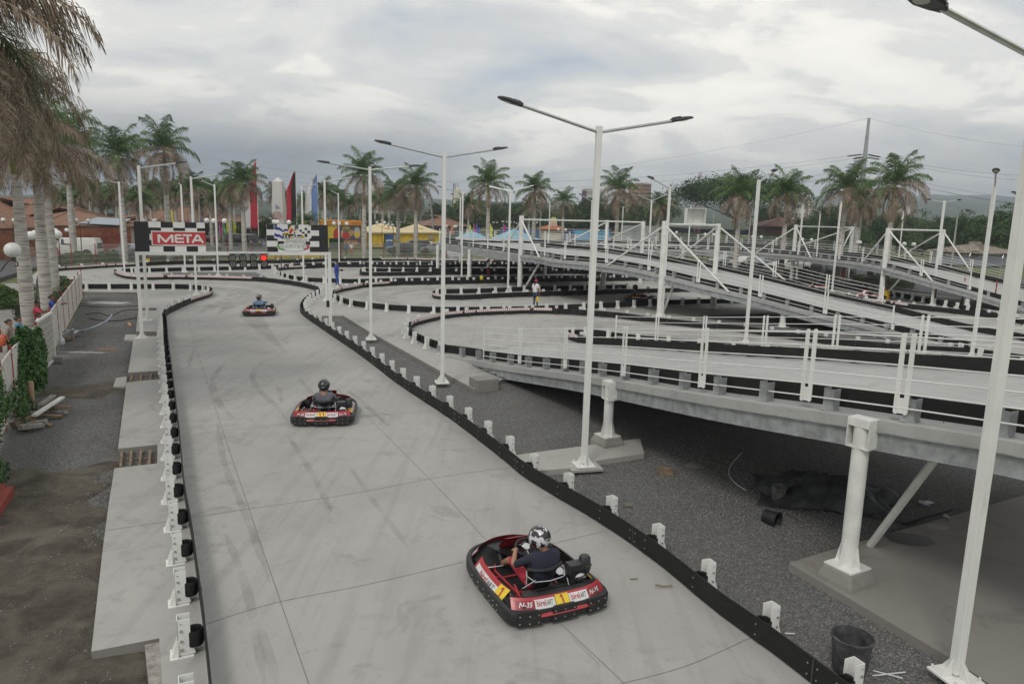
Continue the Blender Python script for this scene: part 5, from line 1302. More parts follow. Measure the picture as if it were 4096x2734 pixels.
# ================================================================ palms and trees
def leafm(name, a, b_, c3, sc=1.5, rough=.6):
    m, t, b, v = custom(name, rough); n = noise(t, v, sc, 4, .6); n2 = noise(t, v, sc*9, 2, .5)
    c = ramp(t, math_(t, 'ADD', math_(t, 'MULTIPLY', n, .6), math_(t, 'MULTIPLY', n2, .4)), [(.36, a), (.5, b_), (.66, c3)])
    L(t, c, b.inputs['Base Color']); b.inputs['Specular IOR Level'].default_value = .25
    return m
M_PALM = leafm('palm_green', (.045, .08, .028), (.09, .15, .05), (.16, .22, .085))
M_PALMD = leafm('palm_dead', (.15, .11, .08), (.27, .21, .155), (.40, .335, .26), 2.0, .8)
M_SHAFT = leafm('crownshaft_green', (.12, .16, .03), (.22, .25, .06), (.25, .16, .08), 1.2, .5)
def trunkm():
    m, t, b, v = custom('palm_trunk', .9)
    n = noise(t, mapv(t, v, (.6, .6, 9)), 2.2, 4, .6, .3); n2 = noise(t, v, 3, 5, .65)
    c = ramp(t, n, [(.36, (.20, .18, .16)), (.46, (.40, .375, .34)), (.6, (.50, .475, .435))])
    c = mixc(t, ramp(t, n2, [(.55, (0, 0, 0)), (.75, (.6, .6, .6))]), c, (.26, .24, .21)); L(t, c, b.inputs['Base Color']); bumpit(t, b, n, .5, .02); return m
M_PTRUNK = trunkm()
M_BARK = mat('bark', (.11, .09, .07), .9, var=.3, scale=8, bump=.5)
def frond(g, az, el, ln, nl, rr, droop=1.0, lw=.035, ll=.62, k=0, base=(0, 0, 0), curl=1.0):
    d = Vector((math.cos(az), math.sin(az), 0)); p = Vector(base); a = el; pts = [p.copy()]; ns = 12; st = ln/ns
    dirs = []
    for i in range(ns):
        v = d*math.cos(a)+Z0*math.sin(a); p = p+v*st; pts.append(p.copy()); dirs.append(v); a -= droop*(.06+.16*(i/ns)**1.2)*curl
    dirs.append(dirs[-1])
    g.tube(pts, [.035*(1-.85*i/ns)+.004 for i in range(ns+1)], 4, k, cap=False)
    side = d.cross(Z0)
    for i in range(nl):
        f = .10+.90*i/(nl-1); x = f*ns; j = min(int(x), ns-1); q = pts[j].lerp(pts[j+1], x-j); tt = dirs[j]; up = side.cross(tt)
        L_ = ll*(math.sin(math.pi*min(1, .12+f*.93))**.6)*rr.uniform(.8, 1.1)+.08
        for s in (-1, 1):
            tw = rr.uniform(-.55, .75)
            dv = (side*s*(1.0-.35*f)+tt*(.45+.5*f)+up*tw*.5).normalized()
            m_ = q+dv*L_*.5; e = m_+(dv*.55-Z0*rr.uniform(.35, .95)*droop*1.1).normalized()*L_*.55
            wv = tt*lw*.5 if abs(tw) < .4 else (tt*.6+up*.4)*lw*.5
            g.add([q-wv*.6, q+wv*.6, m_+wv, m_-wv, e], [(0, 1, 2, 3), (3, 2, 4)], k)
def palm_tree(name, seed, nf, nl, lw, ll, Ht=5.6, flen=2.9, ndead=7, lean=0.0, deadmore=0):
    rr = random.Random(seed); t = thing(name, 'x', 'palm tree')
    g = MB(); n = 16; prof = []
    for i in range(15):
        f = i/14; r_ = .205-.015*f+.03*math.sin(math.pi*min(1, f*1.25))-.055*f**3
        prof.append((r_*(1.12 if i == 0 else 1), Ht*f))
    g.lathe(prof, n); g.build('trunk', M_PTRUNK, t, smooth=True)
    g = MB(); g.lathe([(.135, Ht-.02), (.15, Ht+.15), (.14, Ht+.6), (.115, Ht+1.0), (.10, Ht+1.35), (.04, Ht+1.5)], 12); g.build('crownshaft', M_SHAFT, t, smooth=True)
    top = Ht+1.3; g = MB()
    for i in range(nf):
        f = i/nf; el = R(82)-R(88)*f**.9+rr.uniform(-.1, .1); az = i*2.399+rr.uniform(-.2, .2)
        frond(g, az, el, flen*rr.uniform(.82, 1.06)*(.8+.2*f), nl, rr, .75+.5*f, lw, ll, 0 if f < .72 or rr.random() < .5 else 1, (0, 0, top-.1*f))
    g.build('crown', [M_PALM, M_PALMD], t)
    g = MB()
    for i in range(ndead):
        az = i*2.399+1.1+rr.uniform(-.3, .3); el = R(-5)-R(50)*rr.random()*(i % 2) if not deadmore else R(38)-R(45)*rr.random()
        frond(g, az, el, flen*rr.uniform(.75, 1.0), nl, rr, 1.25+rr.random()*.5, lw, ll*.9, 0, (0, 0, top-.25))
    g.build('dead_fronds', M_PALMD, t)
    return snap(t)
TPL_NEAR = [palm_tree('palm_tree', 3, 6, 80, .034, .95, flen=3.5, ndead=28, deadmore=1), palm_tree('palm_tree', 5, 5, 80, .034, .95, flen=3.5, ndead=28, deadmore=1), palm_tree('palm_tree', 8, 10, 70, .036, .85, flen=3.4, ndead=12, deadmore=1)]
TPL_MID = [palm_tree('palm_tree', s, 18, 50, .05, .80, flen=3.15, ndead=n_+1) for s, n_ in ((11, 6), (12, 9), (13, 7), (14, 10), (15, 5))]
TPL_FAR = [palm_tree('palm_tree', s, 16, 24, .085, .78, flen=2.7, ndead=6) for s in (21, 22, 23)]
def plant_palm(tpl, px, py, d, label, group='royal palms', rz=None, sc=1.0, gz=-.2):
    c = PT(px, py, d); z = c.z-gz; s = z/(5.6+1.35)
    return dup(tpl, (c.x, c.y, gz), rnd.uniform(0, 6.28) if rz is None else rz, label, group, (sc*(1+s)/2, sc*(1+s)/2, s))
for px, py, d, k, lab in ((-375, -50, 14.5, 0, 'nearest palm at the top left, only its drooping brown fronds in view'), (-165, 205, 19.5, 1, 'palm at the left edge whose dry fronds hang below the topmost ones'), (48, 520, 26, 2, 'tall pale-trunked palm nearest the left edge behind the round lamp'), (133, 575, 30, 2, 'second pale palm trunk from the left with yellow-green crownshaft'),
                   (175, 615, 37, 2, 'third palm from the left, close behind the second thick trunk'), (318, 470, 31, 1, 'palm leaning its dark green fronds into the sky right of the brown mass')):
    if px == 318: continue
    plant_palm(TPL_NEAR[k], px, py, d, lab, 'thick royal palms at the left', rz=rnd.uniform(0, 6))
plant_palm(TPL_MID[0], 262, 560, 66, 'slim palm standing between the lamp globes and the white van', 'royal palms')
MIDP = [(473, 612, 65, 3, 'palm with brown skirt left of the red sign, leftmost in front of the tiled roofs'), (655, 592, 72, 1, 'palm rising behind the red finish sign'), (968, 722, 74, 3, 'palm beside the red white and blue flag'),
  (1455, 690, 80, 0, 'palm left of the yellow tents, above the mural'), (1664, 735, 84, 1, 'palm standing in front of the second yellow tent'), (1592, 770, 88, 2, 'palm standing in front of the first yellow tent'),
  (1955, 728, 84, 4, 'big palm behind the left end of the raised turn'), (2140, 758, 96, 3, 'palm with long dead fronds before the blue wall'), (2255, 800, 126, 0, 'small palm right of the yellow round sign'), (2118, 830, 120, 2, 'thin palm partly behind the one with long dead fronds'),
  (2475, 752, 84, 1, 'palm right of the tallest light pole, before the grey panels'), (2637, 815, 108, 3, 'palm behind the two lamps beside the biggest ramp column'), (2963, 772, 66, 4, 'palm in front of the great spreading tree'),
  (3152, 765, 68, 0, 'palm right of the spreading tree'), (3388, 745, 64, 2, 'palm left of the power pylon'), (3445, 800, 78, 3, 'brown-skirted palm hiding the foot of the power pylon'), (3582, 730, 58, 1, 'palm right of the power pylon, farthest right'),
  (1322, 780, 120, 3, 'palm between the far flags and the yellow stall'), (1290, 765, 116, 0, 'palm behind the blue and white flag'), (1400, 815, 122, 2, 'small palm just left of the mural palm'), (1530, 800, 120, 4, 'palm behind the yellow tents near the white building'), (1875, 815, 118, 1, 'short palm below the lamps left of the big middle palm'),
  (1232, 880, 92, 4, 'low palm with hanging grey fronds beside the obelisk flags')]
for px, py, d, k, lab in MIDP: plant_palm(TPL_MID[k], px, py, d, lab)
rr = random.Random(5)
for i in range(40):
    px = 205+i*18.5+rr.uniform(-12, 12); py = rr.uniform(752, 805); d = rr.uniform(95, 150)
    plant_palm(TPL_FAR[i % 3], px, py, d, 'far palm in the dense row above the tiled roofs', 'palms massed above the tiled roofs')
for i, (px, py, d) in enumerate(((1100, 770, 130), (1140, 790, 140), (1215, 800, 140), (1365, 790, 130), (1440, 805, 140), (1500, 800, 150), (1555, 790, 160), (1620, 810, 150), (770, 740, 90), (840, 760, 100), (915, 760, 92), (700, 765, 105))):
    plant_palm(TPL_FAR[i % 3], px, py, d, 'far palm among the trees behind the flags and stalls', 'palms behind the flags and stalls')
M_LEAF = [leafm('leaf_dark', (.014, .034, .010), (.032, .070, .018), (.07, .12, .032), .8), leafm('leaf_mid', (.03, .058, .016), (.062, .11, .03), (.11, .165, .05), .8), leafm('leaf_olive', (.045, .07, .02), (.09, .125, .038), (.15, .185, .065), .8)]
def broad_tree(name, seed, shape, mats_, ncl, nleaf, ls=.16, trunk=.3, flat=1.0, umbrella=False):
    """crown about 1 unit of radius, tree about 2 units high"""
    rr = random.Random(seed); t = thing(name, 'x', 'tree'); g = MB(); 
    tk = .035 if umbrella else .07; g.tube([(0, 0, -.1), (.03, .02, .35), (0, 0, .8), (.04, 0, 1.2)], [tk, tk*.75, tk*.5, .01], 8)
    cl = []
    lobes = [(Vector((rr.uniform(-.55, .55), rr.uniform(-.55, .55), rr.uniform(.75, 1.45)*flat)), rr.uniform(.38, .62)) for _ in range(9)]
    if umbrella: lobes = [(Vector((math.cos(a)*r_, math.sin(a)*r_, 1.32-.34*r_*r_)), .36) for a, r_ in [(rr.uniform(0, 6.28), rr.uniform(.1, .95)**.7) for _ in range(34)]]
    for i in range(ncl):
        c, r_ = lobes[i % len(lobes)]
        v = Vector((rr.gauss(0, 1), rr.gauss(0, 1), rr.gauss(0, 1)+.25)).normalized()
        p = c+Vector((v.x*r_, v.y*r_, v.z*r_*(.45 if umbrella else .85)))*rr.uniform(.75, 1.05); cl.append(p)
    for p in (cl[::6] if not umbrella else cl[::30]): g.tube([(0, 0, .55), p*.55+Vector((0, 0, .2)), p], [.02, .011, .004] if not umbrella else [.012, .007, .003], 5)
    g.build('trunk', M_BARK, t, smooth=True)
    g = MB()
    for p in cl:
        k = rr.randrange(len(mats_)); cr = rr.uniform(.10, .19)
        for j in range(nleaf):
            v = Vector((rr.gauss(0, 1), rr.gauss(0, 1), rr.gauss(0, .7))); q = p+v*cr*.62
            n_ = Vector((rr.gauss(0, 1), rr.gauss(0, 1), rr.gauss(0, 1)+.8)).normalized(); a = n_.orthogonal().normalized(); b_ = n_.cross(a); s = ls*rr.uniform(.35, .75)*.5
            an = rr.uniform(0, 6.28); a, b_ = a*math.cos(an)+b_*math.sin(an), b_*math.cos(an)-a*math.sin(an)
            g.add([q-a*s, q+b_*s*.5, q+a*s, q-b_*s*.5], [(0, 1, 2, 3)], k)
    g.build('crown', mats_, t)
    return snap(t)
BT = [broad_tree('broadleaf_tree', 31, 0, M_LEAF[:2], 210, 34, .15), broad_tree('broadleaf_tree', 32, 0, M_LEAF[1:], 200, 34, .15), broad_tree('broadleaf_tree', 33, 0, [M_LEAF[0], M_LEAF[2]], 210, 34, .14, flat=.85), broad_tree('broadleaf_tree', 34, 0, M_LEAF, 190, 36, .15)]
RAIN = broad_tree('rain_tree', 41, 0, M_LEAF[:2], 620, 40, .075, umbrella=True)
def plant_tree(tpl, px, ytop, d, wpx, label, group=None, gz=-.2):
    """top pixel, distance and crown width in pixels set the size"""
    c = PT(px, ytop, d); h = c.z-gz; wr = wpx/2/FPX*d
    return dup(tpl, (c.x, c.y, gz), rnd.uniform(0, 6.28), label, group, (wr/1.0, wr/1.0, h/(1.5 if tpl is RAIN else 1.85)))
c = plant_tree(RAIN, 2960, 700, 170, 440, 'great spreading rain tree with a dark umbrella crown')
TL = [(1500, 838, 210, 150), (1600, 845, 230, 150), (1700, 845, 220, 140), (1760, 815, 200, 150), (1830, 812, 190, 130), (1905, 772, 185, 170), (1985, 795, 200, 140), (2060, 810, 210, 150), (2130, 805, 220, 140), (2200, 815, 210, 150), (2290, 800, 190, 170), (2370, 788, 190, 160), (2450, 785, 200, 150), (2530, 785, 190, 130), (2600, 812, 185, 130), (2670, 800, 230, 120),
      (3110, 800, 200, 160), (3230, 868, 170, 150), (3330, 800, 175, 190), (3440, 815, 180, 150), (3530, 830, 150, 130), (3630, 832, 170, 150), (3720, 868, 180, 150), (3800, 868, 170, 150), (3880, 842, 140, 170), (3985, 812, 130, 200), (4075, 840, 125, 190), (4180, 800, 120, 200)]
for i, (px, yt, d, wp) in enumerate(TL):
    k = 2 if px > 3850 else i % 4
    ORD = ['first', 'second', 'third', 'fourth', 'fifth', 'sixth', 'seventh', 'eighth', 'ninth', 'tenth', 'eleventh', 'twelfth', 'thirteenth', 'fourteenth', 'fifteenth', 'sixteenth']
    lab = 'dark bushy tree above the right end of the far ramp' if px > 3850 else ('leafy tree in the belt of trees behind the ramps' if px > 3000 else 'leafy tree in the belt of trees behind the blue wall')
    lab += ', %s from left' % ORD[i-24 if px > 3850 else (i-16 if px > 3000 else i)]
    plant_tree(BT[0 if px > 3850 else k], px, yt, d, wp, lab, 'trees behind the ramps' if px > 3000 else 'trees behind the blue wall')
for i in range(34):
    px = 1880+i*68+rr.uniform(-20, 20); yt = rr.uniform(888, 930)+(px-2000)*.018; d = rr.uniform(142, 168)
    if 2480 < px < 2620 or px > 4200: continue
    plant_tree(BT[(i*7) % 4], px, yt, d, rr.uniform(110, 160), 'low leafy tree in the green row below the taller trees', 'low trees in front of the tree belt', gz=-.6)
for i in range(16):
    px = rr.uniform(1450, 2300); plant_tree(BT[i % 4], px, rr.uniform(830, 850), rr.uniform(240, 320), 110, 'distant tree in the belt behind the stalls', 'distant trees behind the stalls')
for px, yt, d, wp, lab in ((1068, 860, 105, 90, 'round leafy tree between the tricolour flag and the obelisk'), (1500, 866, 124, 120, 'bushy tree behind the blue advertising stand'), (1440, 866, 122, 110, 'bushy tree behind the yellow stall'), (1640, 874, 128, 90, 'bushy tree between the two yellow tents'), (940, 896, 116, 70, 'small tree behind the parked cars'), (1165, 850, 125, 120, 'leafy tree behind the red and black flag')):
    plant_tree(BT[1], px, yt, d, wp, lab)
# far off wood, hills and haze
def hills(name, m, rows, seed):
    """rows: (distance, [(px, height above eye in px)...])"""
    vs = []; n = 120; hs = []
    from mathutils import noise as mn
    for d, prof in rows:
        for i in range(n+1):
            px = -900+(5900)*i/n; j = 0
            while j < len(prof)-2 and px > prof[j+1][0]: j += 1
            (a, ya), (b_, yb) = prof[j], prof[j+1]; f = max(0, min(1, (px-a)/(b_-a))); y = ya+(yb-ya)*f
            P = PT(px, 900, d); z = CAMH+y/FPX*d; z += mn.noise(Vector((px*.006, d*.002, seed)))*d*.006*(1 if y > -20 else 0)+mn.noise(Vector((px*.03, d*.01, seed)))*d*.0018
            vs.append((P.x, P.y, max(z, -.5)))
    g = MB(); g.add(vs, [(r_*(n+1)+i, r_*(n+1)+i+1, (r_+1)*(n+1)+i+1, (r_+1)*(n+1)+i) for r_ in range(len(rows)-1) for i in range(n)])
    return struct(g.build(name, m, smooth=True))
M_HILL = leafm('hill_woods', (.02, .035, .018), (.04, .06, .03), (.09, .10, .07), .012, .95)
hills('hills', M_HILL, [(330, [(-900, -30), (5000, -26)]), (560, [(-900, 2), (300, 6), (1500, 8), (2300, 8), (2700, 4), (3200, 2), (5000, -12)]), (900, [(-900, 18), (200, 32), (500, 10), (1500, 42), (1900, 48), (2300, 40), (2700, 34), (3300, 30), (3600, 44), (5000, 50)]),
    (1300, [(-900, 18), (1500, 50), (2000, 58), (2450, 40), (2700, 62), (3300, 76), (3700, 92), (4300, 96), (5000, 96)]), (2300, [(-900, 10), (2000, 40), (2450, 50), (2700, 68), (3000, 80), (3400, 112), (3700, 135), (4100, 128), (5000, 120)]), (2500, [(-900, -20), (5000, -20)])], 4)
g = MB(); g.box((350, 1295, 68), (5600, 2920, 139)); hz = g.build('haze', mat('haze_tmp', (1, 1, 1)))
hm = bpy.data.materials.new('haze'); hm.use_nodes = True; ht_ = hm.node_tree; ht_.nodes.clear()
pv = ht_.nodes.new('ShaderNodeVolumePrincipled'); pv.inputs['Color'].default_value = (.78, .86, .95, 1); pv.inputs['Density'].default_value = .00042; pv.inputs['Anisotropy'].default_value = .2
mo = ht_.nodes.new('ShaderNodeOutputMaterial'); L(ht_, pv.outputs[0], mo.inputs['Volume']); hz.data.materials.clear(); hz.data.materials.append(hm); hz['kind'] = 'stuff'
SC.cycles.volume_bounces = 0
# ================================================================ beyond the track: road, paving, verge
g = MB(); g.slab([tuple(XY(G(*p))) for p in [(-600, 1300), (-600, 1012), (200, 1010), (560, 1004), (820, 985), (1010, 940), (860, 915), (840, 905), (1040, 905), (1190, 960), (1070, 1012), (830, 1022), (300, 1040), (150, 1062)]], -.29, -.02)
struct(g.build('road', M_ASPH))
g = MB(); g.slab([tuple(XY(G(*p))) for p in [(-900, 1900), (-900, 1150), (60, 1130), (150, 1150), (180, 1230), (120, 1350), (40, 1480), (-120, 1650)]], -.29, -.03)
struct(g.build('pavement', mat('plaza_paving', (.27, .255, .235), .9, var=.15, scale=2)))
g = MB(); g.slab([tuple(XY(G(*p))) for p in [(2850, 1040), (3100, 1035), (3700, 1080), (4300, 1130), (4500, 1230), (3850, 1190), (3300, 1110), (2900, 1082)]], -.29, -.02)
struct(g.build('car_park', M_ASPH))
M_HEDGE = leafm('hedge_leaf', (.035, .06, .018), (.07, .12, .03), (.13, .19, .06), 1.2)
M_VINE = leafm('vine_leaf', (.02, .055, .012), (.05, .12, .028), (.10, .20, .06), 2.0)
def leafmass(name, label, cat, fn, nn, ls, m, seed=1, group=None, stem=None):
    """leaves scattered by fn(random) -> (point, outward)"""
    r_ = random.Random(seed); g = MB(); c = None; pts = [fn(r_) for _ in range(nn)]
    c = sum((p for p, _ in pts), Vector())/nn; c.z = min(p.z for p, _ in pts)
    t = thing(name, label, cat, c, group=group, world=True)
    for p, o in pts:
        n_ = (o+Vector((r_.gauss(0, .5), r_.gauss(0, .5), r_.gauss(0, .5)+.3))).normalized(); a = n_.orthogonal().normalized(); b_ = n_.cross(a); an = r_.uniform(0, 6.28)
        a, b_ = a*math.cos(an)+b_*math.sin(an), b_*math.cos(an)-a*math.sin(an); s = ls*r_.uniform(.6, 1.2)*.5
        g.add([p-a*s, p-a*s*.2+b_*s*.7, p+a*s, p-a*s*.2-b_*s*.7], [(0, 1, 2, 3)])
    g.build('foliage', m, t)
    if stem:
        g = MB()
        for a_, b2 in stem: g.tube([a_, a_.lerp(b2, .5)+Vector((.03, .02, 0)), b2], .018, 5)
        g.build('stem', M_BARK, t)
    return t
def hedge(label, a, b_, wd, h, nn, ls, seed, m=None):
    a = Vector(a); b_ = Vector(b_); d = (b_-a).normalized(); s = Vector((d.y, -d.x, 0)); Ln = (b_-a).length
    def fn(r_):
        f = r_.random(); k = r_.random(); bump = .82+.18*math.sin(f*Ln*2.3+seed)+.08*math.sin(f*Ln*6.1)
        if k < .45: return a+d*f*Ln+s*r_.uniform(-wd/2, wd/2)+Z*h*bump*r_.uniform(.9, 1.03), Z
        q = r_.random(); sg = 1 if r_.random() < .5 else -1
        return a+d*f*Ln+s*sg*wd/2*r_.uniform(.85, 1.05)+Z*h*bump*q, s*sg
    t = leafmass('hedge', label, 'hedge', fn, nn, ls, m or M_HEDGE, seed)
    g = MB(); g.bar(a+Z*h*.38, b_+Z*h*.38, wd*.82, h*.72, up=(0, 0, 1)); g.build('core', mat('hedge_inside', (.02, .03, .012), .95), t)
    return t
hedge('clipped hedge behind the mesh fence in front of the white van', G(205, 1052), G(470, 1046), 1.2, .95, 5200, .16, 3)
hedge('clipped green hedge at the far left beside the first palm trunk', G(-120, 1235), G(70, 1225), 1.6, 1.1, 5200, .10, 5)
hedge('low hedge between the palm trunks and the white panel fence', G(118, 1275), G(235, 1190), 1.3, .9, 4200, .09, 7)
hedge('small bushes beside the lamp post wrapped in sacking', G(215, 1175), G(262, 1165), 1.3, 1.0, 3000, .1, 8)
hedge('hedge before the parked cars seen under the far ramp', G(3420, 1128), G(3640, 1152), 1.2, .8, 3200, .16, 9)
hedge('bushes under the far ramp beside the pickup', G(3130, 1105), G(3240, 1112), 1.2, .9, 1800, .16, 10)
# ---------------------------------------------------------------- fences
def mesh_fence(label, px, h=1.75, step=2.6, posts=True, m=None, gz=-.05, name='mesh_fence', wires=.055):
    P = GW(px, gz, 2); t = thing(name, label, 'fence', P[len(P)//2], world=True)
    g = MB()
    for p, tt in resample(P, wires):
        s = tt*.005; g.add([p-s+Z*.05, p+s+Z*.05, p+s+Z*h, p-s+Z*h], [(0, 1, 2, 3)])
    w2 = resample(P, .8)
    for k in (.06, .52, .95, 1.35, h-.04):
        for i in range(len(w2)-1): g.bar(w2[i][0]+Z*k, w2[i+1][0]+Z*k, .012, .016)
    g.build('wire_mesh', m or M_FENCE, t)
    for p, tt in resample(P, step)[:95]:
        g = MB(); g.box(p+Z*(h/2+.05), (.06, .06, h+.1), rotz(math.atan2(tt.y, tt.x)), 0)
        for k in (.5, 1.35): g.box(p+Z*k, (.1, .075, .03), rotz(math.atan2(tt.y, tt.x)), 1)
        g.build('post', [M_POSTR, M_FENCE], t)
    return t
mesh_fence('long pale wire mesh fence on red posts behind the far side of the track', [(120, 1078), (303, 1060), (451, 1052), (590, 1047), (853, 1040), (1201, 1034), (1595, 1030), (1890, 1036), (2400, 1060), (2900, 1092)])
mesh_fence('wire mesh fence on red posts along the car park under the far ramp', [(2900, 1096), (3256, 1124), (3573, 1170), (3852, 1214), (4250, 1275), (4500, 1330)])
def chain_fence(label, px, h, step, name='chain_link_fence'):
    P = GW(px, -.05, 1); t = thing(name, label, 'fence', P[len(P)//2], world=True)
    g = MB()
    for i in range(len(P)-1): g.tube([P[i]+Z*h, P[i+1]+Z*h], .022, 5); g.tube([P[i]+Z*.1, P[i+1]+Z*.1], .012, 4)
    g.build('top_rail', M_GALVB, t)
    for p, tt in resample(P, step)[:60]:
        g = MB(); g.tube([p, p+Z*h, p+Z*(h+.3)+Vector((.15, .1, 0))], .028, 6); g.build('post', M_GALVB, t)
chain_fence('tall thin galvanised pipe fence on the grass behind the far ramp', [(2650, 1020), (3000, 1030), (3400, 1062), (3800, 1100), (4300, 1150)], 2.3, 4.0)
# white panel fence at the left, seen along its length
M_PANEL = mat('panel_cream', (.60, .575, .52), .6, var=.14, scale=3)
FP = [G(331, 1193, -.12), G(286, 1257, -.12), G(213, 1415, -.12)]
GA, GB = G(222, 1440, -.12), G(163, 1496, -.12)
pf = thing('panel_fence', 'cream panel fence on red posts running away beside the gravel', 'fence', FP[1], world=True)
HP = 1.6
ps = resample([FP[0], FP[2]], 2.6)
for i, (p, tt) in enumerate(ps):
    g = MB(); g.box(p+Z*(HP/2+.06), (.045, .045, HP+.12), rotz(math.atan2(tt.y, tt.x)), 0)
    for k in (.12, .8, 1.45): g.box(p+Z*k, (.13, .09, .03), rotz(math.atan2(tt.y, tt.x)), 1)
    g.build('post', [M_POSTR, M_FENCE], pf)
    if i < len(ps)-1:
        q = ps[i+1][0]; g = MB(); s = Vector((tt.y, -tt.x, 0))
        for z0, z1 in ((.12, .79), (.82, 1.5)):
            g.bar(p+tt*.05+Z*(z0+z1)/2, q-tt*.05+Z*(z0+z1)/2, .012, z1-z0)
        for z in (.1, .8, 1.52): g.bar(p+Z*z, q+Z*z, .035, .03)
        for k in range(1, 4): g.bar(p.lerp(q, k/4)+Z*.1, p.lerp(q, k/4)+Z*1.52, .03, .015, up=tuple(tt))
        g.build('panel', M_PANEL, pf)
def gate(label, a, b_, h=1.7):
    t = thing('panel_gate', label, 'gate', a, world=True); d = (b_-a).normalized(); g = MB()
    for q in (a+d*.04, b_-d*.04): g.bar(q+Z*.02, q+Z*h, .07, .07, up=tuple(d))
    for z in (.08, h-.03): g.bar(a+Z*z+d*.07, b_+Z*z-d*.07, .07, .07)
    g.build('frame', M_WHITE, t)
    g = MB(); g.bar(a+d*.08+Z*h/2, b_-d*.08+Z*h/2, .01, h-.2, k=0)
    for k in range(1, 7): g.bar(a+d*.08+Z*(.1+k*(h-.2)/7), b_-d*.08+Z*(.1+k*(h-.2)/7), .016, .018, k=1)
    n_ = int((b_-a).length/.05)
    for k in range(n_): q = a.lerp(b_, (k+.5)/n_); s = d*.003; g.add([q-s+Z*.1+d.cross(Z)*.012, q+s+Z*.1+d.cross(Z)*.012, q+s+Z*(h-.1)+d.cross(Z)*.012, q-s+Z*(h-.1)+d.cross(Z)*.012], [(0, 1, 2, 3)], 1)
    g.build('infill', [mat('gate_sheet', (.40, .38, .34), .7, var=.3, scale=8), M_FENCE], t)
gate('white framed gate standing half open at the near end of the panel fence', GB, GA)
pf2 = thing('panel_fence', 'near part of the cream panel fence, half buried in vines', 'fence', G(75, 1597, -.12), world=True)
Q = [G(160, 1497, -.12), G(75, 1606, -.12), G(6, 1756, -.12), G(-180, 2150, -.12)]
ps = resample(Q, 2.2)
for i, (p, tt) in enumerate(ps):
    g = MB(); g.box(p+Z*.84, (.055, .055, 1.68), rotz(math.atan2(tt.y, tt.x)), 0)
    for k in (.15, .8, 1.5): g.box(p+Z*k, (.16, .1, .035), rotz(math.atan2(tt.y, tt.x)), 1)
    g.build('post', [M_POSTR, M_FENCE], pf2)
    if i < len(ps)-1:
        q = ps[i+1][0]; g = MB(); g.bar(p+tt*.05+Z*.83, q-tt*.05+Z*.83, .012, 1.45)
        for z in (.1, .8, 1.55): g.bar(p+Z*z, q+Z*z, .035, .03)
        g.build('panel', M_PANEL, pf2)
va, vb = G(150, 1520, -.12), G(58, 1612, -.12); vd = (vb-va).normalized(); vs_ = Vector((vd.y, -vd.x, 0))
def vine(r_):
    f = r_.random(); h = r_.random(); top_ = 1.8-.25*abs(f-.45)*2+.08*math.sin(f*17); w_ = .22+.15*math.sin(f*3.1+h*2)
    k = 1 if r_.random() < .5 else -1; z = top_*h**.7
    return va+vd*f*(vb-va).length+vs_*k*w_*(1.15-h*.55)*r_.uniform(.6, 1.05)+Z*z, vs_*k*.7+Z*(h)
leafmass('vine', 'thick green vine mounded over the fence beside the gate', 'climbing plant', vine, 7500, .13, M_VINE, 4, stem=[(va.lerp(vb, .3), va.lerp(vb, .35)+Z*1.3), (va.lerp(vb, .6), va.lerp(vb, .5)+Z*1.4)])
wa, wb = G(70, 1625, -.12), G(-150, 2080, -.12); wd2 = (wb-wa).normalized(); ws2 = Vector((-wd2.y, wd2.x, 0))
if (ws2).x < 0: ws2 = -ws2
def vine2(r_):
    f = r_.random(); h = r_.random()
    while math.sin(f*9+h*4)+math.sin(h*7-f*5) < -.2: f = r_.random(); h = r_.random()
    return wa+wd2*f*(wb-wa).length+ws2*(.05+r_.random()*.12+(1-h)**3*.3)+Z*1.6*h, ws2
leafmass('vine', 'thin vine creeping over the nearest fence panels at the left edge', 'climbing plant', vine2, 3600, .09, M_VINE, 6)
# ---------------------------------------------------------------- buildings
def tiles():
    m, t, b, v = custom('roof_tiles', .85)
    w1 = t.nodes.new('ShaderNodeTexBrick'); w1.inputs['Scale'].default_value = 3.0; w1.inputs['Mortar Size'].default_value = .05; w1.inputs['Brick Width'].default_value = .8; w1.inputs['Row Height'].default_value = .8
    L(t, v, w1.inputs['Vector']); w1.inputs['Color1'].default_value = (.29, .15, .088, 1); w1.inputs['Color2'].default_value = (.22, .11, .068, 1); w1.inputs['Mortar'].default_value = (.10, .055, .035, 1)
    c = mixc(t, ramp(t, noise(t, v, .6, 5, .6), [(.45, (0, 0, 0)), (.7, (.6, .6, .6))]), w1.outputs[0], (.20, .15, .10)); L(t, c, b.inputs['Base Color']); return m
M_TILE = tiles()
def bamboo():
    m, t, b, v = custom('bamboo_wall', .8)
    wv = t.nodes.new('ShaderNodeTexWave'); wv.bands_direction = 'X'; wv.inputs['Scale'].default_value = 1.1; wv.inputs['Distortion'].default_value = .4; L(t, v, wv.inputs['Vector'])
    c = ramp(t, wv.outputs[0], [(.0, (.06, .02, .012)), (.2, (.30, .11, .045)), (.8, (.42, .17, .07)), (1, (.32, .07, .04))]); L(t, c, b.inputs['Base Color']); return m
M_BAMB = bamboo(); M_CREAM = mat('cream_wall', (.55, .50, .40), .8, var=.12); M_SHADEW = mat('shaded_wall', (.05, .035, .03), .9, var=.3); M_REDW = mat('red_wood', (.28, .05, .035), .7, var=.2)  # near-black wall colour has the shade under the eaves painted in
def frame(a, b_):
    d = (b_-a); d.z = 0; Ln = d.length; d.normalize(); n_ = Vector((-d.y, d.x, 0))
    return d, n_, Ln
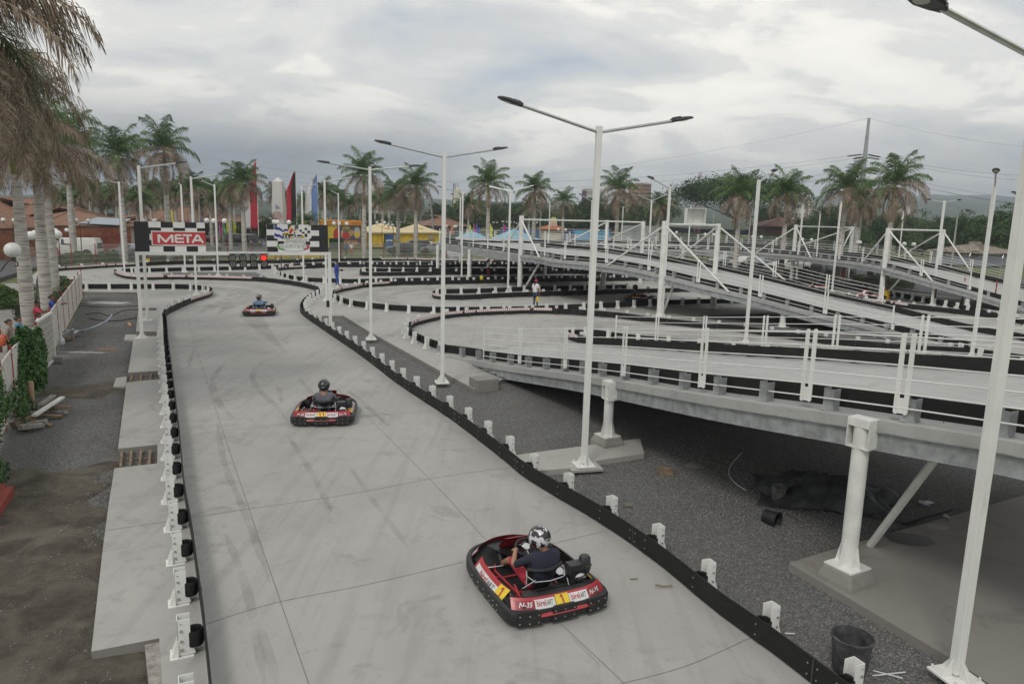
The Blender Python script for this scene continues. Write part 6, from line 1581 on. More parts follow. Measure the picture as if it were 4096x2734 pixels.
def hiproof(g, a, d, n_, Ln, dep, ze, zr, over=.6, hip=1.0, k=0):
    a0 = a-d*over-n_*over; W_ = Ln+2*over; D_ = dep+2*over; rh = D_/2*hip
    e = [a0+Z*ze, a0+d*W_+Z*ze, a0+d*W_+n_*D_+Z*ze, a0+n_*D_+Z*ze]; r0 = a0+d*rh+n_*D_/2+Z*zr; r1 = a0+d*(W_-rh)+n_*D_/2+Z*zr
    g.add(e+[r0, r1]+[p-Z*.15 for p in e], [(0, 1, 5, 4), (1, 2, 5), (2, 3, 4, 5), (3, 0, 4), (6, 7, 1, 0), (7, 8, 2, 1), (8, 9, 3, 2), (9, 6, 0, 3), (9, 8, 7, 6)], k)
    for p, q in ((r0, r1), (e[0], r0), (e[1], r1), (e[2], r1), (e[3], r0)): g.tube([p, q], .10, 6, k)
def house(label, a, b_, dep, wall_h, zr, mw, name='tiled_building', over=.7, hip=1.0, windows=0, door=True, gz=-.1, roofm=None):
    a = XY(a, gz); b_ = XY(b_, gz); d, n_, Ln = frame(a, b_); t = thing(name, label, 'building', a, world=True)
    g = MB(); P = [a, b_, b_+n_*dep, a+n_*dep]
    g.add(P+[p+Z*(wall_h-gz-.15) for p in P], [(0, 1, 5, 4), (1, 2, 6, 5), (2, 3, 7, 6), (3, 0, 4, 7)]); g.build('wall', mw, t)
    g = MB(); hiproof(g, a, d, n_, Ln, dep, wall_h, zr, over, hip); g.build('roof', roofm or M_TILE, t)
    for i in range(windows):
        c = a+d*Ln*(i+.6)/(windows+.2)-n_*.03; g = MB(); g.bar(c-d*.7+Z*1.7, c+d*.7+Z*1.7, .08, 1.1); w_ = g.build('window', M_CREAM, t)
        g = MB(); g.bar(c-d*.6+Z*1.7-n_*.045, c+d*.6+Z*1.7-n_*.045, .03, .95); g.build('pane', M_GLASS, w_)
    if door:
        c = a+d*Ln*.5-n_*.03; g = MB(); g.bar(c-d*.5+Z*1.05, c+d*.5+Z*1.05, .08, 2.1); g.build('door', M_REDW, t)
    return t, a, d, n_, Ln
house('long low tiled building behind the white van and the orange wall', G(170, 1006), G(548, 1000), 12, 3.0, 4.9, M_CREAM, windows=3)
house('tall tiled building at the left edge behind the first palm trunk', G(-500, 1060), G(165, 1016), 11, 2.9, 6.6, M_CREAM, hip=.4, windows=3)
house('higher tiled roof behind the long low building', G(60, 972), G(330, 968), 14, 3.6, 6.0, M_CREAM, windows=2)
house('wide tiled building behind the parked cars and the red sign', G(640, 957), G(1060, 953), 16, 3.1, 5.4, M_SHADEW, windows=5)
house('low tiled roof at the left of the parked cars, partly behind the red sign', G(540, 975), G(690, 972), 8, 2.6, 3.7, M_REDW, windows=1)
house('hip-roofed tiled pavilion behind the second yellow tent', G(1712, 942), G(1868, 944), 13, 2.6, 5.0, M_SHADEW, windows=2, name='tiled_pavilion')
house('brown low building with long reddish roof among the trees behind the ramps', XY(PT(3060, 900, 182)), XY(PT(3250, 903, 182)), 12, 4.6, 7.0, mat('brown_wall', (.10, .045, .035), .8), windows=4, roofm=mat('brown_roof', (.12, .06, .045), .9, var=.2))
house('pale low building with ribbed roof in the trees right of the palms', XY(PT(3740, 960, 110)), XY(PT(3950, 965, 104)), 9, 1.9, 3.3, mat('pale_blue_wall', (.30, .32, .36), .8), windows=3, door=False, roofm=mat('weathered_roof', (.24, .20, .16), .9, var=.35, scale=2))
house('small building with pale tin roof behind the power pylon foot', XY(PT(3225, 868, 180)), XY(PT(3400, 872, 180)), 9, 6.4, 7.2, mat('brown_wall2', (.10, .05, .04), .8), windows=2, roofm=MATS['weathered_roof'])
# bamboo palisade
a, b_ = XY(G(193, 1010), -.1), XY(G(512, 1004), -.1); d, n_, Ln = frame(a, b_)
t = thing('bamboo_wall', 'orange and red upright bamboo wall behind the white van', 'wall', a, world=True)
g = MB(); nn_ = 190
for i in range(nn_):
    q = a+d*Ln*(i+.5)/nn_-n_*(1.0+.02*(i % 2)); g.tube([q, q+Z*(2.75+.05*math.sin(i*1.7))], Ln/nn_*.5, 6, 0 if (i*7 % 5) < 3 and i < 120 else 1)
g.build('cane', [mat('cane_orange', (.36, .165, .075), .7, var=.3, scale=2), mat('cane_red', (.33, .095, .055), .7, var=.25, scale=2)], t)
g = MB()
for z in (.6, 1.8): g.bar(a-n_*1.16+Z*z, b_-n_*1.16+Z*z, .05, .07)
g.build('crossrail', M_REDW, t)
a2 = XY(G(-200, 1048), -.1); b2 = XY(G(185, 1020), -.1); d, n_, Ln = frame(a2, b2)
t = thing('bamboo_wall', 'dark orange bamboo wall between the first palm trunks', 'wall', a2, world=True); g = MB()
for i in range(120):
    q = a2+d*Ln*(i+.5)/120-n_*.8; g.tube([q, q+Z*2.7], Ln/120*.5, 6, i % 3 == 0)
g.build('cane', [MATS['cane_orange'], MATS['cane_red']], t)
tr = thing('tin_roof', 'grey tin lean-to roof above the bamboo wall', 'roof', XY(G(330, 1000)), world=True)
g = MB(); p0, p1 = XY(G(322, 1004)), XY(G(480, 1004)); g.add([p0+Z*3.15, p1+Z*3.0, p1+Z*3.7+Vector((0, 3, 0)), p0+Z*3.8+Vector((.5, 3, 0))], [(0, 1, 2, 3)]); o = g.build('sheet', mat('tin', (.34, .38, .42), .45, .3, var=.2), tr)
o.modifiers.new('s', 'SOLIDIFY').thickness = .06
g = MB()
for p in (p0, p1): g.tube([p+Vector((.3, .5, 0)), p+Vector((.3, .5, 3.2))], .05, 6)
g.build('post', M_REDW, tr)
# utility box, thatch cone, towers
def tower(label, x0, x1, yt, yb, d, m1, name, ncol, nrow, mwin, side=.5, dep=None, cat='building'):
    A = PT(x0, yt, d); B_ = PT(x1, yt, d); zt = A.z; zb = min(0, PT(x0, yb, d).z)
    a = XY(A); b_ = XY(B_); dd, n_, Ln = frame(a, b_); dp = dep or Ln; t = thing(name, label, cat, XY(a, zb), world=True)
    if side: dd = (dd*math.cos(side)-n_*math.sin(side)*-1).normalized(); n_ = Vector((-dd.y, dd.x, 0)); Ln = Ln*.75
    g = MB(); c = a+dd*Ln/2+n_*dp/2; g.box((c.x, c.y, (zt+zb)/2), (Ln, dp, zt-zb), rotz(math.atan2(dd.y, dd.x))); g.build('wall', m1, t)
    if nrow:
        k = 0
        for r_ in range(nrow):
            for face in (0, 1):
                g = MB()
                z = zb+(zt-zb)*(r_+.55)/nrow if zb > 0 else zt-(zt-3)*(r_+.5)/nrow
                hh = (zt-3)/nrow*.5
                for c_ in range(ncol):
                    if face == 0: q = a+dd*Ln*(c_+.5)/ncol-n_*.06; g.box((q.x, q.y, z), (Ln/ncol*.6, .12, hh), rotz(math.atan2(dd.y, dd.x)))
                    else: q = a-dd*.06+n_*dp*(c_+.5)/ncol; q2 = a+dd*(Ln+.06)+n_*dp*(c_+.5)/ncol; g.box((q.x, q.y, z), (.12, dp/ncol*.6, hh), rotz(math.atan2(dd.y, dd.x))); g.box((q2.x, q2.y, z), (.12, dp/ncol*.6, hh), rotz(math.atan2(dd.y, dd.x)))
                g.build('window_row', mwin, t)
    g = MB(); g.box((c.x, c.y, zt+.25), (Ln+.4, dp+.4, .5), rotz(math.atan2(dd.y, dd.x))); g.build('parapet', m1, t)
    return t
M_TAN = mat('tower_tan', (.33, .21, .14), .8, var=.1, scale=.3); M_TANW = mat('tower_windows', (.11, .065, .05), .5)
tower('tall tan office tower with a grid of windows rising above the trees', 2566, 2640, 736, 815, 420, M_TAN, 'office_tower', 9, 11, M_TANW, side=.6)
tower('pale block with purple corner above the trees left of the tan tower', 2350, 2432, 757, 830, 400, mat('pale_wall', (.52, .50, .46), .8, var=.05), 'hotel_building', 6, 5, mat('hotel_window', (.25, .23, .24), .6), side=.15)  # windows in one even grey
tower('slim purple building end beside the pale block', 2330, 2350, 766, 830, 402, mat('purple_wall', (.15, .07, .16), .8), 'purple_building', 2, 5, M_TANW, side=0)
tower('white block with arched windows among the palms behind the yellow stall', 1492, 1548, 760, 870, 240, mat('white_wall', (.60, .59, .56), .8, var=.05), 'white_building', 5, 4, mat('grey_window', (.22, .22, .23), .6), side=.3)
tower('lower white building right of the white block behind the tents', 1550, 1590, 795, 870, 250, MATS['white_wall'], 'white_building', 4, 3, MATS['grey_window'], side=.2)
tower('stone church tower far behind the palms', 1652, 1680, 775, 850, 330, mat('stone', (.22, .19, .17), .9, var=.15, scale=.5), 'church_tower', 2, 4, M_TANW, side=0)
tower('upper belfry stage of the far church tower', 1658, 1674, 750, 775, 335, MATS['stone'], 'church_tower', 1, 1, M_TANW, side=0)
tower('white stepped building on the far slope between the palms', 3188, 3248, 806, 836, 300, MATS['white_wall'], 'hillside_building', 6, 3, MATS['grey_window'], side=0)
tower('low white house in the far valley right of the last palm', 3600, 3650, 828, 850, 300, MATS['white_wall'], 'far_house', 4, 1, mat('pink_roof', (.4, .08, .12), .7), side=0)
t = thing('obelisk', 'cream pointed column far behind the near ramp light poles', 'monument', XY(PT(1829, 860, 200)), world=True)
c = XY(PT(1829, 860, 200)); g = MB(); zt = PT(1829, 748, 200).z; g.lathe([(1.3, 0), (1.2, zt-3), (.7, zt-.8), (.1, zt)], 10, c); g.build('column', M_CREAM, t); g = MB(); g.tube([c+Z*zt, c+Z*(zt+1)], .08, 5); g.build('spike', M_BLACK, t)
def lattice(label, px, yt, d, w0, w1, name='lattice_mast', m=None, nb=8, yb=None):
    c = XY(PT(px, 900, d)); zt = PT(px, yt, d).z; t = thing(name, label, 'mast', c, world=True); g = MB(); zb = 0
    for i in range(nb):
        z0, z1 = zt*i/nb, zt*(i+1)/nb; a0, a1 = w0+(w1-w0)*i/nb, w0+(w1-w0)*(i+1)/nb
        q0 = [Vector((c.x+sx_*a0, c.y+sy_*a0, z0)) for sx_, sy_ in ((-1, -1), (1, -1), (1, 1), (-1, 1))]; q1 = [Vector((c.x+sx_*a1, c.y+sy_*a1, z1)) for sx_, sy_ in ((-1, -1), (1, -1), (1, 1), (-1, 1))]
        for k in range(4): g.bar(q0[k], q1[k], .09, .09); g.bar(q0[k], q1[(k+1) % 4], .06, .06); g.bar(q1[k], q1[(k+1) % 4], .06, .06)
    g.build('lattice', m or M_GALV, t)
lattice('grey lattice pylon behind the palms beside the yellow tents', 1706, 755, 140, 1.6, .5)
lattice('red and white radio mast left of the great spreading tree', 2788, 690, 330, 1.2, .4, m=mat('mast_red', (.40, .15, .13), .6), nb=12)
lattice('thin dark radio mast above the trees near the middle of the skyline', 1815, 735, 260, .6, .3, m=M_BLACK, nb=10)
# thatched cone hut
c = XY(G(1756, 938)); t = thing('thatched_hut', 'small grey thatched cone hut between the tents and the ramp', 'hut', c, world=True)
g = MB(); g.lathe([(1.7, 1.9), (1.2, 2.6), (.55, 3.5), (.05, 4.3)], 14, c); g.build('roof', mat('thatch', (.22, .19, .15), .95, var=.3, scale=8), t)
g = MB(); g.lathe([(1.3, 0), (1.3, 1.95)], 12, c); g.build('wall', M_CREAM, t)
# ---------------------------------------------------------------- tents, stall, panels
M_TENTY = mat('tent_yellow', (.66, .44, .04), .7, var=.12, scale=1.5); M_TENTC = mat('tent_cream', (.62, .52, .30), .7, var=.08, scale=1.2)
def tent(label, x0, x1, yb, apex, dep, he=2.35, lx=None):
    a = XY(G(x0, yb)); b_ = XY(G(x1, yb)); d, n_, Ln = frame(a, b_); t = thing('party_tent', label, 'tent', a, world=True, group='yellow tents')
    g = MB(); ns = 26; P = []
    for q0, q1 in ((a, b_), (b_, b_+n_*dep), (b_+n_*dep, a+n_*dep), (a+n_*dep, a)):
        for i in range(ns):
            p = q0.lerp(q1, i/ns); P.append(p+(n_ if q0 in (a,) else d)*(.06*math.sin(i*1.3)))
    m_ = len(P); g.add([p for p in P]+[p+Z*he for p in P], [(i, (i+1) % m_, m_+(i+1) % m_, m_+i) for i in range(m_)]); g.build('side_wall', M_TENTY, t)
    g = MB(); c = a+d*Ln/2+n_*dep/2; zt = PT(apex[0], apex[1], (c-CAM).dot(FWD)).z; o = .25
    e = [a-d*o-n_*o, b_+d*o-n_*o, b_+d*o+n_*(dep+o), a-d*o+n_*(dep+o)]
    lv = [[p+Z*(he-.05) for p in e], [p.lerp(c, .45)+Z*(he+(zt-he)*.36) for p in e], [p.lerp(c, .93)+Z*zt*.985 for p in e]]
    vs = sum(lv, []); g.add(vs+[c+Z*zt], [(i*4+j, i*4+(j+1) % 4, (i+1)*4+(j+1) % 4, (i+1)*4+j) for i in range(2) for j in range(4)]+[(8+j, 8+(j+1) % 4, 12) for j in range(4)])
    for p, q in zip(e, e[1:]+e[:1]):
        for k in range(24):
            u0, u1 = p.lerp(q, k/24), p.lerp(q, (k+1)/24); um = u0.lerp(u1, .5); g.add([u0+Z*(he-.05), u1+Z*(he-.05), u1+Z*(he-.22), um+Z*(he-.32), u0+Z*(he-.22)], [(0, 4, 3, 2, 1)])
    g.build('roof', M_TENTC, t)
    # painted dove mark and window
    g = MB(); q = lv[0][0].lerp(lv[0][1], lx or .5).lerp(lv[1][0].lerp(lv[1][1], lx or .5), 1.0); u = (lv[1][0].lerp(lv[1][1], .5)-lv[0][0].lerp(lv[0][1], .5)).normalized(); nr = d.cross(u).normalized()
    for pts in ([(-.5, .0), (-.35, .22), (-.1, .12), (.1, .3), (.4, .22), (.5, .05), (.2, .06), (.0, -.12), (-.25, -.05)], [(-.2, -.15), (.1, -.2), (.45, -.12), (.3, -.28), (-.05, -.3)]):
        P3 = [q+d*x*1.1+u*y*1.1+nr*.05 for x, y in pts]; cc = sum(P3, Vector())/len(P3); g.add(P3+[cc], [(i, (i+1) % len(P3), len(P3)) for i in range(len(P3))])
    g.build('emblem', mat('dove_pink', (.60, .14, .12), .7), t)
    g = MB(); c2 = a+d*Ln*.62-n_*.12+Z*1.45; g.bar(c2-d*.55, c2+d*.55, .03, .75); g.build('window', mat('tent_window', (.40, .33, .22), .7), t)
tent('cream-topped yellow tent on the left, behind the blue advertising stand', 1478, 1648, 988, (1573, 893), 8)
tent('cream-topped yellow tent on the right, with cars parked before it', 1650, 1766, 985, (1696, 896), 8, lx=.4)
# yellow food stall with mural
a = XY(G(1290, 990)); b_ = XY(G(1452, 990)); d, n_, Ln = frame(a, b_); za = PT(1290, 898, (a-CAM).dot(FWD)).z; zt = PT(1290, 880, (a-CAM).dot(FWD)).z
t = thing('food_stall', 'yellow food stall with orange fascia and a mural of food', 'stall', a, world=True)
g = MB(); c = a+d*Ln/2+n_*1.6; g.box((c.x, c.y, za/2), (Ln, 3.2, za), rotz(math.atan2(d.y, d.x))); g.build('wall', mat('stall_yellow', (.68, .50, .06), .6, var=.05), t)
g = MB(); c = a+d*(Ln/2-.9)+n_*1.6; g.box((c.x, c.y, (za+zt)/2+.02), (Ln+1.9, 3.5, zt-za), rotz(math.atan2(d.y, d.x)), 0); q = a+d*(Ln*.86)-n_*.17+Z*(za+zt)/2
text_mesh(g, 'Coca-Cola', .55, q, d, Z, 1, shear=.3, maxw=1.9, lift=.01); text_mesh(g, 'TIP-TOP MAXI', .4, a+d*Ln*.25-n_*.17+Z*(za+zt)/2, d, Z, 2, maxw=2.9, lift=.01)
g.build('fascia', [mat('stall_orange', (.70, .30, .03), .6), M_SRED, mat('stall_brown', (.12, .04, .03), .6)], t)
g = MB(); o_ = a+d*Ln*.36-n_*.012; WM = Ln*.6
def mp_(u, v, o=0.0): return o_+d*u*WM+Z*(za*(1-v))-n_*o
def disc(cx, cy, rx, ry, k, o, nn=14, wob=0):
    pts = [(cx+rx*math.cos(i*6.283/nn)*(1+wob*math.sin(i*3.3)), cy+ry*math.sin(i*6.283/nn)*(1+wob*math.cos(i*2.1))) for i in range(nn)]
    g.add([mp_(u, v, o) for u, v in pts], [tuple(range(nn))], k)
g.add([mp_(0, .98, .0), mp_(1, .98, .0), mp_(1, .03, .0), mp_(0, .03, .0)], [(0, 1, 2, 3)], 0)
disc(.0, .42, .16, .28, 1, .01); disc(.36, .38, .22, .25, 3, .02, wob=.08); disc(.36, .46, .16, .16, 1, .03, wob=.05); disc(.38, .24, .14, .09, 4, .035, wob=.1); disc(.36, .12, .15, .06, 5, .04); disc(.58, .34, .10, .13, 5, .03, wob=.15)
disc(.82, .34, .14, .26, 6, .02); disc(.82, .42, .11, .14, 2, .03); disc(.5, .80, .42, .13, 7, .02, wob=.15); disc(.35, .78, .2, .06, 5, .03, wob=.2); disc(.7, .82, .15, .05, 5, .03, wob=.2)
g.build('mural', [mat('mural_grey', (.12, .09, .11), .6), M_SRED, M_YEL, mat('mural_cream', (.50, .36, .24), .6), mat('mural_green', (.14, .2, .07), .6), mat('mural_bun', (.50, .30, .12), .6), mat('mural_silver', (.45, .45, .47), .5), mat('mural_pasta', (.42, .20, .13), .6)], t)
a = XY(G(1318, 994)); t = thing('dumpster', 'dark green waste container beside the yellow stall', 'dumpster', a, world=True); g = MB()
g.box(a+Vector((.9, .5, .75)), (1.9, 1.0, 1.2)); g.build('bin', mat('bin_green', (.02, .07, .03), .6), t, bevel=.05); g = MB(); g.box(a+Vector((.9, .5, 1.40)), (2.0, 1.1, .1)); g.build('lid', mat('bin_lid', (.02, .05, .03), .5), t)
# blue advertising stand
a = XY(G(1538, 998)); b_ = XY(G(1573, 998)); d, n_, Ln = frame(a, b_); zt = PT(1538, 934, (a-CAM).dot(FWD)).z
t = thing('advertising_stand', 'tall blue AirPak advertising stand on the grass behind the mesh fence', 'sign', a, world=True)
g = MB(); g.bar(a+d*Ln/2, a+d*Ln/2+Z*zt, Ln, .25, up=tuple(n_), k=0); g.build('case', M_SBLK, t)
g = MB(); q = a-n_*.16; g.add([q+d*.08+Z*.1, q+d*(Ln-.08)+Z*.1, q+d*(Ln-.08)+Z*(zt-.1), q+d*.08+Z*(zt-.1)], [(0, 1, 2, 3)], 0); text_mesh(g, 'AirPak', .45, q+d*Ln/2+Z*zt*.58, d, Z, 1, maxw=Ln*.8, bold=.015, lift=.02)
disc_c = q+d*Ln*.22+Z*zt*.5; g.add([disc_c+d*.13*math.cos(i)-n_*.01+Z*.2*math.sin(i) for i in [k*.785 for k in range(8)]], [tuple(range(8))], 2)
g.build('poster', [mat('poster_blue', (.03, .10, .28), .5, var=.3, scale=1), M_WHITES, M_SGRN], t)
# blue mural wall, tarps, grey hoarding
a = XY(G(2003, 978)); b_ = XY(G(2440, 980)); d, n_, Ln = frame(a, b_); zt = PT(2003, 913, (a-CAM).dot(FWD)).z
t = thing('painted_wall', 'long blue painted wall behind the raised turn', 'wall', a, world=True)
g = MB(); g.bar(a+Z*zt/2, b_+Z*zt/2, .25, zt); g.build('wall', mat('blue_wall', (.04, .14, .38), .6, var=.15, scale=.4), t)
g = MB(); g.bar(a+Z*(zt+.06), b_+Z*(zt+.06), .35, .1); g.build('coping', M_CREAM, t)
g = MB()
for pts, k in (([(.0, .1), (.09, .05), (.16, .95), (.0, .95)], 0), ([(.09, .9), (.2, .25), (.42, .95)], 1), ([(.56, .06), (.62, .05), (.70, .95), (.64, .95), (.58, .5)], 2), ([(.64, .05), (.98, .06), (.98, .95), (.72, .95), (.66, .5)], 1), ([(.34, .05), (.56, .05), (.57, .5), (.45, .6), (.36, .4)], 2), ([(.42, .7), (.6, .62), (.66, .95), (.44, .95)], 3)):
    P3 = [a+d*Ln*u+Z*zt*(1-v)-n_*(.135+.003*k) for u, v in pts]; g.add(P3, [tuple(range(len(P3)-1, -1, -1))] if False else [tuple(range(len(P3)))], k)
text_mesh(g, 'SOLAZUL', .5, a+d*Ln*.05-n_*.15+Z*zt*.5, d, Z, 4, lift=.01) if False else None
g.build('mural', [mat('mural_blue', (.03, .10, .36), .6), mat('mural_sky', (.10, .38, .62), .6, var=.15, scale=.5), mat('mural_navy', (.015, .03, .10), .6), mat('mural_navy2', (.02, .06, .2), .6)], t)
M_TARP = mat('tarp_blue', (.21, .40, .49), .6, var=.12, scale=1)
for i, (x0, x1, yt, yb, xa, lab) in enumerate(((1860, 1995, 927, 978, 1905, 'light blue gazebo roof with pale lettering left of the blue wall'), (2010, 2190, 920, 978, 2105, 'light blue gazebo roof in front of the blue wall'))):
    a = XY(G(x0, 1000)); b_ = XY(G(x1, 1000)); d, n_, Ln = frame(a, b_); t = thing('gazebo', lab, 'gazebo', a, world=True); dd_ = (a-CAM).dot(FWD); ze = PT(x0, 968, dd_).z; zt = PT(xa, yt-4, dd_+3).z
    e = [a, b_, b_+n_*6, a+n_*6]; c = a+d*Ln*.45+n_*3+Z*zt
    g = MB(); g.add([p+Z*ze for p in e]+[c], [(0, 1, 4), (1, 2, 4), (2, 3, 4), (3, 0, 4)]); o = g.build('canopy', M_TARP, t); o.modifiers.new('s', 'SOLIDIFY').thickness = .03
    g = MB()
    for p in e: g.tube([p, p+Z*ze], .04, 6)
    g.build('pole', M_WHITE, t)
a = XY(G(2478, 1000)); b_ = XY(G(2622, 1000)); d, n_, Ln = frame(a, b_); zt = PT(2478, 900, (a-CAM).dot(FWD)).z
t = thing('hoarding', 'grey panel hoarding with dark seams behind the far frames', 'wall', a, world=True)
for i in range(5):
    g = MB(); g.bar(a+d*Ln*(i+.02)/5+Z*zt/2, a+d*Ln*(i+.98)/5+Z*zt/2, .06, zt); g.build('panel', mat('hoarding_grey', (.34, .345, .34), .6, var=.2, scale=.4), t)
# LOCOS sign with tiled hut
c = XY(G(2208, 985)); t = thing('cafe_hut', 'small hut with orange tiled hip roof and a LOCOS sign above it', 'hut', c, world=True); dd_ = (c-CAM).dot(FWD)
g = MB(); ze = PT(2208, 915, dd_).z; zr = PT(2208, 900, dd_).z; hiproof(g, c-Vector((2.2, 0, 0)), Vector((1, 0, 0)), Vector((0, 1, 0)), 4.4, 4.4, ze, zr+.1, .4); g.build('roof', mat('roof_orange', (.45, .17, .08), .8, var=.2), t)
g = MB(); g.box(c+Vector((0, 2.2, ze/2)), (4, 4, ze-.1)); g.build('wall', M_CREAM, t)
g = MB(); sc_ = dd_/FPX; q = XY(c, PT(2213, 896, dd_).z)+Vector((.1, 1, 0))
g.box(q, (30*sc_, .15, 14*sc_), k=0); text_mesh(g, 'LOCOS', 10*sc_, q-Vector((0, .08, 0)), (1, 0, 0), (0, 0, 1), 1, maxw=22*sc_, bold=.02, lift=.02)
g.plate([q+Vector((x*sc_, 0, y*sc_)) for x, y in ((-12, 7), (14, 7), (18, 16), (10, 26), (-2, 28), (-12, 20))], .15, (0, -1, 0), 2); g.tube([q-Z*14*sc_, q+Z*4*sc_], .08, 6, 3)
g.build('sign', [M_WHITES, M_SRED, mat('sign_cream', (.66, .58, .22), .6), M_BLACK], t)
# ---------------------------------------------------------------- flags
def flag(label, px, yt, yb, xs, cols, seed, dirn=-1, slant=.12):
    base = G(px, yb); base.z = 0; d_ = (base-CAM).dot(FWD); zt = PT(px, yt, d_).z; t = thing('flag', label, 'flag', base, world=True, group='big hanging flags')
    g = MB(); g.tube([base, XY(base, zt)], [.06, .035], 8); g.sphere(XY(base, zt+.06), .09, 8, 6); g.build('flagpole', M_WHITE, t)
    W_ = (px-xs[0])/FPX*d_; z1 = zt-.25; z0 = PT(px, xs[1], d_).z; nu, nv = 14, 26; g = MB(); rr_ = random.Random(seed); vs = []
    for j in range(nv+1):
        for i in range(nu+1):
            f = i/nu; h = j/nv; gather = 1-.55*(1-h)**2*0-.7*max(0, .35-h)/.35
            x = -f*W_*gather; z = z1-(z1-z0)*h-slant*f*W_*3*(1-h)-0; vs.append(base+Vector((x+.03*math.sin(h*9+seed), .16*math.sin(f*11+h*3+seed)*(.3+f), z)))
    fs = [(j*(nu+1)+i, j*(nu+1)+i+1, (j+1)*(nu+1)+i+1, (j+1)*(nu+1)+i) for j in range(nv) for i in range(nu)]; 
    for j in range(nv):
        for i in range(nu):
            k = 0
            for th, kk in cols:
                if i/nu >= th: k = kk
            if seed == 1 and j < 7 and i/nu > .5: k = 2
            g.f.append(fs[j*nu+i]); g.m.append(k)
    g.v = [tuple(v) for v in vs]; o = g.build('cloth', [M_CLRED, mat('flag_white', (.66, .65, .64), .8), mat('flag_blue', (.16, .25, .50), .8), mat('flag_black', (.02, .018, .02), .8)], t, smooth=True); o.modifiers.new('s', 'SOLIDIFY').thickness = .012
flag('tall flag hanging in red and white stripes with a blue corner', 1036, 640, 985, (974, 916), [(0, 0), (.5, 1)], 1)
flag('tall red and black flag right of the obelisk', 1190, 676, 1000, (1150, 893), [(0, 3), (.45, 0)], 2)
flag('tall blue and white flag, third from the left', 1275, 690, 1000, (1225, 895), [(0, 2), (.45, 1)], 3)
# painted obelisk monument
base = XY(G(1120, 975)); d_ = (base-CAM).dot(FWD); zt = PT(1120, 710, d_).z; z1 = PT(1120, 728, d_).z; w0, w1 = 31/FPX*d_*.85, 21/FPX*d_*.85
t = thing('painted_obelisk', 'white tapering obelisk painted with a wheel and map, between two flags', 'monument', base, world=True)
g = MB(); q = [(sx_, sy_) for sx_, sy_ in ((-1, -1), (1, -1), (1, 1), (-1, 1))]
g.add([base+Vector((x*w0, y*w0, 0)) for x, y in q]+[base+Vector((x*w1, y*w1, z1)) for x, y in q]+[XY(base, zt)], [(0, 1, 5, 4), (1, 2, 6, 5), (2, 3, 7, 6), (3, 0, 4, 7), (4, 5, 8), (5, 6, 8), (6, 7, 8), (7, 4, 8)]); g.build('shaft', mat('obelisk_white', (.58, .57, .54), .8, var=.06), t)
g = MB(); wc = XY(base, PT(1120, 866, d_).z)+Vector((0, -w0*.86-.03, 0)); rad = 22/FPX*d_
for k in range(12):
    a0 = k*math.pi/6; a1 = a0+.22; g.add([wc+Vector((math.cos(a0)*rad*.12, 0, math.sin(a0)*rad*.12)), wc+Vector((math.cos(a1)*rad*.12, 0, math.sin(a1)*rad*.12)), wc+Vector((math.cos(a1)*rad, 0, math.sin(a1)*rad)), wc+Vector((math.cos(a0)*rad, 0, math.sin(a0)*rad))], [(3, 2, 1, 0)], 0)
mc = XY(base, PT(1118, 835, d_).z)+Vector((0, -w0*.80-.02, 0))
g.add([mc+Vector((x*rad*.7, 0, y*rad)) for x, y in ((-.3, -.7), (.3, -.8), (.8, -.2), (.5, .4), (.1, .5), (-.4, .9), (-.5, .2))], [(6, 5, 4, 3, 2, 1, 0)], 1)
g.build('painting', [mat('wheel_pink', (.45, .16, .16), .7), mat('map_grey', (.27, .28, .36), .7)], t)
# feather banners
BC = [mat('banner_orange', (.75, .20, .08), .7), mat('banner_magenta', (.45, .03, .22), .7), mat('banner_yellow', (.60, .62, .04), .7), mat('banner_blue', (.03, .07, .40), .7), mat('banner_green', (.12, .45, .12), .7)]
CN = ['orange', 'magenta', 'yellow', 'blue', 'green']
for i, (px, yt, yb, k, wher) in enumerate(((842, 873, 960, 0, 'left of the parked pickup'), (880, 880, 965, 1, 'behind the maroon car'), (893, 885, 965, 4, 'behind the maroon car'), (935, 875, 960, 2, 'above the champagne coloured car'), (908, 870, 955, 2, 'thin, behind the parked cars'), (753, 870, 965, 1, 'above the red sign'), (776, 868, 965, 2, 'above the red sign'), (806, 872, 965, 3, 'at the right end of the red sign'),
    (1876, 898, 975, 2, 'nearest the tile-roofed pavilion'), (1893, 895, 978, 1, 'left of the blue pair'), (1904, 890, 978, 3, 'just right of the magenta one'), (1958, 893, 975, 2, 'beside the big palm trunk'), (2012, 893, 972, 1, 'above the blue wall'), (1803, 902, 960, 0, 'between the globe lamps'), (690, 838, 950, 2, 'by the palms above the red sign'), (2075, 898, 965, 0, 'above the light blue gazebo'))):
    b0 = XY(G(px, max(yb, 960)+18)); d_ = (b0-CAM).dot(FWD); z1 = PT(px, yt, d_).z; z0 = PT(px, yb-28, d_).z; w_ = 11/FPX*d_
    t = thing('feather_banner', '%s feather banner %s' % (CN[k], wher), 'banner', b0, world=True, group='coloured feather banners')
    g = MB(); g.tube([b0, b0+Z*z1], .03, 5); g.build('pole', M_GALVB, t)
    g = MB(); vs = []
    for j in range(10):
        f = j/9; ww = w_*(.35+.65*math.sin(min(1, f*1.6)*math.pi/2)); vs += [b0+Vector((.03, 0, z1-(z1-z0)*f)), b0+Vector((ww+.05*math.sin(j+i), .08*math.sin(j*1.3+i), z1-(z1-z0)*f-.1))]
    g.add(vs, [(2*j, 2*j+1, 2*j+3, 2*j+2) for j in range(9)]); o = g.build('cloth', BC[k], t); o.modifiers.new('s', 'SOLIDIFY').thickness = .01
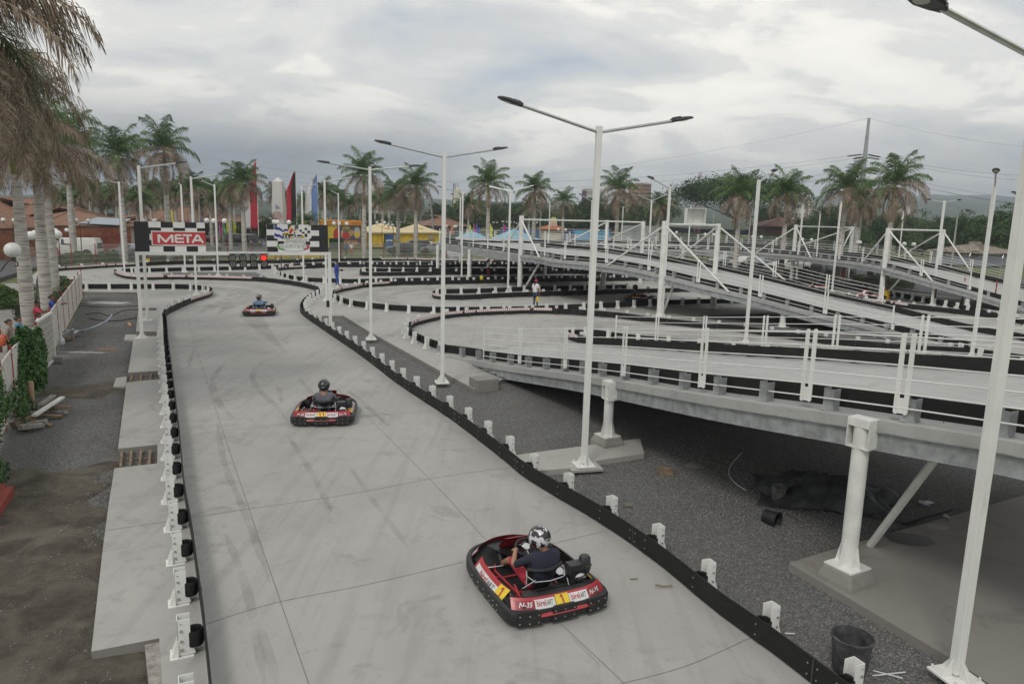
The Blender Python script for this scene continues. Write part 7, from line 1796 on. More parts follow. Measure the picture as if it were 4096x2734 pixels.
# ================================================================ vehicles
PAINT = {}
def paint(n, c, metal=.3):
    if n not in PAINT: PAINT[n] = mat('car_'+n, c, .3, metal, var=.04, coat=.3)
    return PAINT[n]
M_TLIGHT = mat('tail_lamp', (.40, .02, .02), .3); M_HLIGHT = mat('head_lamp', (.6, .6, .58), .15); M_TRIM = mat('car_trim', (.03, .03, .032), .6)
ST = {'sedan': [(0, .38, .60, .62), (.12, .28, .70, .72), (1.1, .26, .88, .90), (1.95, .26, .92, 1.38), (3.1, .26, .94, 1.40), (3.75, .26, .95, .99), (4.3, .28, .92, .95), (4.4, .38, .7, .72)],
      'suv': [(0, .5, .8, .82), (.1, .4, .95, .97), (1.15, .4, 1.06, 1.08), (1.75, .4, 1.10, 1.70), (4.2, .4, 1.12, 1.74), (4.5, .42, 1.10, 1.2), (4.6, .5, .9, .92)],
      'hatch': [(0, .38, .6, .62), (.12, .28, .72, .74), (.95, .26, .9, .92), (1.6, .26, .93, 1.42), (3.2, .26, .96, 1.44), (3.8, .28, .95, 1.05), (3.9, .38, .7, .72)],
      'pickup': [(0, .55, .85, .87), (.1, .45, .98, 1.0), (1.25, .45, 1.08, 1.10), (1.85, .45, 1.12, 1.68), (2.9, .45, 1.12, 1.70), (3.05, .45, 1.10, 1.12), (4.9, .45, 1.10, 1.12), (5.0, .5, 1.0, 1.02)],
      'van': [(0, .45, .75, .80), (.12, .35, 1.05, 1.08), (.35, .32, 1.15, 1.2), (1.15, .30, 1.2, 1.90), (4.45, .30, 1.2, 1.95), (4.66, .35, 1.15, 1.5), (4.7, .45, .8, .85)]}
def car(kind, label, loc, rz, pm, cat='car', w_=.86, spare=False, windows=True, name=None):
    nm = name or {'van': 'parked_van', 'pickup': 'pickup_truck', 'suv': 'parked_car', 'sedan': 'parked_car', 'hatch': 'parked_car'}[kind]
    t = thing(nm, label, cat, loc, rz, 'parked vehicles')
    S = ST[kind]; Ln = S[-1][0]; ox = -Ln/2; rings = []
    for i, (x, zb, zm, zt) in enumerate(S):
        e = .86 if i in (0, len(S)-1) else 1; ww = w_*e; wt = ww*(.80 if zt-zm > .2 else .93)
        rings.append([Vector((x+ox, s*a, z)) for s, a, z in ((-1, ww*.96, zb), (-1, ww, (zb+zm)/2), (-1, ww*.97, zm), (-1, wt, zt-.03), (-1, wt*.85, zt), (1, wt*.85, zt), (1, wt, zt-.03), (1, ww*.97, zm), (1, ww, (zb+zm)/2), (1, ww*.96, zb))])
    g = MB(); n = 10
    g.add([p for r_ in rings for p in r_], [(i*n+j, i*n+(j+1) % n, (i+1)*n+(j+1) % n, (i+1)*n+j) for i in range(len(S)-1) for j in range(n)]+[tuple(range(n-1, -1, -1)), tuple((len(S)-1)*n+j for j in range(n))])
    if kind == 'pickup':
        g.box((2.5+1.45, 0, 1.0), (1.7, w_*1.7, .02))
    body = g.build('body', pm, t, smooth=35, bevel=.02)
    def lerp(i, f, j): return rings[i][j].lerp(rings[i+1][j], f)
    g = MB(); cab = [i for i in range(len(S)) if S[i][3]-S[i][2] > .2]; i0, i1 = cab[0], cab[-1]
    for sg in (0, 1):
        lo_, hi_ = (2, 3) if sg == 0 else (7, 6); off = Vector((0, -.012 if sg == 0 else .012, 0))
        x0, x1 = S[i0][0]+ox, S[i1][0]+ox
        if kind == 'van': spans = [(.05, .32)]
        elif kind == 'pickup': spans = [(.06, .92)]
        else: spans = [(.04, .44), (.50, .90)]
        for a_, b_ in spans:
            q = [rings[i0][lo_].lerp(rings[i1][lo_], a_), rings[i0][lo_].lerp(rings[i1][lo_], b_), rings[i0][hi_].lerp(rings[i1][hi_], b_), rings[i0][hi_].lerp(rings[i1][hi_], a_)]
            c = sum(q, Vector())/4; q = [c+(p-c)*.9+off for p in q]; g.add(q, [(0, 1, 2, 3) if sg == 0 else (3, 2, 1, 0)])
        if kind != 'van' and kind != 'pickup':
            q = [rings[i0][lo_], rings[i0-1][lo_].lerp(rings[i0][lo_], .35), rings[i0][hi_]]; c = sum(q, Vector())/3; g.add([c+(p-c)*.75+off*1.5 for p in q], [(0, 1, 2)])
    for (ia, ib, nx) in ((i0-1, i0, -1), (i1+1, i1, 1)):
        q = [rings[ia][3], rings[ia][6], rings[ib][6], rings[ib][3]]; c = sum(q, Vector())/4; nrm = Vector((nx*.012, 0, .012)); g.add([c+(p-c)*.86+nrm for p in q], [(0, 1, 2, 3)])
    g.build('window', M_GLASS, t)
    r_ = .33 if kind in ('sedan', 'hatch') else .37
    for x in (.82+ox, Ln-.95+ox):
        for s in (-1, 1):
            rot = Matrix.Rotation(R(90), 3, 'X'); g = MB(); g.lathe([(r_*.6, -.1), (r_*.95, -.1), (r_, -.06), (r_, .06), (r_*.95, .1), (r_*.6, .1)], 20, (x, s*(w_-.09), r_), rot); wh = g.build('wheel', M_RUBBER, t, smooth=35)
            g = MB(); g.lathe([(0, -.08), (r_*.25, -.09), (r_*.58, -.06), (r_*.62, -.1), (r_*.62, .1), (r_*.58, .06), (r_*.25, .09), (0, .08)], 14, (x, s*(w_-.09), r_), rot); g.build('rim', M_BOLT, wh, smooth=35)
            g = MB(); g.lathe([(r_+.05, 0), (r_+.09, .006), (r_+.05, .012)], 20, (x, s*(w_+.0), r_), Matrix.Rotation(R(90), 3, 'X')); g.build('wheel_arch', M_TRIM, t)
    for s in (-1, 1):
        g = MB(); g.box((ox+.05, s*w_*.68, S[1][2]-.14), (.12, .34, .14)); g.build('headlight', M_HLIGHT, t)
        g = MB(); g.box((-ox-.05, s*w_*.74, S[-2][2]-.16), (.1, .2, .22)); g.build('tail_light', M_TLIGHT, t)
    g = MB(); g.box((ox+.0, 0, .48), (.12, w_*1.7, .16)); g.box((ox+.01, 0, S[1][2]-.15), (.06, w_*.8, .12)); g.box((-ox, 0, .48), (.12, w_*1.7, .16)); g.build('bumper', M_TRIM, t, bevel=.02)
    if spare:
        rot = Matrix.Rotation(R(90), 3, 'Y'); g = MB(); g.lathe([(0, 0), (.2, .0), (.22, .06), (.36, .06), (.38, 0), (.36, -.12)], 20, (-ox+.12, 0, 1.0), rot); g.build('spare_wheel', M_RUBBER, t, smooth=35)
    return t
def onroad(px, py): return XY(G(px, py), -.02)
car('van', 'white panel van parked before the bamboo wall', onroad(305, 1026), R(8), paint('white', (.66, .65, .60), 0), 'van', w_=.9)
car('sedan', 'silver car just left of the red sign', onroad(525, 1026), R(-20), paint('silver', (.34, .37, .40)), 'car')
car('suv', 'grey car seen through the left gantry legs', onroad(610, 1030), R(10), paint('grey', (.16, .17, .18)), 'car')
car('suv', 'dark car seen under the red sign', onroad(690, 1032), R(14), paint('dark', (.05, .055, .06)), 'car')
car('pickup', 'grey crew pickup, leftmost of the row right of the red sign', onroad(848, 972), R(205), paint('grey', (.16, .17, .18)), 'pickup')
car('sedan', 'maroon car in the row beside the grey pickup', onroad(889, 976), R(212), paint('maroon', (.12, .02, .03)), 'car')
car('suv', 'champagne coloured off-road car in the row', onroad(936, 980), R(215), paint('champagne', (.26, .235, .19)), 'car')
car('suv', 'dark green off-road car behind the palm trunk', onroad(977, 984), R(215), paint('dark_green', (.02, .03, .025)), 'car')
car('suv', 'black off-road car with a spare wheel on its back', onroad(1012, 986), R(118), paint('black', (.02, .021, .022)), 'car', spare=True)
car('hatch', 'dark blue car before the left yellow tent', onroad(1602, 1012), R(20), paint('dark_blue', (.04, .05, .07)), 'car')
car('suv', 'dark car with roof bars before the tents', onroad(1655, 1010), R(15), paint('dark', (.05, .055, .06)), 'car')
car('hatch', 'white car half hidden between the dark and silver ones by the tents', onroad(1688, 1006), R(20), paint('white', (.66, .65, .60)), 'car')
car('hatch', 'silver green car at the right end of the tents', onroad(1735, 1012), R(10), paint('silver_green', (.30, .33, .32)), 'car')
for px, py, k, c_, rz, lab in ((2905, 1075, 'sedan', 'silver', 25, 'silver car with open boot in the car park under the ramps'), (2985, 1082, 'hatch', 'white', 20, 'white car in the car park left of the pickup'), (3060, 1085, 'suv', 'silver', 22, 'silver off-road car second left of the pickup'), (3145, 1092, 'sedan', 'white', 20, 'white car beside the pickup'),
                           (3330, 1118, 'suv', 'grey', 200, 'grey car parked behind the far ramp column'), (3440, 1112, 'pickup', 'silver', 185, 'silver pickup farther right under the far ramp')):
    car(k, lab, onroad(px, py-13), R(rz), PAINT[c_], 'car' if k != 'pickup' else 'pickup')
car('pickup', 'white pickup with rack seen below the far ramp deck', onroad(3262, 1091), R(185), PAINT['white'], 'pickup')
# ================================================================ globe lamps
M_GLOBE = mat('globe_glass', (.72, .72, .70), .35, var=.03); M_IRON = mat('wrought_iron', (.05, .035, .03), .6, var=.2); M_IRONR = mat('lamp_post_red', (.13, .035, .03), .6, var=.2)
def lamp_tpl(n, rad=.2, H_=3.6, reach=.75, scroll=True, post=M_IRON):
    t = thing('globe_lamp', 'x', 'lamp'); g = MB(); g.tube([(0, 0, 0), (0, 0, .5), (0, 0, H_)], [.07, .05, .035], 8)
    g.lathe([(.12, 0), (.12, .1), (.06, .25)], 10); g.build('post', post, t, smooth=40)
    for i in range(n):
        a = 2*math.pi*i/n+.3; d = Vector((math.cos(a), math.sin(a), 0)) if n > 1 else Vector((1, 0, 0))
        g = MB(); pts = [Vector((0, 0, H_-.05)), d*reach*.3+Z*(H_-.25), d*reach*.7+Z*(H_-.18), d*reach+Z*(H_+.12)]; g.tube(smooth_poly(pts, 4), .014, 5)
        c = d*reach*.98+Z*(H_-.0); g.tube([c+(d*math.cos(u)+Z*math.sin(u))*.10*(1-u/9) for u in [k*.6 for k in range(9)]], .010, 4)
        g.lathe([(.07, 0), (.08, .03), (.03, .05)], 8, d*reach+Z*(H_+.12)); arm = g.build('arm', M_IRON, t)
        g = MB(); g.sphere(d*reach+Z*(H_+.16+rad), rad, 18, 12); g.build('globe', M_GLOBE, arm, smooth=True)
    return snap(t)
LT3 = lamp_tpl(3); LT2 = lamp_tpl(2, reach=.55); LTR = lamp_tpl(3, post=M_IRONR)
def put_lamp(tpl, gx_, gy_, rpx, label, rz=0, rad=.2, H_=3.96, group='white globe lamps'):
    d_ = rad/rpx*FPX; P = PT(gx_, gy_, d_); s = (P.z+.1)/H_; return dup(tpl, (P.x, P.y, -.1), rz, label, group, (s if s < 1.2 else 1, s if s < 1.2 else 1, s))
# nearest lamp: globe at (50,998)
d_ = .26/30*FPX; P = PT(50, 1000, d_); t = thing('globe_lamp', 'nearest big globe lamp on a curled iron arm at the left edge', 'lamp', (P.x-1.0, P.y, -.1), group='white globe lamps', world=True)
g = MB(); b0 = Vector((P.x-.75, P.y, -.1)); g.tube([b0, XY(b0, P.z-.6)], .06, 8); g.build('post', M_IRONR, t)
g = MB(); g.tube(smooth_poly([XY(b0, P.z-.75), b0+Vector((.25, 0, P.z-.65)), P+Vector((-.22, 0, -.42)), P+Vector((.0, 0, -.36)), P+Vector((.13, 0, -.42)), P+Vector((.12, 0, -.55)), P+Vector((.03, 0, -.53))], 4), .02, 6); g.lathe([(.09, 0), (.1, .04), (.04, .07)], 10, P-Z*.33); arm = g.build('arm', M_IRON, t, smooth=True)
g = MB(); g.sphere(P, .26, 24, 16); g.build('globe', M_GLOBE, arm, smooth=True)
# second lamp with three globes and the sacking round its foot
d_ = .26/17.5*FPX; P = PT(166, 962, d_); b0 = XY(P, -.1); t = thing('globe_lamp', 'lamp with three globes on scrolled arms rising from the sacking', 'lamp', b0, group='white globe lamps', world=True)
g = MB(); g.tube([b0+Vector((.35, 0, 0)), XY(P, P.z)], [.07, .05], 8); g.build('post', M_IRONR, t)
for gx_, gy_ in ((121, 943), (141, 938), (228, 938)):
    Q_ = PT(gx_, gy_, d_+(1.0 if gx_ == 141 else 0)); g = MB(); m_ = P.lerp(Q_, .5)-Z*.75; g.tube(smooth_poly([P-Z*.2, m_, Q_-Z*.34], 5), .018, 6)
    c = Q_-Z*.55; g.tube([c+Vector((math.cos(u)*.13*(1-u/8), 0, math.sin(u)*.13*(1-u/8))) for u in [k*.6 for k in range(9)]], .012, 4); g.lathe([(.09, 0), (.1, .04), (.04, .07)], 10, Q_-Z*.34); arm = g.build('arm', M_IRON, t, smooth=True)
    g = MB(); g.sphere(Q_, .27, 20, 14); g.build('globe', M_GLOBE, arm, smooth=True)
sc = G(184, 1185, -.1); g = MB(); g.lathe([(.42, 0), (.50, .35), (.44, .8), (.26, 1.35), (.13, 1.75), (.10, 1.85)], 16, (0, 0, 0)); o = g.build('sacking', mat('sacking', (.085, .085, .085), .95, var=.4, scale=10, bump=.8), smooth=True); o.location = sc; o.scale = (1, 1, 1.1); tag(o, 'dark grey sacking wrapped in a cone round the foot of the three-globe lamp', 'sacking')
put_lamp(LTR, 232, 920, 10, 'lamp with red post standing in front of the white van', .5)
put_lamp(LTR, 318, 882, 8.5, 'lamp with red post just beyond the white van', 2.2)
put_lamp(LT3, 50, 880, 9, 'far lamp whose globes show on both sides of the first palm trunk', 1)
for px, py, r_, lab in ((603, 882, 7.5, 'lamp above the top edge of the red sign'), (860, 883, 9.5, 'lamp behind the parked pickup'), (1121, 888, 8.5, 'lamp at the foot of the obelisk'), (1360, 894, 7.5, 'lamp in front of the yellow stall'), (1573, 900, 6.5, 'lamp in front of the left tent'), (1528, 891, 5.5, 'lamp behind the blue advertising stand'), (1810, 906, 6.5, 'lamp left of the raised turn railing'),
      (2248, 919, 6, 'lamp before the blue wall near the LOCOS sign'), (2408, 922, 5.5, 'lamp at the right end of the blue wall'), (2690, 929, 6, 'lamp behind the ramp below the cabinet'), (2838, 938, 6.5, 'lamp right of the cabinet'), (3028, 947, 6.5, 'lamp left of the pole that crosses the middle ramp'), (3228, 958, 7, 'lamp behind the first far frame'), (3436, 970, 8, 'lamp at the foot of the pylon'), (3636, 977, 9, 'lamp right of the last palm trunk')):
    put_lamp(LT2 if px > 2000 else LT3, px, py, r_, lab, rnd.uniform(0, 3))
for i in range(44):
    px = 815+i*24+rnd.uniform(-8, 8)
    if px > 1850: break
    put_lamp(LT3, px, 864+(px-800)*.03+rnd.uniform(-5, 6), 2.9, 'tiny far globe lamp above the fairground between the palms', rnd.uniform(0, 3), group='tiny far globe lamps')
for i in range(9): put_lamp(LT3, 1880+i*34+rnd.uniform(-10, 10), 885+rnd.uniform(-4, 8), 3.0, 'tiny far globe lamp above the fairground between the palms', rnd.uniform(0, 3), group='tiny far globe lamps')
# ================================================================ power pylon and wires
d_ = 110; base = PT(3424, 960, d_); top_ = PT(3461, 484, d_); t = thing('power_pylon', 'tall tapering steel power pylon between the palms on the right', 'pylon', XY(base), world=True)
c = XY(base); zt = top_.z; g = MB(); g.tube([c, XY(c, zt)], [.62, .19], 12); g.build('pole', M_GALV, t, smooth=40)
AR = []
for py, L1, nm in ((622, 2.6, 0), (633, 2.0, 1), (679, 2.6, 2), (690, 1.9, 3)):
    z = PT(3450, py, d_).z
    for s in (-1, 1):
        g = MB(); e = XY(c, z-.35)+Vector((s*L1, -.6 if nm % 2 else .3, 0)); st_ = XY(c, z); g.tube([st_, e], .045, 5)
        for k in range(10): q = st_.lerp(e, .25+.07*k); g.lathe([(0, -.04), (.12, -.04), (.12, .04), (0, .04)], 8, q, (e-st_).normalized().to_track_quat('Z', 'Y').to_matrix())
        g.build('insulator', M_IRON, t); AR.append(e)
for z0, z1 in ((0, 4),):
    for s in (-1, 1):
        a_, b_ = AR[z0 if s < 0 else z0+1], AR[z1 if s < 0 else z1+1]
wl_ = thing('power_line', 'thin power lines running from the pylon across the sky to both sides', 'power line', XY(c), world=True)
def wire(a_, b_, sag, r_=.013):
    g = MB(); pts = [a_.lerp(b_, k/24)-Z*sag*4*(k/24)*(1-k/24) for k in range(25)]; g.tube(pts, r_, 4); g.build('wire', M_IRON, wl_)
for i, e in enumerate(AR[::1]):
    if i % 2 == 0: wire(e, PT(600, [470, 520, 640, 680][i//2]+110, 170), 6)
    else: wire(e, PT(4700, [660, 690, 790, 830][i//2]+30, 95), 1.5)
wire(XY(c, zt), PT(700, 640, 170), 7, .01); wire(XY(c, zt), PT(4700, 610, 95), 1.5, .01)
wire(AR[5], PT(600, 850, 170), 4); wire(AR[4], PT(4700, 880, 95), 1)
for px, yt, yb, d_, lab in ((2847, 850, 980, 100, 'thin grey post in front of the great tree'), (2993, 858, 980, 100, 'thin grey post leaning right of the great tree'), (1560, 760, 900, 160, 'slim lamp standard among the palms left of the tents'), (2160, 800, 930, 120, 'pale concrete post between the two middle palms'), (800, 775, 900, 90, 'concrete street light post behind the red sign'), (3815, 860, 980, 80, 'thin wooden pole before the ribbed roof')):
    c = XY(PT(px, yb, d_)); g = MB(); z = PT(px, yt, d_).z; g.tube([(0, 0, 0), (0, 0, z)], [.13, .08], 8)
    if px in (800, 1560): g.tube([(0, 0, z-.3), (-1.2, 0, z), (-1.9, 0, z)], .04, 6); g.box((-2.1, 0, z), (.6, .25, .12))
    o = g.build('utility_post', mat('concrete_post', (.34, .33, .30), .8), smooth=40); o.location = c; tag(o, lab, 'post')
# ================================================================ spectators at the left fence
def spect(label, hx, hy, ht, rz, **kw):
    s = ht/1.64; P = G(hx, hy, ht*.955-.1); kw.setdefault('sleeve', .4)
    return person(label, (P.x, P.y, -.1), rz, scale=s, **kw)
AF = dict(elL=(-.24, .18, 1.24), wrL=(-.14, .42, 1.30), paL=(-.10, .50, 1.32), elR=(.24, .18, 1.24), wrR=(.14, .42, 1.30), paR=(.10, .50, 1.32))
s1 = spect('smiling person in sleeveless blue blouse behind the vine', 72, 1278, 1.58, R(-75), top=M_CYAN, bottom=M_DENIM, sleeve=.08, hair='tied', skin=M_SKIN, hd=(-.1, 1, -.05))
s2 = spect('person in patterned top with orange shoulder bag, at the left edge', 34, 1290, 1.55, R(-75), top=M_BEIGE, bottom=M_NAVY, sleeve=.3, hair='tied', hd=(.0, 1, 0))
bg_ = MB(); bg_.lathe([(.05, 0), (.17, .03), (.19, .22), (.14, .36), (.05, .38)], 12); bg_.tube([(-.1, 0, .36), (-.05, .02, .72), (.12, 0, .36)], .015, 5); o = bg_.build('shoulder_bag', M_ORANGE, smooth=True); o.location = s2[0].location+Vector((-.12, -.28, .75)); o.scale = (1, .55, 1); tag(o, 'orange shoulder bag hanging on the back of the person in patterned top', 'bag')
s3 = spect('person in pink-red T-shirt and black cap leaning on the panel fence', 143, 1215, 1.66, R(-62), top=M_PINK, bottom=M_DENIM, sleeve=.4, hair='short', skin=M_SKIN2, pose=AF, hd=(0, 1, -.1)); hat(s3[0], *s3[1:], M_BLACK, M_TWHITE)
s4 = spect('person in blue top behind the one in black cap, arms on the fence', 205, 1190, 1.6, R(-70), top=M_CLBLUE, bottom=M_DENIM, sleeve=.9, hair='tied', skin=M_SKIN2, pose=AF)
s5 = spect('child with dark tied hair and white top beside the gate', 152, 1262, 1.42, R(-60), top=M_TWHITE, bottom=M_NAVY, sleeve=.3, hair='tied', skin=M_SKIN2)
s6 = spect('person in checked shirt between the two palm trunks', 120, 1100, 1.68, R(-80), top=mat('checked_cloth', (.35, .42, .50), .85, var=.5, scale=30), bottom=M_DENIM, sleeve=.4, hair='short', skin=M_SKIN2)
s7 = spect('child in orange top in front of the person in checked shirt', 122, 1130, 1.32, R(-70), top=M_CLRED, bottom=M_NAVY, sleeve=.2, hair='tied', skin=M_SKIN2)
s8 = spect('person in red shirt standing before the white van', 228, 995, 1.62, R(-90), top=M_CLRED, bottom=M_DENIM, hair='short', skin=M_SKIN2)
s9 = spect('person in white shirt beside the one in red before the van', 213, 1000, 1.6, R(-90), top=M_TWHITE, bottom=M_NAVY, hair='short', skin=M_SKIN2)
person('person in blue shirt standing behind the fence before the yellow stall', onroad(1385, 1022), R(170), top=M_CLBLUE, bottom=M_NAVY, hair='short', skin=M_SKIN2)
person('person in white shirt and red shorts standing behind the fence before the yellow stall', onroad(1406, 1026), R(160), top=M_TWHITE, bottom=M_CLRED, leg=.55, hair='short', skin=M_SKIN2)
person('person in cream shirt seen from behind at the fence under the red sign', onroad(880, 1022), R(10), top=M_BEIGE, bottom=M_NAVY, hair='short', skin=M_SKIN2)
person('person in grey shirt and red shorts standing under the far ramp', XY(G(3368, 1128)), R(170), top=M_GREYC, bottom=M_CLRED, leg=.55, hair='short', skin=M_SKIN2)
for i, (px, m_) in enumerate(((893, M_TWHITE), (903, M_LBLUE), (913, M_NAVY), (921, M_PINK), (1045, M_TWHITE))):
    person('small far person in %s behind the parked cars' % ['white', 'light blue', 'navy', 'pink', 'white, alone near the flag,'][i], XY(G(px, 955)), R(180), top=m_, bottom=M_DENIM, hair='short', lv=1, skin=M_SKIN2)
# karts waiting under the far ramp
kk = [kart('idle red kart parked with others beyond the middle ramp', XY(G(3275, 1158)), R(70), '3'), kart('idle yellow-marked kart parked beside the pole beyond the middle ramp', XY(G(3480, 1192)), R(100), '8')]
# blue and grey things at far right under ramp
for px, py, m_, lab in ((3544, 1196, M_YEL, 'yellow plastic drum beside the far ramp column'),):
    g = MB(); g.lathe([(.2, 0), (.23, .05), (.23, .5), (.16, .62), (.06, .66)], 14); o = g.build('drum', m_, smooth=35); o.location = XY(G(px, py)); tag(o, lab, 'drum')
g = MB(); g.lathe([(1.2, 1.9), (.8, 2.1), (.05, 2.25)], 12); g.tube([(0, 0, 0), (0, 0, 2.1)], .03, 6); o = g.build('sunshade', M_TWHITE); o.location = XY(G(3640, 1185)); tag(o, 'white sunshade standing on the grass under the far ramp', 'parasol')
# white wrapped bale behind the fence
g = MB(); g.sphere((0, 0, .9), (1.0, .8, .95), 12, 8); o = g.build('wrapped_bale', mat('plastic_wrap', (.55, .56, .58), .5, var=.2, scale=6, bump=.8)); o.location = XY(G(1822, 1042)); tag(o, 'heap wrapped in pale plastic sheet behind the mesh fence below the raised turn', 'heap')
# yellow kerbs
for x0, x1, y_ in ((575, 600, 1042), (1070, 1160, 1030), (1180, 1290, 1028)):
    g = MB(); g.bar(XY(G(x0, y_), .05), XY(G(x1, y_), .05), .25, .3); o = g.build('kerb_block', M_YEL); tag(o, 'yellow painted kerb block behind the fence, %s' % ('short, under the red sign' if x0 < 600 else 'left of the gap' if x0 < 1100 else 'right of the gap'), 'kerb')
# ================================================================ debris
def rest(name, cat, label, g, m, loc, rz=0, smooth=False, bevel=0, group=None):
    o = g.build(name, m, smooth=smooth, bevel=bevel); o.location = loc; o.rotation_euler = (0, 0, rz); return tag(o, label, cat, group)
rr = random.Random(9)
WP = [(88, 1655, .75, .12, 30), (130, 1660, .6, .14, -20), (98, 1690, .7, .16, 80), (150, 1700, .42, .16, 10), (170, 1695, .5, .15, -5), (128, 1718, .5, .18, 60), (205, 1668, .5, .12, 20), (230, 1650, .6, .12, -15), (250, 1640, .4, .16, 40), (110, 1640, .9, .12, 110), (190, 1642, .5, .14, 0)]
for i, (x, y, l_, w_, a) in enumerate(WP):
    g = MB(); g.box((0, 0, 0), (l_, w_, rr.uniform(.05, .12))); o = rest('timber_offcut', 'timber', '%s %s offcut in the wood pile, %s' % (['long', 'short', 'thick'][i % 3], ['brown', 'weathered grey'][i % 2], ['at its left end', 'behind its middle', 'under the pale plank', 'at its near edge', 'lowest at the near right', 'leaning on the others', 'right of the pale plank', 'at the far right end', 'standing out at the right', 'nearest the vine', 'in the very middle'][i]), g, [M_WOOD, M_WOODG][i % 2], G(x, y, -.1)+Z*rr.uniform(0, .12), R(a), group='offcuts in the wood pile'); o.rotation_euler = (rr.uniform(-.2, .2), rr.uniform(-.25, .25), R(a))
def plank(label, p, q, w_, h_, m, name='plank'):
    g = MB(); c = (p+q)/2; g.bar(p-c, q-c, w_, h_); o = g.build(name, m); o.location = c; return tag(o, label, 'plank')
plank('long pale plank lying on top of the wood pile', G(138, 1660, .12), G(250, 1588, .1), .12, .05, M_WHITE)
plank('grey plank sloping over the back of the wood pile', G(160, 1620, .1), G(215, 1580, .1), .13, .05, M_WOODG)
plank('short flat board on the soil before the wood pile', G(85, 1672, -.08), G(95, 1718, -.1), .22, .03, M_WOODG)
plank('single brown batten lying on the gravel', G(392, 1397, -.13), G(468, 1396, -.13), .07, .04, mat('batten', (.42, .22, .11), .8))
plank('small pale block on the gravel near the far pit', G(514, 1290, -.12), G(522, 1304, -.12), .12, .05, MATS['batten'])
plank('big old beam standing out of the nearest pit', G(612, 2600, -.1), G(640, 2840, -.14), .17, .2, M_WOODG, 'beam')
plank('dark red steel beam at the left edge on the soil', G(-40, 2080, 0), G(38, 1960, -.05), .15, .15, M_REDW, 'beam'); plank('second dark red beam beside the first at the left edge', G(-70, 2120, 0), G(12, 1945, -.05), .1, .12, M_REDW, 'beam')
g = MB(); g.lathe([(.07, 0), (.075, .5), (.065, .55)], 12); rest('wooden_stump', 'post', 'short cut pale post standing by the vine', g, mat('stump', (.42, .28, .18), .8), G(128, 1603, -.12), smooth=35)
g = MB(); g.box((0, 0, .1), (.42, .2, .2)); rest('concrete_block', 'block', 'grey concrete block at the foot of the gate', g, M_SLAB, G(223, 1450, -.13), R(20), bevel=.01)
g = MB(); g.lathe([(.09, 0), (.11, .03), (.11, .2), (.05, .29), (.03, .33)], 10); rest('water_jug', 'jug', 'translucent white water jug beside the panel fence', g, mat('jug_plastic', (.60, .63, .66), .3), G(247, 1378, -.13), smooth=35)
g = MB(); g.box((0, 0, .13), (.5, .35, .04)); g.box((-.2, 0, .05), (.05, .3, .14)); g.box((.2, 0, .05), (.05, .3, .14)); rest('wooden_crate', 'crate', 'small rough wooden stool-like crate by the panel fence', g, M_WOOD, G(268, 1360, -.13), R(25))
g = MB(); r_ = random.Random(3); vs = [(x*.13+r_.uniform(-.03, .03), y*.12+r_.uniform(-.03, .03), .12+.10*math.sin(x*2.1)*math.cos(y*1.7)+r_.uniform(0, .06)) for y in range(5) for x in range(8)]; g.add(vs, [(y*8+x, y*8+x+1, y*8+8+x+1, y*8+8+x) for y in range(4) for x in range(7)]); o = rest('crumpled_sheet', 'sheet', 'crumpled white and black plastic sheet on the crate', g, mat('sheet_bw', (.45, .45, .46), .5, var=.6, scale=5), G(278, 1342, -.08), R(20)); o.location -= Vector((.4, .2, 0))
g = MB(); g.tube(smooth_poly([Vector(p) for p in ((0, 0, 0), (.5, .3, .1), (.9, .9, .35), (1.0, 1.2, .6))], 5), .03, 7); rest('bent_pipe', 'pipe', 'pale blue bent pipe leaning up beside the crate', g, mat('pipe_blue', (.40, .48, .58), .5), G(296, 1325, -.1))
def cable(label, pts, r_=.012, z=-.13, m=M_BLACK, zs=None):
    g = MB(); P = [G(x, y, z) for x, y in pts]; c = P[len(P)//2]; g.tube(smooth_poly([p-c for p in P], 5), r_, 5); o = g.build('cable', m); o.location = c; tag(o, label, 'cable')
cable('black cable looping across the gravel near the gantry', [(345, 1256), (395, 1250), (440, 1262), (500, 1240), (560, 1240), (600, 1258), (590, 1276), (540, 1272), (470, 1282), (400, 1280), (355, 1272)], .02)
cable('black cable lying straight over the gravel towards the fence', [(330, 1222), (400, 1228), (480, 1226), (555, 1222)], .018); cable('white cord curling from the end of the panel fence', [(335, 1195), (365, 1205), (385, 1212), (360, 1215), (350, 1208)], .015, m=M_TWHITE)
cable('thin wire curving over the gravel beside the tarpaulin heap', [(2968, 1810), (2930, 1850), (2915, 1890), (2940, 1930), (2985, 1960)], .008, -.1, M_WHITE)
# tarpaulin heap under the near ramp
tc_ = G(3315, 1990, -.12); g = MB(); r_ = random.Random(8); from mathutils import noise as mnz; nx_, ny_ = 44, 32; vs = []
for j in range(ny_+1):
    for i in range(nx_+1):
        u, v_ = i/nx_*2-1, j/ny_*2-1; rad = math.sqrt(u*u+v_*v_); an = math.atan2(v_, u); e = 1+.22*mnz.noise(Vector((math.cos(an)*1.7, math.sin(an)*1.7, 2)))
        h = max(0, 1-(rad/e)**1.5)*.40*(1+.5*mnz.noise(Vector((u*2, v_*2, 5))))+abs(mnz.noise(Vector((u*3.5, v_*3.5, 1))))*.16*(rad < 1.1)
        vs.append((u*1.35*e, v_*.85*e, .02+h))
g.add(vs, [(j*(nx_+1)+i, j*(nx_+1)+i+1, (j+1)*(nx_+1)+i+1, (j+1)*(nx_+1)+i) for j in range(ny_) for i in range(nx_)]); rest('tarpaulin', 'tarpaulin', 'dark tarpaulin thrown over a heap in the shade under the near ramp', g, mat('tarp_black', (.055, .056, .06), .6, var=.4, scale=4), tc_, R(-15), smooth=25)
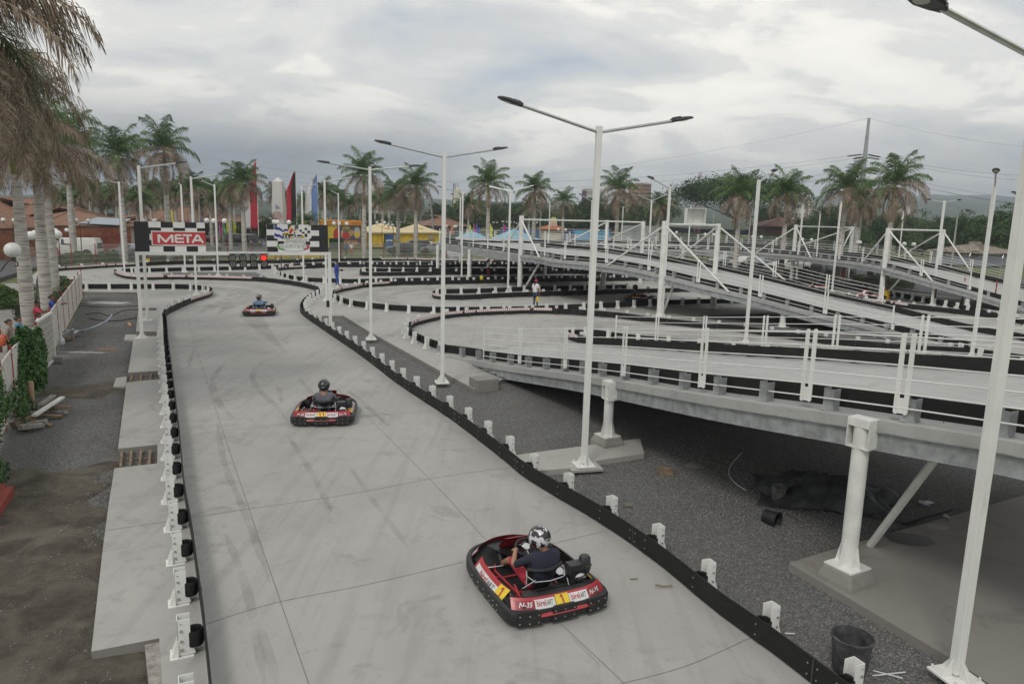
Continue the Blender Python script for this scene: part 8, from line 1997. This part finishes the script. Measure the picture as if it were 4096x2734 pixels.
def bucket(label, loc, r0, r1, h, m, rot=None, handle=False):
    g = MB(); g.lathe([(0, .0), (r0, 0), (r1, h), (r1+.012, h), (r1+.012, h-.02), (r1-.01, h-.0), (r0-.012, .02), (0, .02)], 22); o = g.build('bucket', m, smooth=35); o.location = loc
    if rot: o.rotation_euler = rot
    return tag(o, label, 'bucket')
bucket('big scuffed grey bucket by the lower right barrier', G(3395, 2680, -.12), .19, .235, .46, mat('bucket_grey', (.075, .075, .078), .6, var=.5, scale=7))
bucket('mud-stained bucket standing before the tarpaulin heap', G(3112, 2000, -.12), .12, .14, .3, mat('bucket_mud', (.13, .125, .12), .8, var=.5, scale=12)); bucket('black bucket lying on its side before the tarpaulin', G(3058, 2060, 0), .12, .14, .27, M_BLACK, (R(90), 0, R(40)))
g = MB(); g.box((0, 0, .03), (.32, .2, .05)); g.box((.02, .12, .06), (.3, .16, .06)); rest('timber_offcut', 'timber', 'stack of two brown boards on the gravel under the ramp', g, M_WOOD, G(2660, 1895, -.12), R(-10)); g = MB(); g.box((0, 0, .01), (.3, .3, .012)); rest('tile', 'tile', 'flat pale square board on the dark gravel under the ramp', g, M_SLAB, G(2778, 1862, -.115), R(40))
g = MB(); g.box((0, 0, .03), (.14, .1, .05)); rest('stone', 'stone', 'flat olive stone on the gravel beside the track barrier', g, mat('stone_olive', (.16, .16, .12), .9), G(2510, 2026, -.12), R(10), bevel=.015)
g = MB(); g.lathe([(.033, 0), (.035, .01), (.035, .11), (.03, .12)], 10); rest('drink_can', 'can', 'silver drink can lying at the edge of the dark slab', g, M_BOLT, G(3777, 2060, .04), smooth=35).rotation_euler = (R(90), 0, R(20))
for i, (x, y, lab) in enumerate(((3676, 2005, 'left clear plastic bottle of a pair on the gravel'), (3692, 2008, 'right clear plastic bottle of a pair on the gravel'))):
    g = MB(); g.lathe([(.03, 0), (.033, .02), (.033, .14), (.012, .19), (.012, .21)], 10); rest('plastic_bottle', 'bottle', lab, g, mat('clear_plastic', (.45, .48, .5), .15, spec=.8), G(x, y, -.08), smooth=35).rotation_euler = (R(90), 0, R(30+60*i))
plank('long thin dark rod lying across the gravel to the slab', G(3610, 2094, -.08), G(3808, 2038, -.04), .03, .03, M_BLACK, 'rod'); plank('white cable trunking strip on the gravel by the bucket', G(3490, 2700, -.1), G(3622, 2686, -.1), .012, .01, M_WHITE, 'strip'); plank('second white strip crossing the first by the bucket', G(3494, 2680, -.1), G(3610, 2710, -.09), .012, .01, M_WHITE, 'strip'); plank('short white stick on the gravel behind the barrier', G(3140, 2531, -.1), G(3180, 2532, -.1), .015, .012, M_WHITE, 'strip')
g = MB(); g.tube([(0, 0, .05), (.12, 0, .03), (.25, .02, .04)], .012, 5); rest('stick', 'stick', 'dark twig on the track right of the nearest kart', g, M_WOOD, G(2620, 2350, 0)); g = MB(); g.tube([(0, 0, .015), (.12, .02, .015)], .008, 5); rest('stick', 'stick', 'smaller dark twig on the track nearer the kart', g, M_WOOD, G(2520, 2318, 0))
def splat(name, x, y, a, b_, m, z, s, nn=20):
    r_ = random.Random(s); c = G(x, y, z); g = MB(); g.add([(0, 0, 0)]+[(math.cos(i*6.283/nn)*a*r_.uniform(.85, 1), math.sin(i*6.283/nn)*b_*r_.uniform(.85, 1), 0) for i in range(nn)], [(0, i+1, (i+1) % nn+1) for i in range(nn)]); o = g.build(name, m); o.location = c; return struct(o)
splat('wet_patch', 3640, 2155, .42, .3, mat('wet_dark', (.05, .048, .045), .3), .004, 1); splat('wet_patch', 3750, 2105, .2, .14, mat('cement_pale', (.33, .32, .30), .8), .004, 2)
# loose stones and litter on soil and gravel
g = MB(); r_ = random.Random(21)
def scatter(n_, quad, smin, smax, z):
    Q = gp(quad, z)
    for i in range(n_):
        u, v_ = r_.random(), r_.random(); p = Q[0].lerp(Q[1], u).lerp(Q[3].lerp(Q[2], u), v_); s = r_.uniform(smin, smax); rot = Matrix.Rotation(r_.uniform(0, 6), 3, 'Z') @ Matrix.Rotation(r_.uniform(0, 3), 3, 'X')
        vs = [p+rot @ Vector((x*s*r_.uniform(.5, 1), y*s*r_.uniform(.5, 1), z_*s*r_.uniform(.4, .8))) for x, y, z_ in ((1, 0, 0), (-1, 0, 0), (0, 1, 0), (0, -1, 0), (0, 0, 1), (0, 0, -1))]
        vs = [Vector((v.x, v.y, z+v.z+s*.2)) for v in [v-Z*z for v in vs]] if False else [v+Z*(z-p.z) for v in vs]
        g.add(vs, [(0, 2, 4), (2, 1, 4), (1, 3, 4), (3, 0, 4), (2, 0, 5), (1, 2, 5), (3, 1, 5), (0, 3, 5)], r_.choice((0, 1, 1, 1, 3, 3, 3, 2)))
scatter(2600, [(-150, 2734), (560, 2734), (520, 1890), (0, 1900)], .008, .03, -.125); scatter(4000, [(60, 1900), (470, 1860), (540, 1180), (340, 1180)], .012, .03, -.145)
scatter(14000, [(2350, 2180), (3700, 2734), (3900, 2250), (2300, 1800)], .010, .024, -.115); scatter(6000, [(1300, 1270), (2300, 1990), (2300, 1750), (1700, 1400)], .012, .026, -.115); scatter(5000, [(2500, 1900), (3100, 2200), (3700, 2000), (2700, 1700)], .012, .026, -.115)
struct(g.build('loose_stones', [mat('stone_dark', (.10, .10, .10), .9), mat('stone_mid', (.20, .20, .195), .9), mat('stone_pale', (.27, .265, .255), .9), mat('stone_gravel', (.15, .148, .145), .9)]), 'stuff')
drop(TP); drop(TP2)
for t_ in TPL_NEAR+TPL_MID+TPL_FAR+BT+[RAIN]: drop(t_)
for t_ in (LT3, LT2, LTR): drop(t_)
